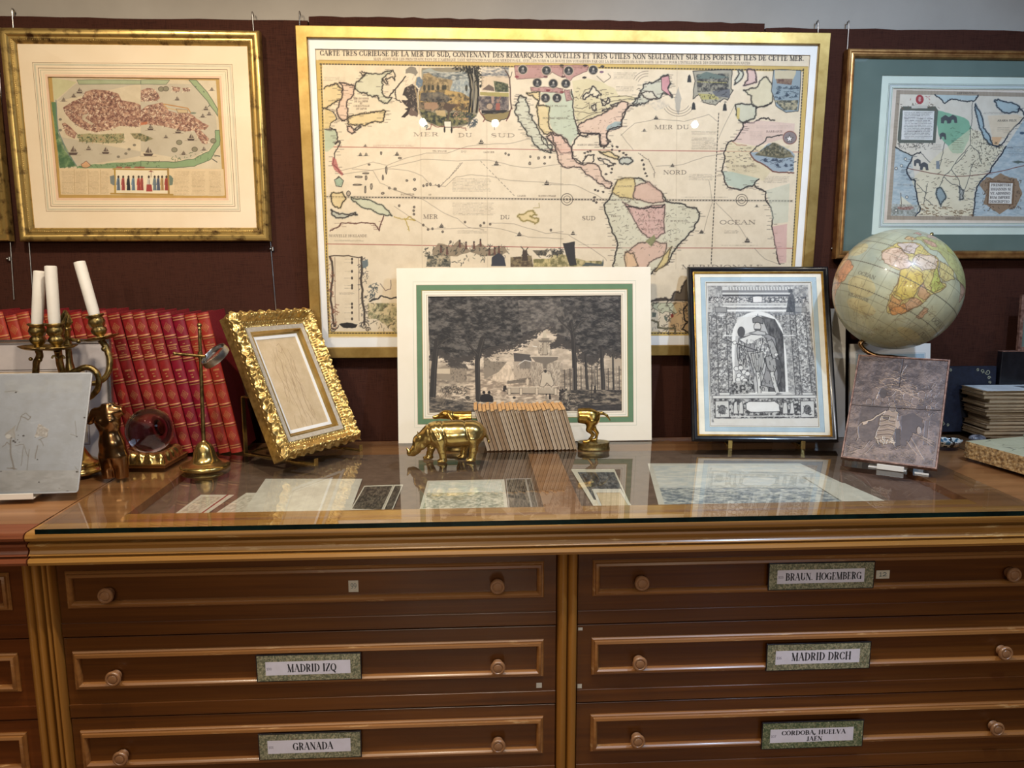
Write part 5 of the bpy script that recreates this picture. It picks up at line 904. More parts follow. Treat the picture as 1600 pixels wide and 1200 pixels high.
A.ell(*f8(215, 1030)[0], 13, 3.6, (176, 74, 66)); A.poly(f8(180, 940, 280, 1020, 170, 1025), (220, 214, 190), .95); A.line(f8(180, 920, 185, 1020), (90, 76, 60), 1); A.tex(f8(110, 1000, 330, 1010, 290, 1090, 105, 1090), (120, 116, 100), (190, 190, 180), 3, a=.7)
A.poly(rough(f8(770, 860, 820, 800, 870, 810, 930, 770, 990, 800, 1050, 810, 1070, 870, 1090, 930, 1040, 1030, 980, 1040, 920, 1080, 850, 1030, 800, 1000, 820, 930), 1.2, 2), (150, 124, 98)); A.marks(f8(770, 800, 1090, 800, 1080, 1050, 790, 1050), 130, (84, 66, 52), .9, 3, seed=11)
A.poly(f8(835, 830, 1035, 835, 1025, 1010, 825, 1008), (120, 92, 66)); A.poly(f8(848, 842, 1020, 846, 1010, 1000, 838, 998), (232, 226, 216))
for i, t_ in enumerate(('PRESBITERI', 'IOHANNIS SI', 'VE ABISSINO', 'RUM IMPERII', 'DESCRIPTIO')): A.text(t_, *f8(858-3*i, 868+31*i)[0], 3.4, f8(1008-3*i, 0)[0][0], None, (52, 44, 40), .2, .09)
for (x0, x1, y0, y1, n) in ((985, 1200, 565, 640, 6), (800, 1000, 310, 330, 2), (900, 1000, 425, 460, 3), (420, 490, 550, 600, 4), (150, 270, 850, 870, 2), (560, 650, 500, 600, 6)): A.scribble(1370+x0/4.8, 1370+x1/4.8, 110+y0/4.8, 110+y1/4.8, n, seed=x0)
A.text('ARABIA FELIX', *f8(905, 382)[0], 2.6, f8(1050, 0)[0][0], None, (70, 66, 60)); A.text('SEPTENTRIO', *f8(600, 176)[0], 2.2, f8(760, 0)[0][0], None, (90, 80, 70)); A.text('MERIDIES', *f8(515, 1115)[0], 2.2, f8(630, 0)[0][0], None, (90, 80, 70)); A.poly(rough(f8(1010, 685, 1060, 675, 1110, 690, 1060, 700), .6, 2), (96, 106, 100)); A.ell(*f8(1090, 470)[0], 4, 2, (70, 90, 110))
for (x, y) in ((215, 665), (185, 715), (145, 735), (225, 950), (145, 1050)): A.ell(*f8(x, y)[0], 2.2, 2, (226, 222, 206), .9, (50, 50, 60), .7)
A.mesh('print', M['art'], r, .022)
# ---------------------------------------------------------------- picture hanging rods on hooks
def rod(px, py0, py1, label, top=True, y=WY-.003, lock=False, px1=None):
    p0 = ony(px, py0, y); p1 = ony(px if px1 is None else px1, py1, y); z1 = max(p0[2], 1.379 if top else p0[2])
    o = empty('hanging_rod', (p1[0], y, p1[2]), 0, label, 'picture rod')
    L = z1-p1[2]; dx = p0[0]-p1[0]; m = MB(); m.tube([(0, 0, 0), (dx, 0, L)], .0021, 8, M['steel'])
    if top: m.tube([(dx, 0, L), (dx, 0, L+.008), (dx, .002, L+.014), (dx, .010, L+.013), (dx, .0155, L+.006)], .0021, 8, M['steel'])
    m.build('rod', None, o, smooth=True)
    if lock:
        q = MB(); q.lathe([(.002, -.006), (.006, -.006), (.006, .006), (.002, .006)], 12, M['steel'], Matrix.Translation((0, -.001, .03 if lock is True else lock))); q.sphere((-.008, -.002, .03 if lock is True else lock), .0045, 6, M['steel']); q.build('clamp', None, o, smooth=True)
rod(20, 30, 468, 'thin steel picture rod behind the left side of the beaded city view frame', px1=52)
rod(-6, 30, 468, 'thin steel picture rod with a clamp, nearest to the left edge of the photo', px1=22, lock=.135)
rod(395, 40, 484, 'thin steel picture rod at the right side of the beaded city view frame', px1=431, lock=.205)
rod(468, 25, 60, 'short steel hook holding the upper left corner of the great sea chart')
rod(1278, 45, 75, 'short steel hook holding the upper right corner of the great sea chart')
rod(1326, 45, 402, 'thin steel picture rod with clamp between the sea chart and the African map', px1=1302, lock=.03)
# ---------------------------------------------------------------- pictures leaning on the chest
# ---- matted engraving of a promenade with a fountain, centre
MPP = (.176, 2.5096, .0012, -1.2, 8.2, .2); MPW = (.8496, .5825); BPP = (.9452, 2.3808, .022, -5.5, 19.0, .03); BPW = (.4674, .5915)
MP = pose(*MPP)
MW, MH = MPW
r = posed('matted_engraving', MP, 'dark engraving of trees and fountain in a cream mount with green band, leaning centrally', 'print')
EB = quad_box(MP, .004, [(669, 464.5), (969, 461), (972.5, 641), (671, 645)])
M['greenband'] = ink('green_band', (98, 127, 96)); M['goldline'] = ink('gold_line', (150, 130, 70)); M['thinline'] = ink('thin_rule', (176, 182, 160)); M['brownline'] = ink('brown_bevel', (150, 130, 104))  # flat line colours ruled round the window, the last one brown
mat_board('mount', r, (-MW/2, MW/2, 0, MH), (EB[0]-.001, EB[1]+.001, EB[2]-.001, EB[3]+.001), .0, M['cream'], [(.0035, .0012, M['brownline']), (.012, .0012, M['thinline']), (.0185, .0022, M['goldline']), (.0207, .0165, M['greenband']), (.0375, .001, M['brownline']), (.048, .0008, M['thinline'])], th=.003)
MB().box(-MW/2, MW/2, .0052, .0075, 0, MH, M['cream']).build('backing', None, r)
a = Art(plane_fn(MP, .0042), *EB, 560, (176, 160, 140)); A = a
m = Q(600, 400, 3.636); DK = (50, 46, 44); MD = (96, 88, 80); LT = (206, 190, 168)
A.poly(m(200, 200, 1400, 200, 1400, 950, 200, 950), (186, 168, 146)); A.tex(m(200, 440, 1400, 440, 1400, 680, 200, 680), (176, 160, 140), (226, 208, 184), 16, a=.9, st=(1, 2), seed=2)
A.tex(m(200, 640, 1400, 640, 1400, 950, 200, 950), (116, 104, 92), (200, 182, 158), 9, .3, .7, st=(1, 3), seed=4)
# street and houses
A.tex(rough(m(560, 810, 640, 640, 710, 610, 740, 680, 780, 760, 760, 880), 1, 2), (196, 178, 154), (228, 208, 182), 6, st=(2, 1)); A.tex(rough(m(300, 780, 560, 700, 1100, 780, 1100, 900, 300, 900), 1, 2), (150, 134, 116), (222, 202, 176), 7, st=(1, 3), seed=6)
A.poly(m(300, 640, 375, 610, 470, 640, 470, 720, 300, 700), (150, 136, 118)); A.poly(m(300, 640, 375, 640, 375, 670, 300, 668), (206, 188, 162)); A.poly(m(360, 610, 460, 612, 480, 640, 380, 636), (94, 86, 78)); A.marks(m(380, 640, 480, 640, 480, 710, 380, 700), 40, (84, 76, 70), .7, 2.4, seed=1, ang=1.57)
A.poly(m(565, 560, 610, 600, 700, 600, 650, 660, 570, 700), (140, 128, 112)); A.marks(m(570, 570, 690, 600, 640, 660, 575, 700), 50, (96, 86, 76), .7, 3, seed=2)
A.poly(m(735, 550, 830, 560, 840, 600, 740, 600), (86, 80, 76)); A.poly(m(735, 600, 840, 600, 830, 690, 740, 700), (178, 162, 142)); A.poly(m(770, 610, 800, 590, 850, 600, 850, 640, 770, 640), (130, 120, 108)); A.marks(m(740, 600, 840, 600, 835, 700, 745, 700), 40, (96, 86, 78), .6, 2.4, seed=3, ang=1.57); A.line(m(765, 615, 800, 592, 835, 600), (210, 204, 192), 1.2)
A.marks(m(600, 600, 700, 610, 640, 640), 20, (110, 100, 88), .8, 2, seed=4)
# fountain
A.poly(m(690, 745, 980, 740, 980, 785, 700, 778), (176, 162, 142)); A.line(m(680, 745, 985, 742), (222, 206, 182), 1.2); A.line(m(700, 780, 980, 786), (84, 76, 68), 1.4)
for x in (712, 778, 868, 975): A.poly(m(x-8, 750, x+8, 750, x+8, 790, x-8, 790), (206, 190, 166), 1, (96, 86, 76), .6)
A.marks(m(700, 700, 830, 700, 830, 740, 700, 740), 36, (150, 136, 116), .8, 3, seed=6); A.poly(rough(m(700, 710, 800, 700, 800, 720, 700, 726), .8, 2), (100, 92, 82), .8)
A.tex(m(830, 600, 1005, 600, 1000, 735, 840, 735), (132, 120, 106), (196, 180, 158), 3, .3, .7, st=(4, 1), seed=7); A.marks(m(830, 600, 1005, 600, 1000, 735, 840, 735), 60, (212, 198, 176), .6, 8, seed=8, ang=1.57)
A.poly(m(830, 570, 890, 568, 990, 570, 985, 590, 950, 605, 925, 615, 925, 640, 905, 640, 905, 612, 860, 600), (120, 110, 98)); A.line(m(830, 571, 990, 571), (212, 196, 172), 1.2); A.tex(m(880, 485, 955, 485, 955, 566, 875, 566), (130, 118, 104), (214, 198, 174), 2.4, st=(3, 1)); A.poly(m(875, 480, 958, 480, 945, 490, 885, 490), (110, 100, 90)); A.poly(m(893, 466, 940, 466, 935, 480, 898, 480), (140, 128, 112)); A.poly(m(905, 425, 920, 425, 925, 466, 900, 466), (196, 182, 158)); A.poly(m(905, 490, 925, 490, 928, 560, 902, 560), (178, 164, 144), 1, (90, 80, 70), .6)
A.poly(rough(m(885, 740, 895, 690, 890, 670, 910, 650, 925, 652, 945, 660, 955, 690, 965, 730, 950, 745, 925, 720, 905, 745), .8, 2), (198, 184, 162), 1, (80, 72, 64), .8); A.ell(*m(917, 655)[0], 2.2, 2.6, (60, 54, 50)); A.ell(*m(935, 665)[0], 1.8, 2.2, (170, 154, 134)); A.ell(*m(815, 715)[0], 2, 6, (206, 190, 166))
# the dark canopy of trees
can = rough(m(245, 225, 1360, 225, 1350, 560, 1300, 560, 1240, 540, 1180, 600, 1140, 590, 1120, 540, 1060, 500, 1000, 490, 960, 500, 1000, 450, 960, 410, 900, 400, 850, 450, 790, 480, 720, 520, 640, 530, 590, 560, 520, 560, 470, 580, 420, 600, 370, 600, 330, 560, 300, 540, 262, 580), 5.2, 5)
A.poly(can, (62, 58, 56)); A.tex(can, (40, 38, 38), (104, 98, 92), 9, .35, .68, seed=11, st=(1, 2)); A.marks(can, 1500, (38, 35, 34), .8, 3.4, .7, seed=12, ang=.3); A.marks(can, 1100, (112, 104, 96), .55, 3.0, .55, seed=13, ang=.3)
rc = random.Random(3)
for (x, y) in can:
    if y > 470:
        for _ in range(3): xx, yy = x+rc.uniform(-6, 6), y+rc.uniform(-3, 5); A.poly([(xx-rc.uniform(1, 3), yy), (xx, yy-rc.uniform(.6, 1.6)), (xx+rc.uniform(1, 3), yy), (xx, yy+rc.uniform(.6, 1.8))], (70, 64, 60), .85)
A.tex(rough(m(760, 250, 1000, 240, 1010, 380, 900, 420, 780, 440), 3, 3), (84, 78, 74), (150, 140, 128), 6, a=.6, seed=14, st=(1, 2)); A.tex(rough(m(960, 300, 1110, 290, 1060, 470, 980, 440), 3, 3), (56, 52, 50), (130, 122, 112), 5, a=.7, seed=15)
for p, sd in ((m(560, 560, 700, 520, 860, 470, 880, 440, 760, 560, 640, 590, 560, 600), 1), (m(300, 570, 480, 580, 520, 620, 420, 640, 310, 600), 2), (m(1080, 560, 1230, 560, 1230, 650, 1160, 640, 1080, 600), 3), (m(960, 470, 1080, 480, 1060, 540, 990, 520), 4)): A.marks(p, 150, (70, 64, 60), .9, 3.4, .85, seed=20+sd, ang=.2)
def trunk(pts, w0, w1, c=(52, 48, 46)):
    n = len(pts); A.line(pts, c, 1, 1, ws=[w0+(w1-w0)*i/(n-1) for i in range(n)]); A.line([(x+w0*.25, y) for x, y in pts], (104, 96, 88), .8, .6)
trunk(m(300, 480, 292, 560, 284, 640, 278, 760, 270, 880), 8, 11); trunk(m(560, 470, 540, 540, 530, 600, 532, 700, 535, 815), 8, 8); trunk(m(560, 540, 600, 520, 690, 510), 4, 2.4); trunk(m(530, 560, 480, 500, 460, 470), 4, 2); trunk(m(300, 520, 340, 480, 380, 460), 4, 2)
trunk(m(1060, 380, 1075, 470, 1082, 600, 1085, 830), 6, 8); trunk(m(1145, 560, 1150, 680, 1158, 795), 3.6, 5); trunk(m(1235, 520, 1240, 640, 1250, 820), 5, 7); trunk(m(1195, 650, 1200, 760), 2, 3); trunk(m(1300, 560, 1305, 800), 2.6, 3.4); trunk(m(1060, 420, 1010, 380, 980, 340), 3, 1.4); trunk(m(1070, 440, 1110, 380, 1160, 350), 3, 1.4)
for i in range(22): x = 1010+i*15.5; A.line(m(x, 610+(i*37) % 40, x+2, 770), (70, 64, 58) if i % 2 else (150, 138, 122), 1.4, .9)
A.tex(m(1000, 760, 1350, 760, 1355, 880, 1000, 880), (52, 48, 46), (150, 136, 118), 7, .35, .7, st=(1, 3), seed=31); A.tex(m(250, 800, 480, 830, 700, 860, 720, 890, 250, 890), (60, 56, 54), (150, 136, 118), 7, .3, .75, st=(1, 3), seed=32); A.poly(rough(m(1100, 850, 1355, 840, 1355, 880, 1100, 878), 1, 2), (50, 46, 46), .8)
# people, cart and plants
for (x, y) in ((567, 775), (597, 775)): A.ell(*m(x, y)[0], 2.3, 2.4, (30, 28, 30))
A.poly(rough(m(548, 830, 550, 790, 575, 783, 600, 785, 620, 800, 620, 830), .5, 2), (36, 33, 34)); A.marks(m(320, 740, 475, 735, 475, 785, 330, 785), 70, (70, 64, 58), .9, 4, seed=33); 
for (x, y) in ((345, 765), (430, 770), (375, 768)): A.ell(*m(x, y)[0], 3.4, 3.6, None, edge=(70, 62, 56), w=.9)
A.marks(m(290, 790, 350, 790, 350, 860, 290, 850), 40, (120, 108, 94), .8, 5, seed=34, ang=-1.4); A.marks(m(350, 800, 560, 820, 560, 850, 360, 840), 30, (84, 76, 68), .9, 5, seed=35, ang=0)
for (x, y, h_) in ((922, 800, 30), (942, 800, 30), (1000, 790, 60), (1015, 785, 60), (1035, 785, 60), (1198, 760, 40), (682, 755, 30), (690, 750, 20)): A.ell(*m(x, y-h_*.45)[0], 1.3, 1.5, (50, 44, 42)); A.poly(m(x-7, y+h_*.5, x-5, y-h_*.3, x+5, y-h_*.3, x+9, y+h_*.5), (150, 138, 120) if x in (922, 1035) else (52, 46, 44))
A.line(m(1177, 730, 1180, 830), (40, 36, 34), 1); A.marks(m(980, 760, 1090, 780, 1090, 870, 990, 850), 50, (190, 174, 152), .8, 3, seed=36); A.ell(*m(740, 805)[0], 2.6, 2, (70, 64, 58)); A.ell(*m(475, 805)[0], 3.6, 2.8, (80, 74, 66)); A.line(m(845, 512, 868, 516), (230, 224, 210), 1.2)
A.mesh('print', M['art'], r, .0042)
# ---- king engraving in a black frame on a brass easel
BM = pose(*BPP); BW, BH = BPW
r = posed('framed_engraving', BM, 'black framed engraving of a crowned man in armour under an arch, on a brass easel', 'framed picture')
MB().ring(BW, BH, [(0, .026), (0, .006), (.003, .001), (.008, -.002), (.012, 0), (.015, .005), (.0175, .006), (.0175, .026)], M['black']).build('frame', None, r, smooth=True)
M['sight'] = mat_noise('gilt_sight_edge', (190, 140, 60), (226, 180, 90), ns=40, rough=.3, metal=.8)
MB().ring(BW-.034, BH-.034, [(0, .016), (0, .006), (.002, .005), (.006, .009), (.006, .016)], M['sight'], z0=.017).build('sight_edge', None, r)
c7 = Q(1040, 400, 3.75)
KB = quad_box(BM, .015, c7(238, 158, 833, 156, 912, 1000, 262, 994))
M['bluewash'] = ink('blue_wash', (170, 190, 200)); M['bluerule'] = ink('blue_rule', (110, 140, 156)); M['offwhite'] = ink('ivory_mount', (232, 226, 208)); M['kline'] = ink('dark_rule', (70, 70, 70))
mat_board('mount', r, (-BW/2+.02, BW/2-.02, .02, BH-.02), KB, .0125, M['offwhite'], [(0, .0012, M['kline']), (.0035, .0008, M['bluerule']), (.0043, .0135, M['bluewash']), (.0178, .001, M['bluerule'])], th=.002)
backing(r, BW, BH, .012, .017, .022); glazing(r, BW, BH, .017, .0085)
a = Art(plane_fn(BM, .0145), *KB, 330, (214, 212, 206)); A = a
GD = (74, 74, 76); GM = (128, 128, 128); GL_ = (206, 206, 202)
A.poly(c7(246, 175, 833, 170, 890, 985, 270, 975), (170, 170, 168)); A.tex(c7(246, 175, 833, 170, 890, 985, 270, 975), (120, 120, 120), (196, 196, 192), 3, seed=1, a=.8)
def R4(x0, y0, x1, y1, sk=.09): return c7(*sum([[x+(y-150)*.03+(y-150)*.06*(x-240)/600, y] for x, y in ((x0, y0), (x1, y0), (x1, y1), (x0, y1))], []))
for y0, y1, c_ in ((180, 200, GL_), (200, 214, GM), (214, 226, GL_), (226, 236, GD), (275, 285, GL_), (290, 300, (226, 226, 222)), (305, 312, GM), (314, 326, (232, 232, 228))): A.poly(R4(330, y0, 740, y1), c_)
for i in range(22): A.line(R4(370+i*17, 182, 371+i*17, 198)[:3:2], GD, .9)
A.tex(R4(250, 238, 822, 274), (66, 66, 68), (206, 204, 200), 1.8, .35, .65); A.poly(rough(R4(505, 238, 560, 272), 1, 2), (232, 230, 226), 1, GD, .8)
for x in (300, 372, 420, 620, 665, 700, 760): X, Y = R4(x, 256, x, 256)[0]; A.ell(X, Y, 2.6, 2.8, GL_, edge=GD, w=.8)
for x0, x1 in ((245, 290), (290, 345), (345, 372), (712, 745), (745, 800), (800, 830)):
    wd = x0 in (290, 745); A.tex(R4(x0, 330, x1, 820), (84, 84, 86) if not wd else (112, 112, 112), (196, 196, 192) if not wd else (220, 220, 216), 2.0 if not wd else 2.8, .3, .7, seed=x0); A.line([R4(x0, 330, x1, 820)[i] for i in (0, 3)], GD, 1.0)
A.marks(R4(292, 340, 345, 800), 130, (56, 56, 58), .8, 4, seed=5); A.marks(R4(747, 340, 800, 800), 130, (56, 56, 58), .8, 4, seed=6)
for x in (300, 757): A.poly(R4(x-16, 300, x+52, 330), (150, 150, 148), 1, GD, .8); A.poly(R4(x-10, 800, x+50, 826), GL_, 1, GD, .8)
A.poly(R4(715, 195, 740, 215), GD); A.tex(c7(705, 330, 715, 270, 735, 200, 755, 240, 760, 330), (50, 50, 52), (96, 96, 98), 3)
arch = [c7(*(540+150*math.cos(t)+(0), 470-145*math.sin(t)))[0] for t in [math.pi*i/24 for i in range(25)]][::-1]
A.tex(c7(372, 335, 705, 335, 722, 470, 372, 470), (84, 84, 86), (196, 196, 192), 1.9, .3, .7, seed=9)
niche = arch+c7(706, 560, 720, 800, 640, 812, 400, 812, 388, 560); A.poly(niche, (232, 232, 228))
arch2 = [c7(542+132*math.cos(t), 474-128*math.sin(t))[0] for t in [math.pi*i/24 for i in range(25)]][::-1]
A.poly(arch2+c7(690, 560, 704, 795, 404, 795, 404, 560), (186, 186, 184)); A.tex(c7(560, 350, 640, 370, 690, 460, 704, 795, 600, 795, 610, 480), (58, 58, 60), (120, 120, 120), 8, .3, .8, st=(3, 1)); A.poly(rough(c7(420, 360, 520, 345, 560, 370, 520, 440, 410, 470), 1, 2), (224, 224, 220), .9); A.ell(*c7(443, 445)[0], 6, 8.5, (84, 84, 86))
A.line(c7(345, 466, 404, 466), (232, 232, 228), 1.6); A.line(c7(690, 466, 760, 466), (232, 232, 228), 1.4)
# the standing figure
A.poly(rough(c7(430, 480, 520, 455, 580, 450, 640, 480, 655, 560, 680, 700, 650, 780, 560, 760, 590, 640, 560, 560, 480, 560, 520, 700, 500, 770, 430, 660, 418, 540), 1, 3), (150, 150, 150), 1, (44, 44, 46), 1); A.tex(c7(425, 500, 470, 520, 520, 760, 470, 740, 425, 640), (66, 66, 68), (214, 214, 210), 3, .35, .65, st=(3, 1), seed=12)
A.poly(rough(c7(430, 490, 500, 460, 560, 462, 590, 480, 540, 500, 480, 520), .8, 2), (220, 220, 216), 1, GD, .8); A.poly(rough(c7(520, 500, 575, 470, 610, 520, 620, 590, 590, 600, 530, 590), .8, 2), (196, 196, 192), 1, GD, .9); A.tex(c7(520, 500, 575, 470, 610, 520, 620, 590, 530, 590), (80, 80, 82), (224, 224, 220), 2.4, a=.8, st=(2, 1))
A.poly(rough(c7(500, 570, 570, 560, 580, 620, 560, 680, 540, 690, 515, 640), .6, 2), (186, 186, 182), 1, (40, 40, 42), 1); A.poly(rough(c7(585, 590, 640, 580, 650, 640, 640, 680, 610, 680, 590, 630), .6, 2), (160, 160, 158), 1, (40, 40, 42), 1)
for i in range(5): A.line(c7(515+i*13, 572, 530+i*8, 680), (56, 56, 58), .8)
A.poly(c7(530, 680, 558, 680, 558, 740, 560, 810, 540, 815, 538, 750), (210, 210, 206), 1, (50, 50, 52), .9); A.poly(c7(610, 680, 634, 676, 648, 740, 668, 800, 690, 812, 650, 812, 630, 760), (206, 206, 202), 1, (50, 50, 52), .9)
A.poly(rough(c7(595, 500, 625, 490, 655, 560, 660, 590, 630, 600, 615, 560), .6, 2), (170, 170, 168), 1, (44, 44, 46), 1); A.poly(rough(c7(640, 600, 670, 610, 680, 700, 650, 770, 655, 690), .6, 2), (84, 84, 86))
A.ell(*c7(538, 415)[0], 5.6, 7, (206, 204, 200), edge=(50, 50, 52), w=.9); A.poly(c7(520, 425, 560, 428, 550, 450, 530, 448), (90, 90, 90)); A.poly(rough(c7(513, 392, 510, 366, 540, 352, 572, 368, 570, 398, 540, 388), .6, 2), (120, 120, 120), 1, (36, 36, 38), 1); A.line(c7(540, 352, 540, 340), GD, 1); A.poly(rough(c7(490, 452, 540, 436, 585, 445, 590, 462, 540, 462), .8, 2), (190, 190, 188), 1, GD, 1)
A.line(c7(348, 488, 420, 515, 540, 555), (60, 60, 62), 1.5); A.ell(*c7(352, 490)[0], 2.2, 2.2, GM, edge=GD); A.ell(*c7(405, 508)[0], 3, 2.6, (226, 226, 222), edge=GD); A.ell(*c7(648, 578)[0], 3.2, 2.6, (226, 226, 222), edge=GD)
A.marks(c7(430, 480, 640, 480, 680, 700, 640, 780, 500, 770, 430, 640), 130, (50, 50, 52), .8, 5, seed=14, ang=1.4)
for (x, y) in ((415, 660), (440, 655), (460, 680), (430, 700), (450, 715), (480, 690), (425, 725), (465, 730)): A.ell(*c7(x, y)[0], 4, 3.6, (222, 222, 218), edge=GD, w=.8)
A.tex(rough(c7(385, 740, 470, 730, 520, 760, 530, 800, 390, 812), 1, 2), (54, 54, 56), (190, 190, 186), 3); A.poly(c7(380, 812, 640, 800, 720, 795, 780, 826, 380, 832), (214, 214, 210)); A.poly(c7(655, 800, 690, 808, 640, 818), GM)
# pedestal zone
A.tex(c7(280, 830, 880, 826, 890, 950, 285, 950), (64, 64, 66), (196, 196, 192), 3.2, .38, .62, seed=15); A.poly(c7(275, 818, 880, 815, 882, 832, 277, 836), (216, 216, 212), 1, GD, .8)
for x in (290, 790): A.poly(c7(x, 850, x+80, 848, x+84, 945, x+2, 947), (206, 206, 202), 1, GD, 1.1); X, Y = c7(x+41, 900)[0]; A.ell(X, Y, 5.5, 7, (120, 120, 120), edge=GD); A.marks([(X-7, Y-7), (X+7, Y-7), (X+7, Y+8), (X-7, Y+8)], 26, (50, 50, 52), .9, 3, seed=x)
A.poly(rough(c7(470, 862, 500, 852, 640, 850, 668, 870, 672, 910, 500, 915, 472, 900), .8, 2), (228, 228, 224), 1, GD, 1.2); A.poly(c7(280, 955, 888, 950, 892, 985, 285, 980), (218, 216, 208)); A.line(c7(380, 940, 790, 936), (214, 214, 210), 1.4)
for x in (410, 440, 700, 740): A.poly(rough(c7(x-14, 925, x-8, 860, x+8, 850, x+16, 925), .8, 2), (210, 210, 206), 1, GD, .9)
A.mesh('print', M['art'], r, .0145)
def easel(loc, rz, w_, depth, h_, tilt, label, lip=.022, arm_w=.010, mat=None, foot=.05, back=.03, seat=.0215, posts=0):
    """small display easel: two L shaped feet with upturned lips, a cross bar and a back strut; local y points back"""
    mat = mat or M['brass']; e = empty('display_easel', loc, rz, label, 'easel'); t = math.tan(R_(tilt))
    for s in (-1, 1):
        x = s*w_/2; m_ = MB()
        m_.box(x-arm_w/2, x+arm_w/2, -foot, depth, .0005, .0045); m_.box(x-arm_w/2, x+arm_w/2, -foot, .035, seat-.004, seat); m_.box(x-arm_w/2, x+arm_w/2, -foot-.003, -foot, .0005, lip); m_.box(x-arm_w/2, x+arm_w/2, .012, .016, .0044, max(.0046, seat-.004))
        m_.build('foot', mat, e, bevel=.0006)
    b = MB()
    b.box(-w_/2-arm_w/2, w_/2+arm_w/2, depth-.008, depth, .0005, .0045)
    b.build('cross_bar', mat, e, bevel=.0006)
    if posts:
        for s in (-1, 1):
            x = s*w_/2; q = MB(); q.box(x-arm_w/2, x+arm_w/2, depth-.004, depth, .0045, posts); q.box(x-arm_w/2, x+arm_w/2, depth-.10, depth, posts-.004, posts); q.build('back_support', mat, e, bevel=.0006)
        return e
    for s in (-1, 1):
        x = s*w_/2; q = MB(); b0 = back; q.add([(x-arm_w/2, b0, .0045), (x+arm_w/2, b0, .0045), (x+arm_w/2, b0+.004, .0045), (x-arm_w/2, b0+.004, .0045), (x-arm_w/2, b0+h_*t, h_), (x+arm_w/2, b0+h_*t, h_), (x+arm_w/2, b0+.004+h_*t, h_), (x-arm_w/2, b0+.004+h_*t, h_)],
            [(0, 3, 2, 1), (4, 5, 6, 7), (0, 1, 5, 4), (1, 2, 6, 5), (2, 3, 7, 6), (3, 0, 4, 7)]); q.build('back_support', mat, e)
    return e
# ---- ornate gilt frame
OM = pose(-.4561, 2.3366, .030, 57.64, 26.42, -.9); OW, OH = .3313, .4662
r = posed('framed_drawing', OM, 'small drawing in a deep carved gilt frame turned to the right, on a brass easel', 'framed picture')
oq = Q(300, 460, 3.333)
SG = quad_box(OM, .012, oq(262, 210, 575, 192, 745, 672, 487, 752)); SG2 = quad_box(OM, .03, oq(305, 265, 548, 242, 692, 655, 470, 705))
cx, cz = (SG[0]+SG[1])/2, (SG[2]+SG[3])/2; print('ornate', SG, SG2, OW/2)
def carved(w_, h_, band, mat, parent):
    """four mitred sides; height field with leaf scrolls, beads and an inner cove"""
    V = []; Fc = []; base = 0
    rr = random.Random(5)
    for side in range(4):
        L = w_ if side % 2 == 0 else h_; nu = int(L/.0016); nv = 44
        u = np.linspace(0, 1, nu+1)[None, :]; v = np.linspace(0, 1, nv+1)[:, None]; ins = v*band
        s_ = ins+(L-2*ins)*u; d = np.broadcast_to(v, s_.shape)
        prof = .014*np.exp(-((d-.30)/.20)**2)-.012*np.clip((d-.55)/.45, 0, 1)+.004*np.exp(-((d-.93)/.05)**2)
        hgt = prof.copy(); k = max(3, int(L/.034)); st = L/k
        for i in range(k+1):
            c_ = i*st; ux = s_-c_; big = (i % 2 == 0)
            rr_ = np.hypot(ux, (d-.30)*band*1.05); th = np.arctan2((d-.30)*band, ux)
            sp = np.cos(2.0*th*(1 if i % 2 else -1)+rr_*330+i)*.5+.5
            hgt += (.0105 if big else .008)*np.exp(-(rr_/.0150)**2)*(.45+.75*sp)
            ux2 = s_-c_-st*.5; lf = np.exp(-(ux2/.008)**2-((d-.22)/.16)**2); hgt += .009*lf*(.6+.4*np.cos((d-.1)*36+ux2*160))
            hgt += .004*np.exp(-((s_-c_-st*.25)/.0045)**2-((d-.5)/.07)**2)+.004*np.exp(-((s_-c_-st*.75)/.0045)**2-((d-.5)/.07)**2)
        hgt += .0045*np.exp(-((d-.68)/.06)**2)*(.5+.5*np.cos(s_*2*math.pi/.0085))+.002*np.exp(-((d-.86)/.04)**2)*(.5+.5*np.cos(s_*2*math.pi/.005))
        hgt += .003*(vnoise(nv+1, nu+1, 4, side+3)-.5)+.0028*(vnoise(nv+1, nu+1, 9, side+31)-.5)*np.exp(-((d-.35)/.3)**2)
        edge = .0036*np.cos(s_*2*math.pi/st+side)*np.exp(-(d/.08)**2)
        y = -(hgt)+.004; ins2 = ins-edge-.002*np.exp(-(d/.1)**2)
        if side == 0: X, Z = s_-w_/2, ins2
        elif side == 1: X, Z = w_/2-ins2, s_
        elif side == 2: X, Z = w_/2-s_, h_-ins2
        else: X, Z = -w_/2+ins2, h_-s_
        P = np.stack([X, y+0*X, Z+0*X], -1); ny, nx = P.shape[:2]; V.append(P.reshape(-1, 3))
        J, I = np.meshgrid(np.arange(ny-1), np.arange(nx-1), indexing='ij'); Fc.append(np.stack([J*nx+I, J*nx+I+1, (J+1)*nx+I+1, (J+1)*nx+I], -1).reshape(-1, 4)+base); base += len(V[-1])
    V = np.concatenate(V); Fc = np.concatenate(Fc); me = bpy.data.meshes.new('carved_moulding'); me.vertices.add(len(V)); me.vertices.foreach_set('co', V.reshape(-1).astype(np.float32)); me.loops.add(Fc.size); me.loops.foreach_set('vertex_index', Fc.reshape(-1).astype(np.int32))
    me.polygons.add(len(Fc)); me.polygons.foreach_set('loop_start', np.arange(0, Fc.size, 4, dtype=np.int32)); me.polygons.foreach_set('use_smooth', np.ones(len(Fc), bool)); me.update(calc_edges=True); me.materials.append(mat)
    return link(bpy.data.objects.new('carved_moulding', me), parent)
M['carved'] = mat_noise('carved_gilt', (160, 122, 64), (226, 194, 124), ns=60, rough=.28, metal=.85, bmp=.15, bd=.0006, lo=.3, hi=.6)
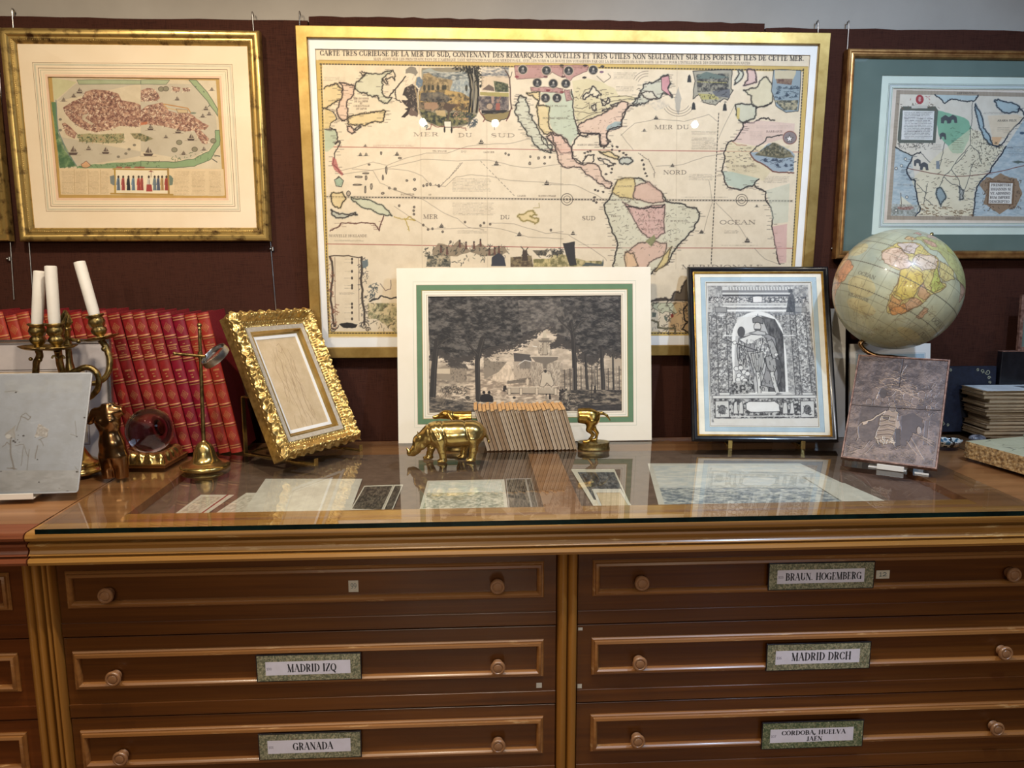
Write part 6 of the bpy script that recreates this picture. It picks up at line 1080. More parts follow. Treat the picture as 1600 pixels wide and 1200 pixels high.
band = (OW-(SG[1]-SG[0]))/2; carved(OW, OH, band, M['carved'], r)
MB().ring(OW-.004, OH-.004, [(0, .002), (-.002, .012), (.001, .03), (0, .05), (.016, .05), (.016, .01)], M['carved'], z0=.002).build('frame_side', None, r, smooth=True)
for s in (-1, 1):
    sideb = MB()
    for i in range(26): sideb.sphere((s*(OW/2-.001), .014+.003*(i % 2), .012+i*(OH-.024)/25), .0045, 4, sc=(.6, .8, 1.3))
    sideb.build('edge_ornament', M['carved'], r, smooth='all')
M['linen'] = mat_noise('linen_slip', (176, 162, 144), (196, 184, 164), ns=90, rough=.9, bmp=.3, bd=.0005); M['gilt_lip'] = M['gold_flat']
w1, h1 = OW-2*band+.006, OH-2*band+.006
sw = (w1-(SG2[1]-SG2[0]))/2
MB().ring(w1, h1, [(0, .016), (0, .009), (sw*.55, .011), (sw*.55, .016)], M['linen'], z0=(OH-h1)/2).build('linen_slip', None, r)
MB().ring(w1-sw*1.1, h1-sw*1.1, [(0, .016), (0, .011), (.004, .010), (.008, .020), (.012, .022), (.014, .030), (.014, .032), (0, .032)], M['gilt_lip'], z0=(OH-h1)/2+sw*.55).build('gilt_lip', None, r, smooth=True)
w3_, h3_ = w1-sw*1.1-.024, h1-sw*1.1-.024; zc = OH/2
PBx = (-w3_/2+.011, w3_/2-.011, zc-h3_/2+.011, zc+h3_/2-.011)
mat_board('mount', r, (-w3_/2-.002, w3_/2+.002, zc-h3_/2-.002, zc+h3_/2+.002), PBx, .0245, M['white'], th=.002)
MB().box(-OW/2+.02, OW/2-.02, .033, .037, .02, OH-.02, M['dark']).build('backing', None, r)
a = Art(None, *PBx, 200, (206, 182, 146)); A = a; A.paper(9, 26, 4); X0, X1, Z0, Z1 = PBx
def L_(u, v): return (X0+(X1-X0)*u, Z1-(Z1-Z0)*v)
def pl(*q): return np.array([((q[i])*(a.nx-1), q[i+1]*(a.ny-1)) for i in range(0, len(q), 2)])
rr = random.Random(8)
for i in range(46):
    x = rr.uniform(.2, .75); y = rr.uniform(.1, .9); l = rr.uniform(.08, .3); cx_ = rr.uniform(-.08, .08)
    A.line(pl(x, y, x+cx_, y+l*.4, x+cx_*.4, y+l*.8, x+cx_*.8, min(.97, y+l)), (150, 122, 92), rr.uniform(.8, 1.8), .55, raw=True)
for q in ((.42, .1, .38, .2, .42, .28, .36, .4, .34, .6, .4, .8, .38, .95), (.55, .12, .6, .25, .58, .4, .66, .55, .62, .75, .68, .92), (.3, .2, .22, .34, .26, .5, .2, .7), (.45, .08, .52, .06, .56, .12, .5, .17, .44, .14), (.48, .3, .5, .5, .48, .7, .52, .9)): A.line(pl(*q), (136, 106, 80), 1.6, .6, raw=True)
A.mesh('drawing', M['art'], r, .0262)
easel((-.440, 2.345, 0), R_(57.6), .20, .265, .24, 26.4, 'brass easel with two lipped feet under the carved gilt frame', posts=.186, foot=.032, lip=.022, seat=.0055, arm_w=.014)
easel((.945, 2.3808, 0), R_(-5.5), .232, .12, .30, 19.0, 'brass easel with two lipped feet under the black framed engraving', back=.036, foot=.010, lip=.027, seat=.0105, arm_w=.013)
# ---------------------------------------------------------------- red leather volumes
def book_spine_mat():
    m, nt, p = nodes('red_leather_spine'); a = N(nt, 'ShaderNodeVertexColor'); a.layer_name = 'col'; sp = N(nt, 'ShaderNodeSeparateColor'); nt.links.new(a.outputs[0], sp.inputs[0])
    oi = N(nt, 'ShaderNodeObjectInfo'); n = noise(nt, coords(nt), 60, 5)
    mx = N(nt, 'ShaderNodeMix', data_type='RGBA', blend_type='MULTIPLY'); mx.inputs[0].default_value = .5; nt.links.new(oi.outputs['Color'], mx.inputs[6]); nt.links.new(ramp(nt, n, [(.3, (190, 170, 170)), (.65, (255, 255, 255))]), mx.inputs[7])
    m2 = N(nt, 'ShaderNodeMix', data_type='RGBA'); nt.links.new(sp.outputs[1], m2.inputs[0]); nt.links.new(mx.outputs[2], m2.inputs[6]); m2.inputs[7].default_value = srgb((70, 10, 16))
    m3 = N(nt, 'ShaderNodeMix', data_type='RGBA'); nt.links.new(sp.outputs[0], m3.inputs[0]); nt.links.new(m2.outputs[2], m3.inputs[6]); m3.inputs[7].default_value = srgb((222, 176, 112))
    nt.links.new(m3.outputs[2], p.inputs['Base Color']); mm = N(nt, 'ShaderNodeMath', operation='MULTIPLY'); mm.inputs[1].default_value = .5; nt.links.new(sp.outputs[0], mm.inputs[0]); nt.links.new(mm.outputs[0], p.inputs['Metallic'])
    p.inputs['Roughness'].default_value = .42; bump(nt, p, n, .15, .0005); return m
M['spine'] = book_spine_mat(); M['redcloth'] = mat_noise('red_cloth', (124, 24, 32), (142, 34, 42), ns=120, rough=.6, bmp=.25, bd=.0004); M['pages'] = mat_noise('old_pages', (206, 184, 146), (226, 206, 170), scale=(400, 4, 4), ns=2, rough=.9)
BT, BHH, BD = .0362, .448, .17
def make_book():
    t = empty('bound_volume', (0, 0, 0), 0, 'red leather volume', 'book', 'red leather volumes leaning in a row'); w_, h_, d_ = BT, BHH, BD
    MB().box(.0022, .005, .004, d_, 0, h_).build('cover', M['redcloth'], t, bevel=.0008); MB().box(w_-.005, w_-.0022, .004, d_, 0, h_).build('cover', M['redcloth'], t, bevel=.0008)
    MB().box(.005, w_-.005, .008, d_-.004, .004, h_-.004).build('pages', M['pages'], t)
    nx, nz = 30, 340; im = np.zeros((nz, nx, 3)); u = np.linspace(0, 1, nx)[None]; z = np.linspace(1, 0, nz)[:, None]; f = 1-z  # fraction from the top
    gold = np.zeros((nz, nx)); rel = np.zeros((nz, nx))
    for c_ in (.018, .036, .158, .176, .305, .325, .475, .495, .643, .663, .785, .803, .945, .962): gold = np.maximum(gold, np.exp(-((f-c_)/.0032)**2)*np.ones_like(u))
    for c_ in (.168, .315, .485, .653, .794): rel = rel+.0022*np.exp(-((f-c_)/.008)**2)*np.ones_like(u)
    for c_ in (.10, .575, .725, .875):
        dx = (u-.5)*BT; dz = (f-c_)*BHH; r1 = np.abs(dx)+np.abs(dz)*.72; k_ = .0115
        g_ = ((r1 < k_)*1.0-(r1 < k_*.82)*.75+(r1 < k_*.6)*.6)*(.55+.45*np.cos(dx*2400)*np.cos(dz*2000)); gold = np.maximum(gold, np.clip(g_, 0, 1))
    lab = ((f > .186) & (f < .297))*.6*np.ones_like(u)
    for c_ in (.167, .315, .485, .653, .794, .953, .027): lab = np.maximum(lab, (np.exp(-((f-c_)/.0045)**2)+np.exp(-((f-c_-.019)/.004)**2)*.8)*np.ones_like(u))
    lab = np.clip(lab, 0, 1)
    rr = random.Random(4)
    def words(c_, hh, x0, x1):
        global _dummy
        j0 = int((c_-hh)*nz); j1 = max(j0+1, int((c_+hh)*nz)); i = int(x0*nx)
        while i < x1*nx: gold[j0:j1+1, i:i+2] = .85; i += 3
    words(.205, .0016, .42, .6); words(.225, .003, .14, .86); words(.241, .0012, .2, .8); words(.253, .002, .24, .78); words(.277, .0018, .44, .54); words(.291, .0012, .2, .8)
    words(.40, .003, .3, .72); words(.425, .001, .42, .58); words(.445, .003, .46, .54)
    gold *= np.clip(1.15-np.abs(u-.5)*.6, 0, 1); X = u*BT+0*z; Y = .006-.0065*np.sqrt(np.clip(1-(2*u-1)**2, 0, 1))-rel*np.clip(1-(2*u-1)**2, 0, 1)**.5; Z = z*BHH+0*u
    im[..., 0] = gold*255; im[..., 1] = lab*190
    grid_mesh('spine', np.stack([X, Y, Z], -1), M['spine'], t, im, smooth=True); return t
ORD = ['last', 'second', 'third', 'fourth', 'fifth', 'sixth', 'seventh', 'eighth', 'ninth', 'tenth', 'eleventh', 'twelfth', 'thirteenth', 'fourteenth', 'fifteenth', 'sixteenth', 'seventeenth']
bk = make_book(); lean = R_(10.2)
def tint_book(o, k):
    c = (168, 52, 40) if k < 2 else (136, 18, 42) if k < 4 else (146, 34, 34) if k < 8 else (158, 40, 36) if k < 12 else (176, 62, 44) if k < 17 else (88, 14, 30)
    for ch in o.children:
        if ch.name.startswith('spine'): ch.color = srgb(c)
for k in range(17):
    o = bk if k == 0 else copy_tree(bk); x = -.7632-.0381*k; o.location = (x, 2.402+random.uniform(-.002, .003), .0012); o.rotation_euler = (0, -lean, 0); s_ = random.uniform(.985, 1.012); o.scale = (1, 1, s_)
    tint_book(o, k)
    o['label'] = ('red leather volume at the right end of the leaning row, its plain front cover showing' if k == 0 else 'red leather volume with gold bands, %s from the right end of the leaning row' % ORD[k])
for k in (17,):
    o = copy_tree(bk); o.location = (-.7632-.0381*k, 2.402, .0012); o.rotation_euler = (0, -lean, 0); o.scale = (1, 1, 1.01); o['label'] = 'dark crimson volume at the left edge of the photo, leftmost of the leaning row'
    tint_book(o, 17)
# ---------------------------------------------------------------- row of pamphlets
M['pam_c'] = mat_noise('tan_paper_cover', (196, 146, 92), (220, 174, 118), ns=60, rough=.8); M['pam_p'] = None
def edges_mat():
    m, nt, p = nodes('page_edges'); n = noise(nt, coords(nt, (900, 3, 3)), 1, 3, .7); oi = N(nt, 'ShaderNodeObjectInfo'); c = ramp(nt, n, [(.36, (84, 66, 52)), (.46, (176, 154, 128)), (.58, (214, 200, 180))])
    mx = N(nt, 'ShaderNodeMix', data_type='RGBA', blend_type='MULTIPLY'); mx.inputs[0].default_value = .8; nt.links.new(c, mx.inputs[6]); nt.links.new(ramp(nt, oi.outputs['Random'], [(0, (190, 160, 124)), (.5, (236, 226, 212)), (1, (255, 250, 244))]), mx.inputs[7])
    nt.links.new(mx.outputs[2], p.inputs['Base Color']); p.inputs['Roughness'].default_value = .9; bump(nt, p, n, .5, .0006); return m
M['pam_p'] = edges_mat(); M['pam_dk'] = mat_noise('brown_boards', (44, 30, 24), (70, 50, 38), ns=40, rough=.8)
def make_pamphlet():
    t = empty('pamphlet', (0, 0, 0), 0, 'pamphlet', 'booklet', 'old pamphlets leaning in a row'); w_, h_, d_ = .0118, .143, .108
    MB().box(.0012, w_-.0012, .001, d_-.002, .001, h_-.006).build('pages', M['pam_p'], t)
    c = MB(); c.box(0, .0008, 0, d_, 0, h_-.003, M['pam_dk']); c.box(w_-.0008, w_, 0, d_, 0, h_-.003, M['pam_p'])
    c.box(.0006, w_-.0006, -.001, d_, h_-.005, h_, M['pam_c']); c.build('cover', None, t); return t
pm = make_pamphlet()
ORD2 = ['first', 'second', 'third', 'fourth', 'fifth', 'sixth', 'seventh', 'eighth', 'ninth', 'tenth', 'eleventh', 'twelfth', 'thirteenth', 'fourteenth', 'fifteenth', 'sixteenth', 'seventeenth', 'eighteenth', 'nineteenth', 'twentieth', 'twenty-first', 'twenty-second', 'twenty-third']
for k in range(23):
    o = pm if k == 0 else copy_tree(pm); o.location = (.044+k*.01265, 2.386+random.uniform(-.002, .002), .0006); o.rotation_euler = (0, -R_(16.6+random.uniform(-.07, .07)), 0); o.scale = (random.uniform(.93, .985), 1, random.uniform(.965, 1.02))
    o['label'] = 'leftmost old pamphlet of the row between the brass hound halves' if k == 0 else 'rightmost old pamphlet of the row between the brass hound halves' if k == 22 else 'thin old tan-topped pamphlet, %s from the left in the row' % ORD2[k]
# ---------------------------------------------------------------- brass rhinoceros
rt = empty('rhino_figurine', (-.070, 2.285, 0), R_(4), 'polished brass rhinoceros with lowered head, standing in front of the pamphlets', 'figurine'); rt.scale = (1, 1, .83)
def rhino(p):
    q = p.copy(); q[:, 1] = np.abs(p[:, 1]); E = ell_; d = E(p, (.022, 0, .104), (.078, .044, .046))
    d = smin(d, E(p, (-.038, 0, .103), (.040, .038, .043)), .02); d = smin(d, E(p, (.070, 0, .100), (.036, .040, .045)), .015); d = smin(d, E(p, (.015, 0, .085), (.06, .040, .036)), .02)
    d = smin(d, cone_(p, (-.052, 0, .104), (-.088, 0, .078), .033, .024), .016); d = smin(d, cone_(p, (-.084, 0, .078), (-.104, 0, .044), .023, .015), .010); d = smin(d, cone_(p, (-.104, 0, .044), (-.112, 0, .032), .016, .0125), .007)
    d = smin(d, E(q, (-.088, .014, .060), (.016, .008, .014)), .006)
    d = smin(d, cone_(p, (-.108, 0, .034), (-.122, 0, .030), .0105, .0088), .004); d = smin(d, cone_(p, (-.122, 0, .030), (-.132, 0, .054), .0082, .0014), .003); d = smin(d, cone_(p, (-.102, 0, .054), (-.113, 0, .066), .0062, .001), .003)
    for (x, z) in ((-.092, .092),): d = smin(d, cone_(q, (x, .015, z-.004), (x-.006, .021, z+.014), .0055, .0016), .003)
    # legs: near pair (-y) and far pair
    for (x0, x1, x2, y, s_) in ((-.036, -.026, -.022, -.024, 1), (-.040, -.056, -.064, .022, 1), (.066, .070, .064, -.024, 1.1), (.060, .046, .040, .022, 1.1)):
        L = cone_(p, (x0, y, .085), (x1, y, .045), .021*s_, .0125); L = smin(L, cone_(p, (x1, y, .045), (x2, y, .010), .0122, .0105), .006); L = smin(L, E(p, (x2-.003, y, .0065), (.0155, .0135, .0085)), .004); d = smin(d, L, .009)
        for dy in (-.007, 0, .007): d = smin(d, E(p, (x2-.014, y+dy, .0048), (.0045, .0035, .005)), .0015)
    for x, w_ in ((-.018, .003), (.050, .003), (-.062, .0026)): d = d+.0026*np.exp(-(((p[:, 0]-x+.12*(p[:, 2]-.1))/w_)**2))*(p[:, 2] > .045)
    d = d+.0006*np.sin(p[:, 0]*420+p[:, 2]*160)*np.exp(-(((p[:, 0]+.045)/.03)**2))*(np.abs(p[:, 1]) > .01); d = smin(d, cone_(p, (.104, 0, .112), (.112, -.003, .082), .005, .003), .005)
    return smax(d, -(p[:, 2]-.0006), .001)
sdf_object('body', rhino, (-.14, -.06, -.004), (.125, .06, .16), .0022, M['brass'], rt)
tb = MB(); tb.tube([(.104, -.002, .104), (.112, -.008, .088), (.116, -.012, .074)], [.0045, .0032, .002], 8, M['brass']); tb.sphere((.117, -.013, .070), .005, 6, M['brass'], (.8, .8, 1.4)); tb.build('tail', None, rt, smooth=True)
ey = MB(); ey.sphere((-.097, -.0195, .060), .0026, 6, M['bronze']); ey.build('eye', None, rt, smooth=True)
# ---------------------------------------------------------------- bookend hound in two halves
def oval_base(parent, cx, rx, ry, x0=None, x1=None, h_=.024):
    m = MB(); pr = [(.02, .0004), (.985, .0004), (1, .002), (.985, .005), (.96, .007), (.96, h_-.005), (.985, h_-.003), (.97, h_), (.02, h_)]
    n = 48; vs_ = []; fs = []
    for r_, z in pr:
        for k in range(n):
            a_ = 2*math.pi*k/n; x = cx+rx*r_*math.cos(a_)
            if x0 is not None: x = max(x, x0)
            if x1 is not None: x = min(x, x1)
            vs_.append((x, ry*r_*math.sin(a_), z))
    for i in range(len(pr)-1):
        for k in range(n): fs.append((i*n+k, i*n+(k+1) % n, (i+1)*n+(k+1) % n, (i+1)*n+k))
    fs += [tuple(range(n))[::-1], tuple((len(pr)-1)*n+k for k in range(n))]
    m.add(vs_, fs, M['brass_dk']); return m.build('base', None, parent, smooth=True)
M['brass_or'] = mat_noise('orange_brass', (178, 138, 66), (214, 176, 96), ns=70, rough=.22, metal=1, bmp=.35, bd=.0012)
dr = empty('hound_bookend', (.349, 2.402, 0), 0, 'brass bookend shaped as the rear half of a hound, tail raised, on an oval base', 'bookend')
def hound_rear(p):
    d = ell_(p, (.010, 0, .108), (.042, .020, .024)); d = smin(d, ell_(p, (.034, 0, .100), (.022, .021, .026)), .012)
    d = smin(d, cone_(p, (-.014, 0, .112), (.02, 0, .110), .018, .020, (1, 1, 1.1)), .01)
    for (hx, y, kx, hk, fx) in ((.030, -.012, .020, .036, .012), (.034, .012, .040, .052, .040)):
        d = smin(d, cone_(p, (hx, y, .095), (kx, y, .066), .0165, .0085), .008); d = smin(d, cone_(p, (kx, y, .066), (hk, y, .050), .0078, .0055), .004); d = smin(d, cone_(p, (hk, y, .050), (fx+.008, y, .029), .0052, .0046), .003); d = smin(d, ell_(p, (fx, y, .0275), (.0125, .0065, .0048)), .003)
    t = cone_(p, (.048, 0, .116), (.064, 0, .118), .0065, .0050); t = smin(t, cone_(p, (.064, 0, .118), (.080, 0, .110), .0050, .0038), .003); t = smin(t, cone_(p, (.080, 0, .110), (.091, 0, .094), .0038, .0022), .003); d = smin(d, t, .004)
    return smax(d, -(p[:, 0]+.014), .001)
sdf_object('hound', hound_rear, (-.02, -.035, .02), (.1, .035, .14), .0019, M['brass_or'], dr); oval_base(dr, .038, .054, .034, x0=-.012)
df = empty('hound_bookend', (-.024, 2.425, 0), 0, 'brass bookend shaped as the front half of a crouching hound, behind the rhinoceros', 'bookend')
def hound_front(p):
    q = p.copy(); q[:, 1] = np.abs(p[:, 1]); d = cone_(p, (.020, 0, .104), (-.016, 0, .104), .0215, .019); d = smin(d, ell_(p, (-.018, 0, .098), (.024, .019, .022)), .01); d = smin(d, cone_(p, (-.02, 0, .106), (-.052, 0, .112), .0155, .0135), .008)
    d = smin(d, ell_(p, (-.062, 0, .114), (.020, .0145, .0145)), .006); d = smin(d, cone_(p, (-.072, 0, .111), (-.098, 0, .105), .0095, .0062), .006); d = smin(d, ell_(p, (-.101, 0, .106), (.005, .005, .0045)), .002)
    e = cone_(q, (-.054, .013, .117), (-.042, .018, .100), .0058, .0042); d = smin(d, e, .002)
    for (x, y) in ((-.02, -.012), (-.012, .012)): d = smin(d, cone_(p, (x, y, .092), (x-.004, y, .058), .0105, .0066), .006); d = smin(d, cone_(p, (x-.004, y, .058), (x+.002, y, .030), .006, .005), .003); d = smin(d, ell_(p, (x-.006, y, .0275), (.0125, .0065, .0048)), .003)
    return smax(d, p[:, 0]-.020, .001)
sdf_object('hound', hound_front, (-.11, -.035, .02), (.026, .035, .14), .0019, M['brass_or'], df); oval_base(df, -.030, .050, .034, x1=.020)
cl = MB(); cl.lathe([(.0150, -.003), (.0165, 0), (.0150, .003)], 24, M['brass_dk'], Matrix.Translation((-.040, 0, .110)) @ Matrix.Rotation(R_(82), 4, 'Y')); cl.build('collar', None, df, smooth=True)
# ---------------------------------------------------------------- female torso
tr = empty('torso_statuette', (-1.006, 2.150, 0), 0, 'dark bronze statuette of a female torso standing beside the crystal ball', 'statuette')
def torso(p):
    d = ell_(p, (-.008, 0, .166), (.033, .021, .030)); d = smin(d, cone_(p, (-.036, 0, .186), (.018, 0, .192), .0140, .0130), .012); d = smin(d, cone_(p, (-.003, 0, .186), (-.002, 0, .222), .0200, .0165), .012)
    for x in (-.024, .006): d = smin(d, ell_(p, (x, -.0150, .166), (.0125, .0105, .0120)), .008)
    d = smin(d, cone_(p, (-.040, -.001, .184), (-.054, -.004, .162), .0130, .0095), .006); d = smin(d, cone_(p, (.010, 0, .186), (.040, -.002, .193), .0145, .0130), .010); d = smax(d, p[:, 0]-.040+.2*(p[:, 2]-.19), .0015)
    d = smin(d, cone_(p, (-.006, 0, .150), (-.003, 0, .112), .0265, .0225, (1.05, .78, 1)), .014); d = smin(d, cone_(p, (.000, 0, .090), (.001, 0, .062), .0360, .0385, (1, .72, 1)), .018)
    for x, x2 in ((-.018, -.016), (.020, .019)): d = smin(d, cone_(p, (x, 0, .062), (x2, -.001, -.004), .0215, .0175), .005)
    d = d+.0035*np.exp(-((p[:, 0]-.002)/.003)**2-((p[:, 1]+.025)/.012)**2)*(p[:, 2] < .058); return smax(smax(d, -(p[:, 2]-.0006), .0008), p[:, 2]-.213-.1*(p[:, 0]), .002)
sdf_object('body', torso, (-.08, -.045, -.003), (.062, .045, .225), .0019, M['bronze'], tr)
# ---------------------------------------------------------------- crystal ball on its stand
cs = empty('ball_stand', (-.972, 2.316, 0), R_(-4), 'square brass and wood stand with gadrooned cushion under the crystal ball', 'stand')
sm = MB(); sm.box(-.076, .076, -.076, .076, .0004, .010, M['drawer']); sm.box(-.078, .078, -.078, .078, .010, .0135, M['brass']); sm.build('plinth', None, cs, bevel=.001)
def cushion():
    n = 160; pr = [(1.0, .0135), (1.0, .020), (.985, .026), (.95, .032), (.89, .037), (.80, .041), (.68, .042), (.56, .036), (.45, .030), (.02, .028)]; vs_ = []; fs = []
    for i, (r_, z) in enumerate(pr):
        for k in range(n):
            a_ = 2*math.pi*k/n; c_, s_ = math.cos(a_), math.sin(a_); e = 6.0 if i < 6 else 2.0+4.0*max(0, (8-i))/3; sq = (abs(c_)**e+abs(s_)**e)**(-1/e); g_ = (.5+.5*math.cos(a_*16))
            rr_ = .074*r_*sq*(1-.06*(1-g_)*(1 if 0 < i < 6 else 0)); vs_.append((rr_*c_, rr_*s_, z+(.005*g_ if 2 <= i <= 5 else 0)))
    for i in range(len(pr)-1):
        for k in range(n): fs.append((i*n+k, i*n+(k+1) % n, (i+1)*n+(k+1) % n, (i+1)*n+k))
    fs.append(tuple((len(pr)-1)*n+k for k in range(n))); m = MB(); m.add(vs_, fs, M['brass']); return m
cushion().build('cushion', None, cs, smooth='all')
m_, nt, p_ = nodes('crystal'); p_.inputs['Transmission Weight'].default_value = 1; p_.inputs['Roughness'].default_value = 0; p_.inputs['IOR'].default_value = 1.36; M['crystal'] = m_; p_.inputs['Base Color'].default_value = (1, .97, .97, 1)
cb = MB().sphere((0, 0, 0), .0675, 40, M['crystal']).build('crystal_ball', None, None, smooth='all'); cb.location = (-.972, 2.316, .0975); tag(cb, 'clear crystal ball resting on its brass stand before the red volumes', 'crystal ball')
# ---------------------------------------------------------------- magnifier on a stand
mg = empty('magnifier_stand', (-.786, 2.236, 0), R_(0), 'brass tabletop magnifying glass on a pole with weighted round base', 'magnifier')
MB().lathe([(.001, .0006), (.066, .0006), (.069, .004), (.070, .009), (.067, .013), (.060, .016), (.050, .019), (.042, .023), (.036, .029), (.032, .038), (.0295, .050), (.026, .062), (.020, .072), (.012, .079), (.006, .082), (.0055, .086)], 48, M['brass']).build('base', None, mg, smooth='all')
p = MB(); p.tube([(0, 0, .080), (.009, 0, .405)], [.0058, .0046], 14, M['brass_dk']); p.sphere((.0095, 0, .420), .0068, 8, M['brass_dk']); p.lathe([(.002, -.008), (.0055, -.007), (.0045, 0), (.0055, .004), (.003, .008)], 14, M['brass_dk'], Matrix.Translation((.0092, 0, .407))); p.build('pole', None, mg, smooth=True)
a_ = MB(); a_.tube([(-.062, -.004, .339), (.024, -.010, .331)], .0046, 10, M['brass_dk']); a_.sphere((-.063, -.004, .339), .0055, 6, M['brass_dk']); a_.lathe([(.002, -.01), (.0068, -.009), (.0068, .009), (.002, .01)], 14, M['brass_dk'], Matrix.Translation((.0075, -.003, .335))); a_.build('cross_arm', None, mg, smooth=True)
nrm = Vector((-.52, -.40, .76)).normalized(); LM = Matrix.Translation((.052, -.012, .333)) @ Matrix.Identity(4) @ nrm.to_track_quat('Z', 'Y').to_matrix().to_4x4() @ Matrix.Diagonal((1.38, 1.38, 1.38, 1))
l_ = MB(); l_.lathe([(.0275, -.007), (.0305, -.007), (.0315, -.003), (.0305, .007), (.0285, .0075), (.0275, .005), (.0275, -.007)], 48, M['steel'], LM, cap=False); l_.build('lens_ring', None, mg, smooth=True)
g_ = MB(); g_.lathe([(.0005, -.003), (.02, -.002), (.0277, 0), (.02, .002), (.0005, .003)], 40, M['crystal'], LM); g_.build('lens', None, mg, smooth='all')
# ---------------------------------------------------------------- candelabrum and candles
CX, CY = -1.135, 2.215
cn = empty('candelabrum', (CX, CY, 0), 0, 'brass rococo candelabrum with scrolled arms behind the steel plate', 'candelabrum')
def L3(px, py, Y=2.2): q = ony(px, py, Y); return (q[0]-CX, Y-CY, q[2])
MB().lathe([(.001, .0006), (.060, .0006), (.062, .004), (.060, .010), (.054, .013), (.052, .020), (.055, .025), (.050, .033), (.043, .037), (.036, .042), (.030, .052), (.020, .070), (.013, .090), (.011, .11)], 40, M['brass'], None, True, lambda a, z: 1+.03*math.cos(6*a)).build('base', None, cn, smooth='all')
st = MB(); st.lathe([(.010, .10), (.015, .13), (.020, .16), (.014, .19), (.010, .22), (.016, .25), (.019, .275), (.012, .30), (.0085, .32), (.0085, .36), (.012, .37), (.0085, .38), (.0085, .405), (.013, .412), (.008, .42)], 24, M['brass_dk'], None, True, lambda a, z: 1+.10*math.sin(4*a+z*60))
st.build('stem', None, cn, smooth='all')
fi = MB()
for k in range(6):
    a0 = k*math.pi/3; fi.tube([(.004*math.cos(a0), .004*math.sin(a0), .418), (.013*math.cos(a0+.4), .013*math.sin(a0+.4), .432), (.010*math.cos(a0+1.1), .010*math.sin(a0+1.1), .448), (.004*math.cos(a0+2), .004*math.sin(a0+2), .462+.003*(k % 2))], [.003, .0055, .004, .0012], 7, M['brass_dk'])
fi.tube([(0, 0, .42), (0, 0, .466)], [.006, .002], 8, M['brass_dk']); fi.tube([(0, -.002, .386), (.006, -.004, .385), (.020, -.008, .383), (.034, -.008, .379)], [.005, .004, .0055, .003], 8, M['brass_dk']); fi.tube([(0, 0, .384), (0, 0, .422)], .0062, 8, M['brass_dk']); fi.sphere((.034, -.008, .379), .0062, 6, M['brass_dk']); fi.build('finial', None, cn, smooth=True)
def cup(T, nm='cup'):
    T0 = T; T = T @ Matrix.Diagonal((1.22, 1.22, 1, 1)); c = MB(); fl = lambda a, z: 1+(.06*math.cos(8*a+z*90) if .012 < z < .046 else 0)
    c.lathe([(.004, -.004), (.0085, 0), (.0075, .006), (.0135, .012), (.0165, .020), (.0155, .026), (.0120, .031), (.0155, .036), (.0185, .046), (.0165, .053), (.0150, .058), (.0195, .0625), (.0205, .066), (.0175, .067), (.0145, .064), (.0145, .058), (.001, .058)], 32, M['brass_dk'], T, True, fl); c.build('candle_cup', None, cn, smooth='all')
    d = MB(); d.lathe([(.001, -.006), (.016, -.007), (.030, -.004), (.040, .002), (.0405, .004), (.030, -.001), (.016, -.003), (.001, -.003)], 40, M['brass_dk'], T, True, lambda a, z: 1+(.035*math.cos(9*a) if z > -.002 else 0)); d.build('drip_pan', None, cn, smooth='all')
C1 = Vector(L3(60, 543, 2.19)); C2 = Vector(L3(90, 543, 2.16)); C3 = Vector(L3(158, 528, 2.23))
T1 = Matrix.Translation(C1) @ Matrix.Rotation(R_(2), 4, 'Y'); T2 = Matrix.Translation(C2) @ Matrix.Rotation(R_(-2), 4, 'Y'); T3 = Matrix.Translation(C3) @ Matrix.Rotation(R_(-11), 4, 'Y')
for T in (T1, T2, T3): cup(T)
def sp(pts, n=10):
    out = []; P = [pts[0]]+pts+[pts[-1]]
    for i in range(1, len(P)-2):
        for k in range(n):
            t = k/n; a0, a1, a2, a3 = [Vector(P[i+j]) for j in (-1, 0, 1, 2)]; out.append(.5*((2*a1)+(a2-a0)*t+(2*a0-5*a1+4*a2-a3)*t*t+(3*a1-a0-3*a2+a3)*t**3))
    out.append(Vector(pts[-1])); return out
def arm(pts, r0, r1, Y0=2.2, Y1=2.2, name='arm'):
    r0 *= 1.3; r1 *= 1.3; q = [L3(x, y, Y0+(Y1-Y0)*i/(len(pts)-1)) for i, (x, y) in enumerate(pts)]; s_ = sp(q); m = MB(); n = len(s_)
    m.tube(s_, [(r0+(r1-r0)*i/(n-1))*(1+.03*math.sin(i*.7)) for i in range(n)], 10, M['brass_dk']); return m
a1 = arm([(60, 547), (62, 556), (57, 566), (56, 580), (54, 600), (58, 630), (76, 660), (104, 672)], .0075, .006, 2.19, 2.215); a1.sphere(L3(48, 561, 2.18), .0055, 6, M['brass_dk']); a1.sphere(L3(62, 562, 2.185), .007, 6, M['brass_dk']); a1.build('arm', None, cn, smooth=True)
a2 = arm([(90, 547), (92, 556), (94, 570), (100, 590), (108, 606), (108, 630), (106, 650)], .008, .0065, 2.16, 2.215)
for s in (-1, 1): a2.tube(sp([L3(91, 560, 2.155), L3(91+s*7, 556, 2.152), L3(91+s*10, 560, 2.15)]), .0028, 7, M['brass_dk'])
a2.build('arm', None, cn, smooth=True)
a3 = arm([(158, 532), (164, 540), (169, 552), (172, 566), (169, 582), (160, 594), (146, 599), (124, 598)], .0072, .0055, 2.23, 2.2); a3.sphere(L3(163, 545, 2.22), .0085, 6, M['brass_dk']); a3.build('arm', None, cn, smooth=True)
lp = arm([(54, 640), (66, 620), (82, 602), (100, 589), (120, 579), (134, 574), (147, 578), (154, 590), (153, 606), (144, 618), (130, 626), (112, 640)], .0068, .006, 2.2, 2.2); lp.build('scroll', None, cn, smooth=True)
sc_ = MB(); q = []
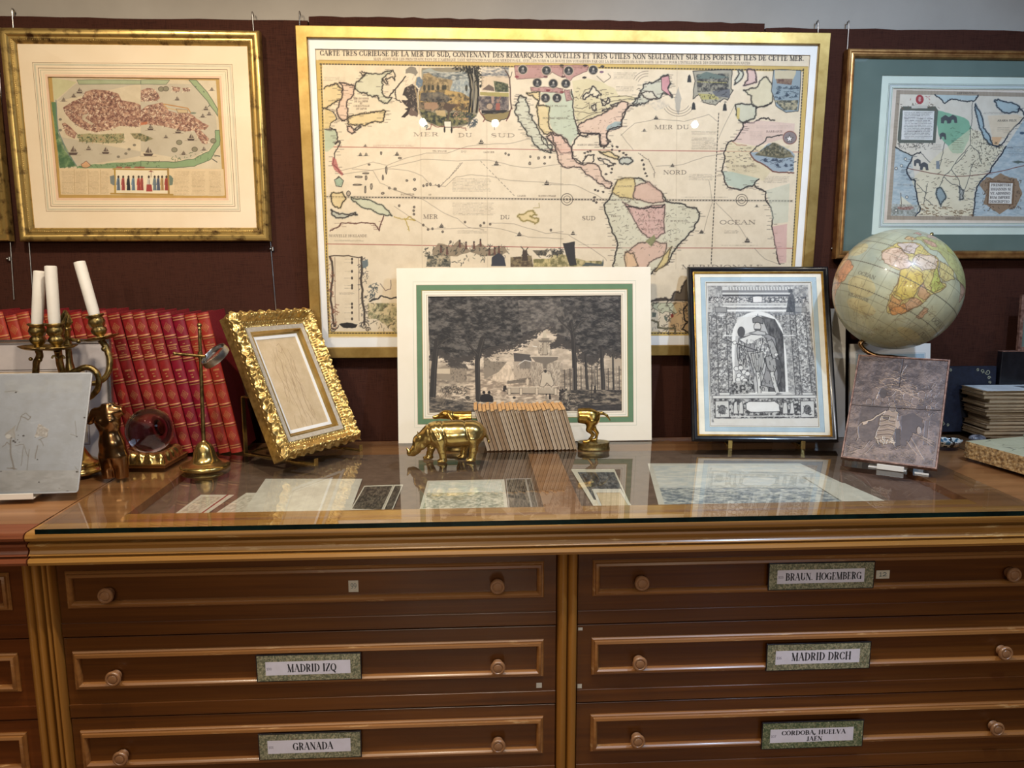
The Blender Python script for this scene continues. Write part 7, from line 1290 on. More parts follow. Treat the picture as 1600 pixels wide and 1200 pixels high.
for i in range(46):
    t = i/45; a0 = -2.6+t*2*math.pi*1.7; rr_ = 17.5*(1-.78*t); q.append(L3(110+rr_*math.cos(a0), 602+rr_*math.sin(a0), 2.175))
sc_.tube(q, [.0066*(1-.45*i/45) for i in range(46)], 9, M['brass_dk'])
for (x, y) in ((104, 597), (112, 607), (118, 598), (108, 590)): sc_.sphere(L3(x, y, 2.172), .0062, 6, M['brass_dk'])
sc_.build('scroll', None, cn, smooth=True)
for T, h_, lab, tl in ((T1, .150, 'white candle, leftmost and shortest of the three in the brass candelabrum', 6), (T2, .160, 'white candle in the middle of the brass candelabrum, upright', 3.4), (T3, .158, 'white candle leaning left in the right arm of the brass candelabrum', 0)):
    c = MB().lathe([(.001, 0), (.0138, 0), (.0150, .02), (.0153, h_-.004), (.0145, h_), (.010, h_+.001), (.001, h_-.001)], 32, M['wax']).build('candle', None, None, smooth=True)
    c.matrix_world = Matrix.Translation((CX, CY, 0)) @ T @ Matrix.Translation((0, 0, .0592)) @ Matrix.Rotation(R_(tl), 4, 'Y') @ Matrix.Translation((0, 0, .0015 if tl else 0)); tag(c, lab, 'candle', 'candles in the candelabrum')
# ---------------------------------------------------------------- steel engraving plate, left foreground
PM = pose(-1.1842, 1.9598, .012, 3.1, 26.84, 0); PW, PH = .333, .3269
r = posed('engraving_plate', PM, 'bare grey steel engraving plate leaning in the left foreground', 'metal plate')
def outline(w_, h_, rad):
    o = []
    for cx_, cz_, a0 in ((w_/2-rad, rad, -90), (w_/2-rad, h_-rad, 0), (-w_/2+rad, h_-rad, 90), (-w_/2+rad, rad, 180)):
        for i in range(5): t = R_(a0+90*i/4); o.append((cx_+rad*math.cos(t), cz_+rad*math.sin(t)))
    return o
ol = outline(PW, PH, .008); n = len(ol); m = MB(); m.add([(x, 0, z) for x, z in ol]+[(x, .003, z) for x, z in ol], [tuple(range(n))[::-1], tuple(range(n, 2*n))]+[(i, (i+1) % n, n+(i+1) % n, n+i) for i in range(n)])
M['platem'] = mat_noise('brushed_steel_plate', (172, 176, 184), (186, 190, 197), scale=(4, 4, 60), ns=4, rough=.42, metal=.75, bmp=.06); m.build('plate', M['platem'], r)
a = Art(plane_fn(PM, -.0004), -PW/2+.010, PW/2-.004, .004, PH-.004, 300, (172, 176, 184)); A = a; A.paper(6, 70, 8)
s5 = Q(0, 570, 5.456)
A.tex(s5(40, 130, 700, 130, 700, 240, 40, 240), (172, 174, 178), (186, 187, 186), 14, a=.3, st=(1, 2)); A.marks(s5(0, 80, 740, 80, 680, 1080, 0, 1080), 160, (220, 220, 220), .3, 12, .35, seed=1, ang=.1); A.tex(s5(0, 900, 680, 900, 660, 1080, 0, 1080), (166, 163, 160), (184, 182, 180), 16, a=.6, st=(1, 3))
for pts, w_ in ((s5(130, 640, 110, 560, 130, 520, 40, 600, 60, 580), 1), (s5(90, 640, 90, 760, 120, 890, 100, 880), 2.4), (s5(140, 560, 180, 440, 220, 410, 260, 450), 1.2), (s5(300, 620, 330, 510, 400, 560, 400, 610, 330, 640), 1.4), (s5(340, 640, 370, 690), 1), (s5(300, 800, 320, 690), 1.6), (s5(130, 690, 200, 680, 240, 780), 1), (s5(20, 700, 60, 660, 90, 680), 1.2), (s5(600, 590, 650, 610, 640, 480), .8), (s5(40, 230, 150, 228), .8), (s5(650, 910, 690, 905), 1.4), (s5(640, 870, 665, 900), .8), (s5(180, 440, 240, 470, 260, 440), 1.6), (s5(60, 880, 140, 890), 1.4), (s5(180, 860, 200, 700), 1), (s5(230, 900, 250, 720), 1)): A.line(rough(pts, 1, 2), (132, 124, 116), w_, .7)
A.poly(rough(s5(40, 590, 130, 520, 130, 620, 60, 640), .6, 2), (170, 166, 162), .7); A.ell(*s5(70, 610)[0], 4.4, 3.4, (206, 204, 202), .8); A.ell(*s5(315, 605)[0], 3.6, 2.6, (200, 198, 196), .8); A.tex(rough(s5(300, 600, 330, 500, 420, 550, 400, 620), 1, 2), (166, 158, 150), (206, 200, 194), 3, a=.7)
for (x, y, r_) in ((115, 650, 2), (130, 660, 1.6), (200, 605, 1.8), (95, 625, 1.2), (150, 640, 1), (318, 808, 1.2), (332, 1000, 1.3), (8, 910, 1.2), (135, 235, 1.6), (575, 1082, 2.4), (720, 450, 1.6), (655, 612, 1.2), (655, 912, 1.8), (165, 660, .8), (155, 600, .8), (505, 1055, .7)): A.ell(*s5(x, y)[0], r_, r_*.7, (66, 58, 54), .85)
M['artmetal'] = mat_art('engraved_steel', .27, .8); A.mesh('engraving', M['artmetal'], r, -.0003)
def lip_easel(loc, rz, x0, x1, w_, depth, h_, tilt, label, mat, extra=()):
    e = empty('display_easel', loc, rz, label, 'easel'); t = math.tan(R_(tilt)); m = MB(); m.box(-w_/2, w_/2, .0, depth, .0004, .0035); m.build('foot', mat, e, bevel=.0005)
    l = MB(); l.box(x0, x1, -.011, -.0075, .0004, .0165); l.box(x0, x1, -.011, .002, .0004, .0035); l.build('lip', mat, e, bevel=.0012)
    for a0, a1 in extra: MB().box(a0, a1, -.006, -.003, .0004, .0050).build('lip', mat, e)
    b = MB(); b.add([(x, y+z*t, z) for z in (.0035, h_) for x, y in ((-.02, .016), (.02, .016), (.02, .0195), (-.02, .0195))], [(0, 3, 2, 1), (4, 5, 6, 7), (0, 1, 5, 4), (1, 2, 6, 5), (2, 3, 7, 6), (3, 0, 4, 7)]); b.build('back_support', mat, e); return e
M['lipw'] = mat_noise('white_plastic', (226, 222, 214), (236, 232, 226), ns=10, rough=.3, bmp=0)
lip_easel((-1.1842, 1.9598, 0), R_(3.1), -.040, .062, .12, .13, .20, 26.84, 'small easel with white lip holding the steel plate', M['lipw'])
# ---------------------------------------------------------------- silver framed picture behind the candelabrum
SM_ = pose(-1.300, 2.310, .001, 3.06, 5.2, 0); SWd, SHt = .432, .372
r = posed('framed_picture', SM_, 'silver framed picture with grey mount standing behind the candelabrum', 'framed picture')
M['silver'] = mat_noise('silver_frame', (176, 172, 170), (206, 202, 200), ns=20, rough=.22, metal=.9, bmp=0)
MB().ring(SWd, SHt, [(0, .016), (0, .001), (.002, -.001), (.004, .001), (.006, -.001), (.009, .001), (.011, -.0005), (.0125, .002), (.0125, .016)], M['silver']).build('frame', None, r)
mg_ = ink('grey_mount', (186, 178, 178)); mc_ = ink('cream_paper', (232, 212, 186))
mat_board('mount', r, (-SWd/2+.012, SWd/2-.012, .012, SHt-.012), (-SWd/2+.03, SWd/2-.075, .06, SHt-.095), .004, mg_, [(.004, .002, M['silver'])], th=.002)
MB().box(-SWd/2+.012, SWd/2-.012, .0062, .012, .012, SHt-.012, mc_).build('backing', None, r); glazing(r, SWd, SHt, .012, .0022)
# ---------------------------------------------------------------- terrestrial globe
GC = Vector((1.329, 2.36, .509)); GR_ = .1865; gx = Vector((.5, 0, .866)).normalized()
gl_ = empty('globe', (1.385, 2.30, 0), 0, 'antique terrestrial globe tilted on a bronze arm above the dark carved plate', 'globe'); off = Vector((1.385, 2.30, 0))
tocam = (Vector(CAM)-GC).normalized(); e1 = (tocam-gx*tocam.dot(gx)).normalized(); e2 = gx.cross(e1)
a = Art(lambda lo, la: (lo, la), -180, 180, -90, 90, 760, (176, 184, 164)); A = a; A.k = 2.1
n1 = fbm(A.ny, A.nx, 90, 5, 5)[..., None]; lat = np.linspace(90, -90, A.ny)[:, None, None]
A.im = np.array((150, 168, 166))*(1-n1)+np.array((206, 196, 150))*n1; sth = np.clip((-lat+5)/50, 0, 1); A.im = A.im*(1-.45*sth)+np.array((196, 184, 132))*.45*sth
for (lo, la, rx, ry) in ((-18, -22, 16, 10), (-12, -40, 20, 7), (60, -42, 20, 6), (-45, 12, 12, 8)): A.ell(lo, la, rx, ry, (212, 190, 128), .55)
GE = (112, 84, 60)
def land(p, c_, n_=20, sd=1):
    P = [(p[i], p[i+1]) for i in range(0, len(p), 2)]; R2 = rough(P+[P[0]], 1.6, 2, sd); A.poly(R2, c_, .92); A.line(R2, GE, .55, .9); A.marks(P, n_, (120, 78, 50), .35, 4, .7, seed=sd)
land([-17, 15, -10, 30, 0, 36, 11, 37, 20, 32, 33, 31, 37, 20, 43, 12, 51, 11, 42, -2, 40, -14, 35, -22, 32, -28, 25, -34, 18, -34, 13, -22, 12, -8, 9, 4, -5, 5, -12, 8], (214, 192, 110), 80, 2)
land([8, 4, 14, 12, 26, 10, 30, 4, 30, -12, 24, -18, 13, -16, 12, -6], (218, 188, 84), 70, 3); land([13, -18, 24, -18, 25, -26, 19, -33, 15, -28], (216, 156, 96), 24, 4); land([26, -20, 35, -22, 31, -30, 24, -34, 20, -30], (224, 148, 84), 22, 5); land([30, -12, 40, -12, 36, -20, 33, -25, 27, -20], (212, 160, 120), 20, 6); land([30, 4, 41, -2, 39, -10, 31, -8], (206, 156, 110), 14, 7)
land([-16, 14, -6, 24, 6, 20, 14, 14, 8, 5, -5, 5, -12, 8], (218, 186, 170), 36, 8); land([-10, 28, 0, 35, 10, 36, 10, 24, 0, 22], (208, 190, 190), 20, 9); land([34, 22, 43, 12, 50, 11, 42, 0, 36, 4], (190, 196, 96), 24, 10); land([12, 24, 24, 31, 33, 30, 34, 20, 24, 12, 14, 14], (214, 190, 174), 30, 11)
land([-9, 37, -9, 43, 0, 43, 3, 50, 9, 54, 20, 55, 30, 60, 40, 66, 60, 68, 90, 74, 140, 72, 170, 66, 160, 60, 140, 52, 130, 42, 122, 38, 120, 28, 108, 20, 104, 10, 98, 16, 90, 22, 82, 14, 78, 8, 72, 20, 60, 25, 50, 30, 40, 36, 28, 40, 22, 37, 15, 40, 8, 44], (186, 186, 120), 130, 12); land([35, 30, 50, 30, 58, 22, 45, 13, 38, 20], (206, 188, 120), 16, 13); land([8, 46, 20, 50, 28, 46, 22, 42, 14, 43], (216, 168, 150), 16, 14); land([4, 58, 12, 70, 28, 71, 24, 62, 12, 56], (206, 170, 160), 16, 15); land([-8, 43, -8, 37, 0, 38, 2, 43], (214, 178, 130), 8, 16); land([42, 60, 60, 66, 90, 70, 90, 55, 60, 50, 45, 48], (184, 186, 84), 40, 17); land([68, 24, 88, 24, 82, 14, 78, 8], (214, 168, 150), 16, 18)
land([-80, 8, -70, 12, -60, 8, -50, 0, -35, -6, -38, -14, -46, -24, -56, -34, -64, -44, -68, -54, -74, -48, -72, -30, -71, -18, -80, -5], (222, 166, 116), 80, 19); land([-50, 0, -35, -6, -40, -20, -52, -26, -58, -12], (224, 150, 108), 26, 20); land([-125, 48, -130, 60, -165, 66, -120, 72, -90, 72, -80, 62, -60, 52, -66, 45, -75, 38, -81, 30, -90, 30, -97, 24, -90, 18, -80, 9, -100, 17, -115, 30], (206, 186, 130), 80, 21); land([-50, 62, -55, 76, -30, 82, -20, 74, -40, 62], (206, 206, 186), 16, 22); land([44, -14, 50, -16, 48, -25, 44, -24], (212, 160, 120), 8, 23); land([114, -24, 124, -16, 136, -12, 146, -20, 153, -28, 146, -38, 130, -32, 116, -34], (216, 186, 130), 40, 24); land([-8, 51, -8, 58, -2, 58, 1, 52], (206, 150, 140), 6, 25)
gg = A.im.mean(2, keepdims=True); A.im = A.im*.8+gg*np.array((1.04, 1.0, .84))*.2; A.im *= (.90+.2*fbm(A.ny, A.nx, 24, 9, 5)[..., None])
rg = random.Random(6)
for _ in range(900):
    lo, la = rg.uniform(-90, 140), rg.uniform(-75, 75); c_ = A.c([(lo, la)])[0]; v = A.im[int(min(A.ny-1, c_[1])), int(min(A.nx-1, c_[0]))]
    if v[0]-v[2] > 38: A.line(rough([(lo, la), (lo+rg.uniform(-5, 5), la+rg.uniform(-4, 4)), (lo+rg.uniform(-7, 7), la+rg.uniform(-5, 5))], 1, 2), (104, 74, 52), .28, .7)
for lo in range(-180, 181, 15): A.line([(lo, -88), (lo, 88)], (112, 108, 92), .38, .75)
for la in range(-75, 90, 15): A.line([(x, la) for x in range(-180, 181, 20)], (112, 108, 92), .38, .75)
for la in (23.5, -23.5, 0): A.dash((-180, la), (180, la), (86, 80, 70), .7, 150)
for (t_, lo, la, h_) in (('OCEAN', -26, -12, 3), ('ATLANTIQUE', -30, -33, 2.2), ('OCEAN', 60, -20, 4), ('INDIEN', 66, -36, 4)):
    L, tot = glyph_lines(t_, .2, .08)
    for pts, ws in L: A.line([(lo+x*h_*1.5, la+y*h_) for x, y in pts], (96, 88, 76), 1, .85, ws=[max(v*h_, .35) for v in ws])
ny, nx = A.im.shape[:2]; th = np.radians(np.linspace(90, -90, ny))[:, None]; ph = np.radians(np.linspace(-180, 180, nx)-14)[None]
P = np.zeros((ny, nx, 3))
for i in range(3): P[..., i] = GR_*(np.cos(th)*np.cos(ph)*e1[i]+np.cos(th)*np.sin(ph)*e2[i]+np.sin(th)*gx[i])+(GC-off)[i]
M['globe'] = mat_art('varnished_globe_paper', .35, 0, 0, .35); grid_mesh('sphere', P, M['globe'], gl_, A.im, smooth=True)
k_ = MB(); kt = Matrix.Translation(GC-off+gx*GR_) @ gx.to_track_quat('Z', 'Y').to_matrix().to_4x4(); k_.lathe([(.006, -.003), (.0065, .004), (.0055, .010), (.0035, .015), (.001, .0165)], 14, M['brass_dk'], kt); k_.build('pole_knob', None, gl_, smooth=True)
b0 = GC-off-gx*GR_; ar = MB(); ar.tube(sp([b0+gx*.004, b0-gx*.010+Vector((-.006, 0, 0)), b0+Vector((.004, -.01, -.030)), b0+Vector((.035, -.022, -.044)), b0+Vector((.085, -.036, -.048)), b0+Vector((.130, -.05, -.060)), Vector((0, 0, .215))]), [.0075]*10+[.0068]*51, 12, M['bronze']); ar.build('arm', None, gl_, smooth=True)
s_ = MB(); s_.lathe([(.001, .0006), (.040, .0006), (.042, .006), (.034, .012), (.018, .018), (.009, .035), (.008, .10), (.012, .12), (.008, .14), (.008, .222), (.003, .226)], 28, M['bronze']); s_.build('base', None, gl_, smooth='all')
# ---------------------------------------------------------------- carved plate (right)
CM = pose(1.198, 2.1056, .020, -35.27, 36.15, 0); CW, CH = .2533, .3565
r = posed('carved_plate', CM, 'dark carved printing block of a lady in a ruffled dress, leaning on a small easel', 'printing block')
M['blockw'] = mat_noise('red_brown_edge', (84, 52, 44), (150, 116, 102), ns=70, rough=.45, metal=.2, bmp=.2)
MB().ring(CW, CH, [(0, .017), (0, .002), (.001, 0), (.004, 0), (.0055, .002), (.0055, .017)], M['blockw']).build('edge', None, r); MB().box(-CW/2+.0055, CW/2-.0055, .004, .016, .0055, CH-.0055, M['blockw']).build('block', None, r)
a = Art(plane_fn(CM, .001), -CW/2+.0055, CW/2-.0055, .0055, CH-.0055, 330, (112, 98, 96)); A = a; k6 = Q(1300, 550, 6)
full = k6(250, 40, 1115, 70, 940, 1060, 80, 960); A.tex(full, (82, 72, 74), (126, 110, 106), 10, .3, .7, seed=2); A.marks(full, 1300, (150, 134, 128), .35, 2.6, .45, seed=3, ang=.6); A.marks(full, 900, (66, 58, 60), .4, 3, .5, seed=4)
for p_, sd in ((k6(430, 200, 650, 160, 830, 380, 560, 500, 400, 420), 5), (k6(560, 330, 840, 360, 830, 500, 640, 540), 6)): A.marks(list(p_), 150, (176, 156, 142), .8, 6, .8, seed=sd, ang=.2)
for q_ in (k6(480, 250, 560, 240, 640, 270, 700, 250), k6(440, 330, 540, 300, 660, 320, 760, 330), k6(460, 350, 600, 345, 740, 400, 820, 380), k6(560, 270, 640, 230, 700, 120), k6(420, 400, 410, 440, 450, 350, 500, 420, 560, 410, 600, 360)): A.line(rough(q_, 1, 2), (186, 164, 148), 1.2, .9)
for (x, y, r_) in ((450, 430, 5), (500, 440, 5), (345, 470, 5), (420, 470, 5), (560, 500, 5), (780, 460, 6), (840, 400, 6), (905, 520, 4), (700, 420, 6)): A.ell(*k6(x, y)[0], r_, r_*1.1, (120, 104, 100), .8, (170, 150, 138), .7)
A.poly(rough(k6(280, 480, 560, 500, 440, 620, 430, 800, 300, 840, 230, 800, 250, 640), 2, 3), (76, 68, 70), .6)
A.poly(rough(k6(500, 560, 560, 540, 620, 570, 600, 700, 560, 800, 590, 850, 480, 860, 400, 800, 440, 700, 450, 620), 1, 3), (150, 132, 120), .9, (190, 172, 156), .9)
for i in range(12): y = 590+i*22; A.line(rough(k6(450-i*3, y+10, 520, y, 590-i*1, y+16), .8, 2), (204, 186, 166) if i % 2 else (96, 84, 80), 1.0, .9)
A.poly(k6(470, 600, 540, 605, 530, 640, 475, 625), (80, 70, 70), .9, (206, 190, 170), 1); A.marks(k6(400, 780, 590, 800, 590, 860, 420, 850), 46, (214, 196, 176), .9, 4, .9, seed=8, ang=1.4)
A.line(rough(k6(500, 550, 440, 590, 380, 630, 300, 660), .8, 2), (196, 178, 160), 2.6, .9); A.poly(k6(280, 650, 340, 645, 330, 670, 290, 685), (176, 158, 144)); A.line(rough(k6(280, 660, 240, 700, 250, 800, 230, 830), 1, 2), (150, 134, 124), 2, .8)
A.ell(*k6(570, 530)[0], 5, 5.5, (120, 106, 100), .9, (200, 182, 164), .8); A.ell(*k6(480, 380)[0], 6, 8, (72, 64, 66), .9)
A.poly(rough(k6(650, 600, 760, 560, 850, 620, 840, 740, 760, 760, 700, 860, 690, 880, 640, 870, 650, 720), 1, 3), (74, 66, 70), .9); A.poly(k6(590, 720, 640, 720, 640, 880, 600, 880), (60, 54, 58), .9); A.poly(k6(870, 640, 910, 640, 890, 870, 850, 870), (92, 82, 84), .9, (140, 124, 118), .7); A.poly(k6(590, 650, 630, 640, 640, 690, 620, 712, 595, 700), (160, 142, 130), .9); A.ell(*k6(815, 730)[0], 3.6, 6, (150, 136, 128), .9)
for q_ in (k6(840, 780, 960, 840), k6(830, 810, 950, 880), k6(740, 800, 860, 1000), k6(700, 830, 800, 960), k6(350, 830, 300, 900, 180, 940), k6(390, 860, 330, 930, 250, 960), k6(760, 760, 960, 860)): A.line(rough(q_, 1, 2), (156, 140, 130), 1.6, .8)
A.marks(k6(120, 860, 950, 900, 930, 1050, 100, 960), 220, (150, 134, 124), .7, 6, .7, seed=9, ang=.1); A.marks(k6(880, 260, 1030, 240, 990, 620, 880, 620), 60, (150, 136, 128), .8, 4, .7, seed=10)
for q_ in (k6(165, 490, 640, 525, 1020, 545), k6(672, 45, 645, 200, 630, 320)): A.line(q_, (40, 30, 32), .8)
A.im *= .80; g_ = A.im.mean(2); A.mesh('relief', mat_art('carved_metal_face', .40, .5, .3), r, .003, relief=(g_-g_.mean())/255*.0035)
lip_easel((1.198, 2.1056, 0), R_(-35.27), -.026, .045, .10, .16, .24, 36.15, 'small easel with pale lip holding the dark carved block', M['lipw'], extra=((.072, .108),))
# lift it so the plates rest on the feet
# ---------------------------------------------------------------- boards leaning behind the globe
r = posed('mount_board', pose(1.150, 2.515, .001, 0, 7.5, 0), 'blank pale mount board leaning between black frame and globe', 'mount board'); MB().box(-.125, .125, 0, .003, 0, .44, M['white']).build('board', None, r)
r = posed('matted_print', pose(1.452, 2.555, .001, 0, 7.0, 0), 'white mounted print leaning on the wall directly behind the globe', 'print')
mat_board('mount', r, (-.145, .145, 0, .315), (-.095, .10, .05, .255), 0, M['white'], [(.004, .001, M['bluerule']), (.006, .018, M['bluewash']), (.026, .001, M['bluerule'])], th=.002)
a = Art(None, -.096, .101, .049, .256, 120, (214, 214, 206)); a.paper(6, 20, 3)
for i in range(7): A = a; A.line(np.array([(20+i*14+8*math.cos(t), 14+7*math.sin(t*1.3)) for t in [k*.5 for k in range(12)]]), (70, 70, 74), 1.4, .9, raw=True)
a.tex([(-.08, .07), (.085, .07), (.085, .22), (-.08, .22)], (110, 110, 112), (206, 206, 200), 1, a=.7); a.mesh('print', M['art'], r, .0022); MB().box(-.145, .145, .003, .005, 0, .315, M['white']).build('backing', None, r)
# ---------------------------------------------------------------- things at the right end
def make_flatbook():
    t = empty('booklet', (0, 0, 0), 0, 'b', 'booklet', 'old booklets piled at the right edge'); MB().box(.0, .25, .001, .118, .0008, .0108).build('pages', M['pam_e'], t)
    c = MB(); c.box(-.003, .252, -.002, .12, 0, .0009); c.box(-.003, .252, -.002, .12, .0106, .0116); c.build('cover', M['pam_k'], t); return t
def edges2():
    m, nt, p = nodes('stacked_page_edges'); n = noise(nt, coords(nt, (3, 3, 900)), 1, 3, .7); nt.links.new(ramp(nt, n, [(.36, (84, 66, 50)), (.48, (160, 138, 108)), (.62, (200, 184, 154))]), p.inputs['Base Color']); p.inputs['Roughness'].default_value = .9; bump(nt, p, n, .5, .0006); return m
M['pam_e'] = edges2(); M['pam_k'] = mat_noise('faded_brown_paper', (104, 80, 60), (166, 140, 108), ns=30, rough=.85)
fb = make_flatbook(); zz = .0006
OR3 = ['lowest', 'second', 'third', 'fourth', 'fifth', 'sixth', 'seventh', 'eighth', 'ninth', 'tenth', 'eleventh', 'twelfth', 'thirteenth', 'fourteenth', 'fifteenth']
for k in range(15):
    o = fb if k == 0 else copy_tree(fb); s_ = random.choice((.62, .8, 1, 1.15, 1.3)); o.scale = (1, random.uniform(.96, 1.0), s_); o.location = (1.735+random.uniform(-.020, .012)-(.012 if k > 9 else 0)-(.012 if k in (4, 5) else 0), 2.446+random.uniform(-.003, .004), zz); o.rotation_euler = (0, 0, R_(random.uniform(-1.2, 1.2))); zz += .0118*s_
    o['label'] = 'lowest booklet of the pile at the right edge of the photo' if k == 0 else 'topmost old booklet of the pile, under the pale title sheet' if k == 14 else 'worn old booklet, %s from the bottom of the pile at the right edge' % OR3[k]
ts = empty('title_sheet', (1.712, 2.442, zz+.0004), 0, 'pale printed title sheet on top of the booklet pile at the right edge', 'sheet'); a = Art(None, 0, .26, 0, .122, 200, (214, 220, 224)); a.paper(4, 20, 2)
for i, y in enumerate((20, 34, 48, 60, 72)): a.line(np.array([(22+i*5, y), (90+i*6, y+2)]), (110, 116, 124), 3.0 if i % 2 else 1.6, .7, raw=True)
a.poly(np.array([(120, 20), (180, 18), (190, 60), (130, 64)]), (84, 90, 98), .8, raw=True); gm = a.mesh('printed_face', M['art'], ts, 0); gm.rotation_euler = (R_(-90), 0, 0); MB().box(0, .26, 0, .122, -.0004, -.0001, M['white']).build('paper', None, ts)
# orient the printed face upward
gm.rotation_euler = (R_(-90), 0, 0); gm.location = (0, 0, .0003)
M['navy'] = mat_noise('navy_cloth', (14, 18, 34), (24, 30, 50), ns=60, rough=.5)
r = posed('ornate_album', pose(1.728, 2.572, .001, 0, 3.5, 0), 'dark navy album with pale floral corners standing behind the booklet pile', 'book'); MB().box(-.112, .112, 0, .02, 0, .232, M['navy']).build('cover', None, r, bevel=.002)
fl = MB()
for cx_, cz_, sx, sz in ((-.098, .215, 1, -1), (.085, .215, -1, -1), (-.098, .03, 1, 1)):
    for (a0, rr_, dx, dz) in ((0, .010, .006, .004), (1.5, .007, .026, .0), (3, .006, .0, .024), (4, .005, .042, -.004), (2, .005, -.003, .040)):
        fl.tube([(cx_+sx*(dx+rr_*(1-i/16*.8)*math.cos(a0+i*.55)), -.0012, cz_+sz*(dz+rr_*(1-i/16*.8)*math.sin(a0+i*.55))) for i in range(14)], .0013, 5)
fl.build('floral_tooling', ink('pale_tooling', (150, 150, 130)), r)
bx_ = empty('display_box', (1.845, 2.572, 0), 0, 'black box standing behind the booklet pile at the right edge', 'box'); MB().box(0, .20, 0, .026, .0006, .284, M['black']).build('box', None, bx_, bevel=.002); MB().box(.001, .199, -.0004, .0265, .2842, .2868, M['blockw']).build('lid_edge', None, bx_)
r = posed('small_frame', pose(1.972, 2.574, .2872, 0, 2, 0), 'small brown frame standing on the black box at the right edge', 'framed picture'); MB().ring(.14, .195, [(0, .012), (0, 0), (.012, 0), (.014, .004), (.014, .012)], M['blockw']).build('frame', None, r); MB().box(-.057, .057, .006, .01, .013, .182, M['green_mat']).build('picture', None, r)
# litho stone
ls = empty('litho_stone', (1.512, 2.232, 0), R_(12.4), 'thick pale lithographic stone with rough sides lying at the right edge', 'stone slab')
M['stone_side'] = mat_noise('rough_stone_side', (120, 92, 60), (206, 172, 120), ns=95, rough=.95, bmp=1.0, bd=.004, detail=8)
sb = MB(); nxx, nzz = 60, 8
def bumpy(p0, p1, name=None):
    vs_ = []; fs = []
    for j in range(nzz+1):
        for i in range(nxx+1):
            t = i/nxx; e = 0 if j in (0, nzz) else random.uniform(-.0012, .0022); d_ = Vector((p1[1]-p0[1], -(p1[0]-p0[0]), 0)).normalized()*e
            vs_.append((p0[0]+(p1[0]-p0[0])*t+d_.x, p0[1]+(p1[1]-p0[1])*t+d_.y, .0006+.0504*j/nzz))
    for j in range(nzz):
        for i in range(nxx): k_ = j*(nxx+1)+i; fs.append((k_, k_+1, k_+nxx+2, k_+nxx+1))
    sb.add(vs_, fs, M['stone_side'])
cs_ = [(0, 0), (0, -.34), (.26, -.34), (.26, 0)]
for i in range(4): bumpy(cs_[i], cs_[(i+1) % 4])
sb.add([(x, y, .0006) for x, y in cs_], [(0, 1, 2, 3)], M['stone_side']); sb.build('body', None, ls)
a = Art(None, 0, .26, -.34, 0, 150, (176, 176, 150)); A = a; A.paper(10, 20, 6)
for i in range(26): x, y = random.uniform(20, 120), random.uniform(10, 150); A.line(np.array([(x, y), (x+random.uniform(-14, 14), y+random.uniform(-8, 8)), (x+random.uniform(-20, 20), y+random.uniform(-12, 12))]), (60, 62, 60), random.uniform(.8, 2), .8, raw=True)
X, Y = np.meshgrid(np.linspace(0, .26, a.nx), np.linspace(0, -.34, a.ny)); grid_mesh('drawn_face', np.stack([X, Y, np.full(X.shape, .051)], -1), M['art'], ls, a.im)
fs_ = empty('folded_sheet', (1.735, 2.19, .0516), R_(10), 'pale green folded paper lying on the lithographic stone', 'paper'); m = MB(); m.add([(0, 0, 0), (.12, 0, 0), (.12, .08, .012), (0, .08, .006), (0, 0, .0006), (.12, 0, .0006), (.12, .08, .0126), (0, .08, .0066)], [(0, 3, 2, 1), (4, 5, 6, 7), (0, 1, 5, 4), (1, 2, 6, 5), (2, 3, 7, 6), (3, 0, 4, 7)]); m.build('sheet', ink('pale_green_paper', (168, 184, 160)), fs_)
ds = empty('ceramic_dish', (1.548, 2.372, 0), R_(8), 'small white and blue painted ceramic dish beside the carved block', 'dish')
def dish_mat():
    m, nt, p = nodes('painted_glaze'); n = noise(nt, coords(nt), 55, 4); g = N(nt, 'ShaderNodeTexCoord'); nt.links.new(ramp(nt, n, [(.44, (36, 36, 40)), (.47, (222, 222, 216)), (.56, (226, 226, 220)), (.60, (70, 112, 136))]), p.inputs['Base Color']); p.inputs['Roughness'].default_value = .15; return m
MB().lathe([(.001, .0006), (.030, .0006), (.036, .004), (.044, .018), (.046, .022), (.043, .0225), (.040, .019), (.032, .007), (.001, .006)], 40, dish_mat(), Matrix.Diagonal((1, .8, 1, 1))).build('bowl', None, ds, smooth='all')
pw = MB().sphere((0, 0, .014), .022, 10, mat_noise('grey_crystal', (60, 62, 72), (150, 150, 160), ns=50, rough=.2, coat=.5), (1.3, .9, .62)).build('paperweight', None, None, smooth='all'); pw.location = (1.675, 2.415, .0002); tag(pw, 'small dark grey crystal paperweight behind the lithographic stone', 'paperweight')
rb = MB().lathe([(.001, .0005), (.020, .0005), (.021, .003), (.020, .006), (.012, .006), (.010, .004), (.001, .004)], 30, M['black']).build('ring_box', None, None, smooth=True); rb.location = (1.155, 2.245, 0); tag(rb, 'small black round holder on the glass between black frame and carved block', 'holder')
# ---------------------------------------------------------------- prints lying under the glass
def under(name, label, q4_, z, paint, nx=120, bg=(222, 214, 196)):
    P = [onz(x, y, z) for x, y in q4_]; c0 = sum(P)/4; o = empty(name, tuple(c0), 0, label, 'print', 'prints under the glass sheet')
    a = Art(None, 0, 1, 0, .7, nx, bg); a.paper(4, 18, len(label)); paint(a) if paint else None
    u = np.linspace(0, 1, a.nx)[None, :, None]; v = np.linspace(0, 1, a.ny)[:, None, None]
    G = ((P[0]*(1-u)+P[1]*u)*(1-v)+(P[3]*(1-u)+P[2]*u)*v)-c0; grid_mesh('printed_face', G, M['art'], o, a.im)
    m = MB(); m.add([tuple(p-c0-np.array((0, 0, .0004))) for p in P], [(0, 1, 2, 3)]); m.build('paper', M['white'], o)
def px_(a, *q): return np.array([(q[i]*(a.nx-1), q[i+1]*(a.ny-1)) for i in range(0, len(q), 2)])
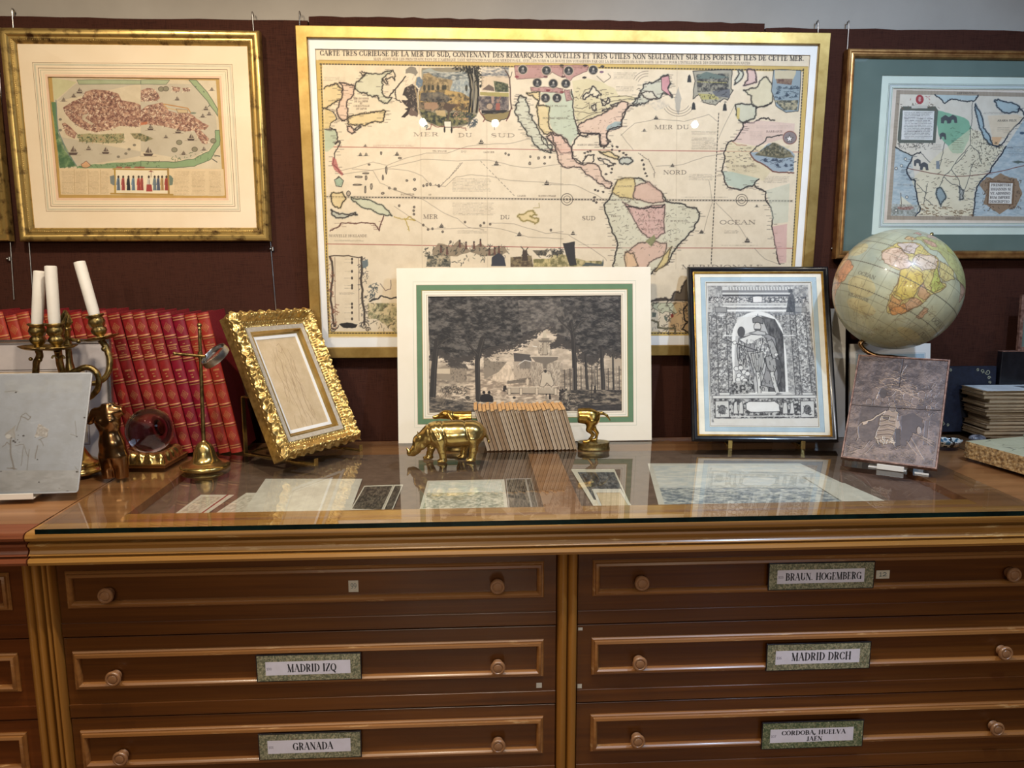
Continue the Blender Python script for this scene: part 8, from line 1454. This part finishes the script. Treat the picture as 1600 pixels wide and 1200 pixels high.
def ptex(a, x0, y0, x1, y1, d, l, cell=4, seed=0, st=(1, 1), lo=.35, hi=.65):
    X0, X1, Y0, Y1 = int(x0*a.nx), int(x1*a.nx), int(y0*a.ny), int(y1*a.ny); n = fbm(int((Y1-Y0)*st[1])+2, int((X1-X0)*st[0])+2, cell, seed, 4); n = n[(np.arange(Y1-Y0)*st[1]).astype(int)][:, (np.arange(X1-X0)*st[0]).astype(int)]
    t = np.clip((n-lo)/(hi-lo), 0, 1)[..., None]; a.im[Y0:Y1, X0:X1] = np.array(d)*(1-t)+np.array(l)*t
def pA(a): a.poly(px_(a, .78, 0, .84, 0, .84, 1, .78, 1), (150, 40, 44), raw=True); ptex(a, .1, .1, .7, .9, (190, 176, 156), (222, 210, 188), 6, 1)
def pB(a): ptex(a, .08, .12, .92, .88, (190, 180, 162), (230, 220, 202), 4, 2)
def pC(a): ptex(a, .0, .0, 1, 1, (220, 212, 196), (234, 228, 212), 14, 2)
def pD(a): ptex(a, .04, .05, .74, .95, (52, 46, 40), (120, 108, 92), 4, 3); a.line(px_(a, .76, .0, .76, 1), (170, 160, 140), 2, raw=True); ptex(a, .8, .05, .98, .95, (56, 50, 44), (110, 100, 86), 4, 4)
def pE(a): ptex(a, .04, .06, .96, .45, (216, 218, 204), (236, 232, 218), 8, 5, (1, 2)); ptex(a, .04, .45, .96, .94, (150, 152, 132), (222, 216, 194), 5, 6, (1, 2))
def pF(a): ptex(a, .12, .10, .96, .80, (44, 44, 46), (110, 110, 108), 5, 7)
def pG(a): a.poly(px_(a, .1, .2, .9, .2, .9, .9, .1, .9), (214, 190, 150), raw=True); a.line(px_(a, .1, .2, .9, .2, .9, .9, .1, .9, .1, .2), (150, 120, 86), 1, raw=True)
def pH(a): ptex(a, .03, .05, .97, .6, (208, 210, 204), (236, 230, 214), 12, 8, (1, 3)); ptex(a, .03, .6, .97, .95, (120, 128, 134), (216, 214, 202), 5, 9, (1, 2))
under('loose_print', 'pale print with a red line under the glass, nearest its left end', ((314, 773), (366, 773), (313, 810), (262, 811)), -.0325, pA)
under('loose_print', 'greyish print under the glass in front of the magnifier', ((385, 770), (470, 770), (372, 808), (326, 809)), -.0315, pB)
under('loose_print', 'blank cream sheet under the glass in front of the carved gilt frame', ((415, 748), (566, 748), (545, 805), (375, 807)), -.0305, pC, 120, (226, 220, 204))
under('loose_print', 'dark framed engraving print lying under the glass left of the rhinoceros', ((569, 759), (630, 757), (612, 800), (547, 797)), -.0290, pD)
under('loose_print', 'green-tinted landscape print under the glass in front of the rhinoceros', ((668, 751), (788, 749), (794, 796), (655, 797)), -.0315, pE, 160)
under('loose_print', 'grey print under the glass in front of the pamphlets, beside the wooden divider', ((790, 748), (830, 747), (842, 796), (795, 797)), -.0325, pD, 80, (176, 168, 160))
under('loose_print', 'dark landscape print with cream margins under the glass by the hound bookend', ((892, 733), (960, 733), (988, 795), (930, 795)), -.0300, pF, 120, (224, 214, 190))
under('loose_print', 'cream paper with tan panel under the glass right of the divider', ((925, 764), (970, 764), (990, 795), (938, 796)), -.0275, pG, 90)
under('loose_print', 'large pale seascape print under the glass before the black framed engraving', ((1012, 724), (1250, 724), (1395, 791), (1030, 793)), -.0325, pH, 200)
under('loose_print', 'narrow cream sheet under the glass before the carved block', ((1255, 745), (1320, 755), (1400, 790), (1330, 792)), -.0305, None, 60, (230, 222, 202))
under('loose_print', 'brown-toned print under the glass near its right end', ((1310, 724), (1420, 724), (1500, 789), (1400, 790)), -.0325, None, 60, (120, 88, 70))
# ---------------------------------------------------------------- drawer labels, stickers
def label(dr_, x0, x1, zt, zb, num, lines, cx0=.08, cx1=.90, mott=1):
    MB().box(x0, x1, -.0150, -.0122, zb, zt, M['black']).build('label_holder', None, dr_, bevel=.0006)
    a = Art(None, x0+.0025, x1-.0025, zb+.0025, zt-.0025, 400, (110, 110, 70)); A = a; ny, nx = a.ny, a.nx
    n_ = fbm(ny, nx, 5, int(abs(x0*1000)+abs(zt*900)), 4)[..., None]; pal = ((92, 94, 70), (168, 160, 128)) if mott else ((66, 80, 50), (140, 138, 104)); t = np.clip((n_-.3)/.4, 0, 1); A.im = np.array(pal[0])*(1-t)+np.array(pal[1])*t
    rr = random.Random(int(abs(x0)*991)); 
    for _ in range(330): x, y = rr.uniform(0, nx), rr.uniform(0, ny); A.line(np.array([(x, y), (x+rr.uniform(-1, 1), y-rr.uniform(2, 6))]), rr.choice([(196, 186, 140), (60, 66, 40), (126, 84, 60), (210, 206, 176)]), 1.6, .8, raw=True)
    y0, y1 = ny*.24, ny*.77; A.poly(np.array([(nx*cx0, y0), (nx*cx1, y0-1), (nx*cx1, y1-1), (nx*cx0, y1)]), (222, 216, 226), raw=True)
    def put(t_, xa, xb, yb, h_, T=.2, t2=.05, col=(18, 16, 20)):
        L, tot = glyph_lines(t_, T, t2); f = (xb-xa)/tot
        for pts, ws in L: A.line(np.array([(xa+x*f, yb-y*h_) for x, y in pts]), col, 1, 1, ws=[max(v*f, 1.0) for v in ws], raw=True)
    put(num, nx*(cx0+.01), nx*(cx0+.06), ny*.56, ny*.09, .12, .08, (110, 104, 120))
    for (t_, fa, fb, yb, h_) in lines: put(t_, nx*fa, nx*fb, ny*(yb+.005), ny*h_*1.04, .20, .05)
    A.mesh('label_card', M['art'], dr_, -.0154)
label(DR[1], -.5375, -.2810, -.3530, -.4245, '100', [('MADRID IZQ', .29, .765, .64, .27)])
label(DR[2], -.5430, -.2880, -.5640, -.6360, '101', [('GRANADA', .33, .73, .63, .26)])
label(DR[4], .7330, 1.0050, -.1450, -.2170, '103', [('BRAUN. HOGEMBERG', .155, .885, .63, .25)], .075, .91)
label(DR[5], .7390, 1.0110, -.3610, -.4350, '106', [('MADRID DRCH', .235, .82, .62, .27)])
label(DR[6], .7380, 1.0080, -.5780, -.6540, '107', [('CÓRDOBA, HUELVA', .19, .83, .465, .145), ('JAÉN', .44, .60, .715, .145)], .075, .905, 0)
def sticker(dr_, x0, x1, z0, z1, text, jag=False, name='sticker', col=(206, 196, 176), y=-.0012):
    a = Art(None, x0, x1, z0, z1, 60, col); a.paper(8, 12, 4)
    if text:
        L, tot = glyph_lines(text, .16, .12); w_ = (a.nx*.6)/tot
        for pts, ws in L: a.line(np.array([(a.nx*.22+px*w_, a.ny*.68-py*a.ny*.42) for px, py in pts]), (40, 70, 76), 1, 1, ws=[2.4]*len(ws), raw=True)
    a.mesh(name, M['art'], dr_, y)
sticker(DR[0], -.308, -.284, -.201, -.171, '99'); sticker(DR[4], 1.017, 1.052, -.198, -.176, '12')
sticker(DR[1], .154, .168, -.470, -.456, None, name='tape', y=-.0008); sticker(DR[5], .259, .270, -.3175, -.3095, None, name='tape', y=-.0006); sticker(DR[5], .259, .270, -.4745, -.4625, None, name='tape', y=-.0006)
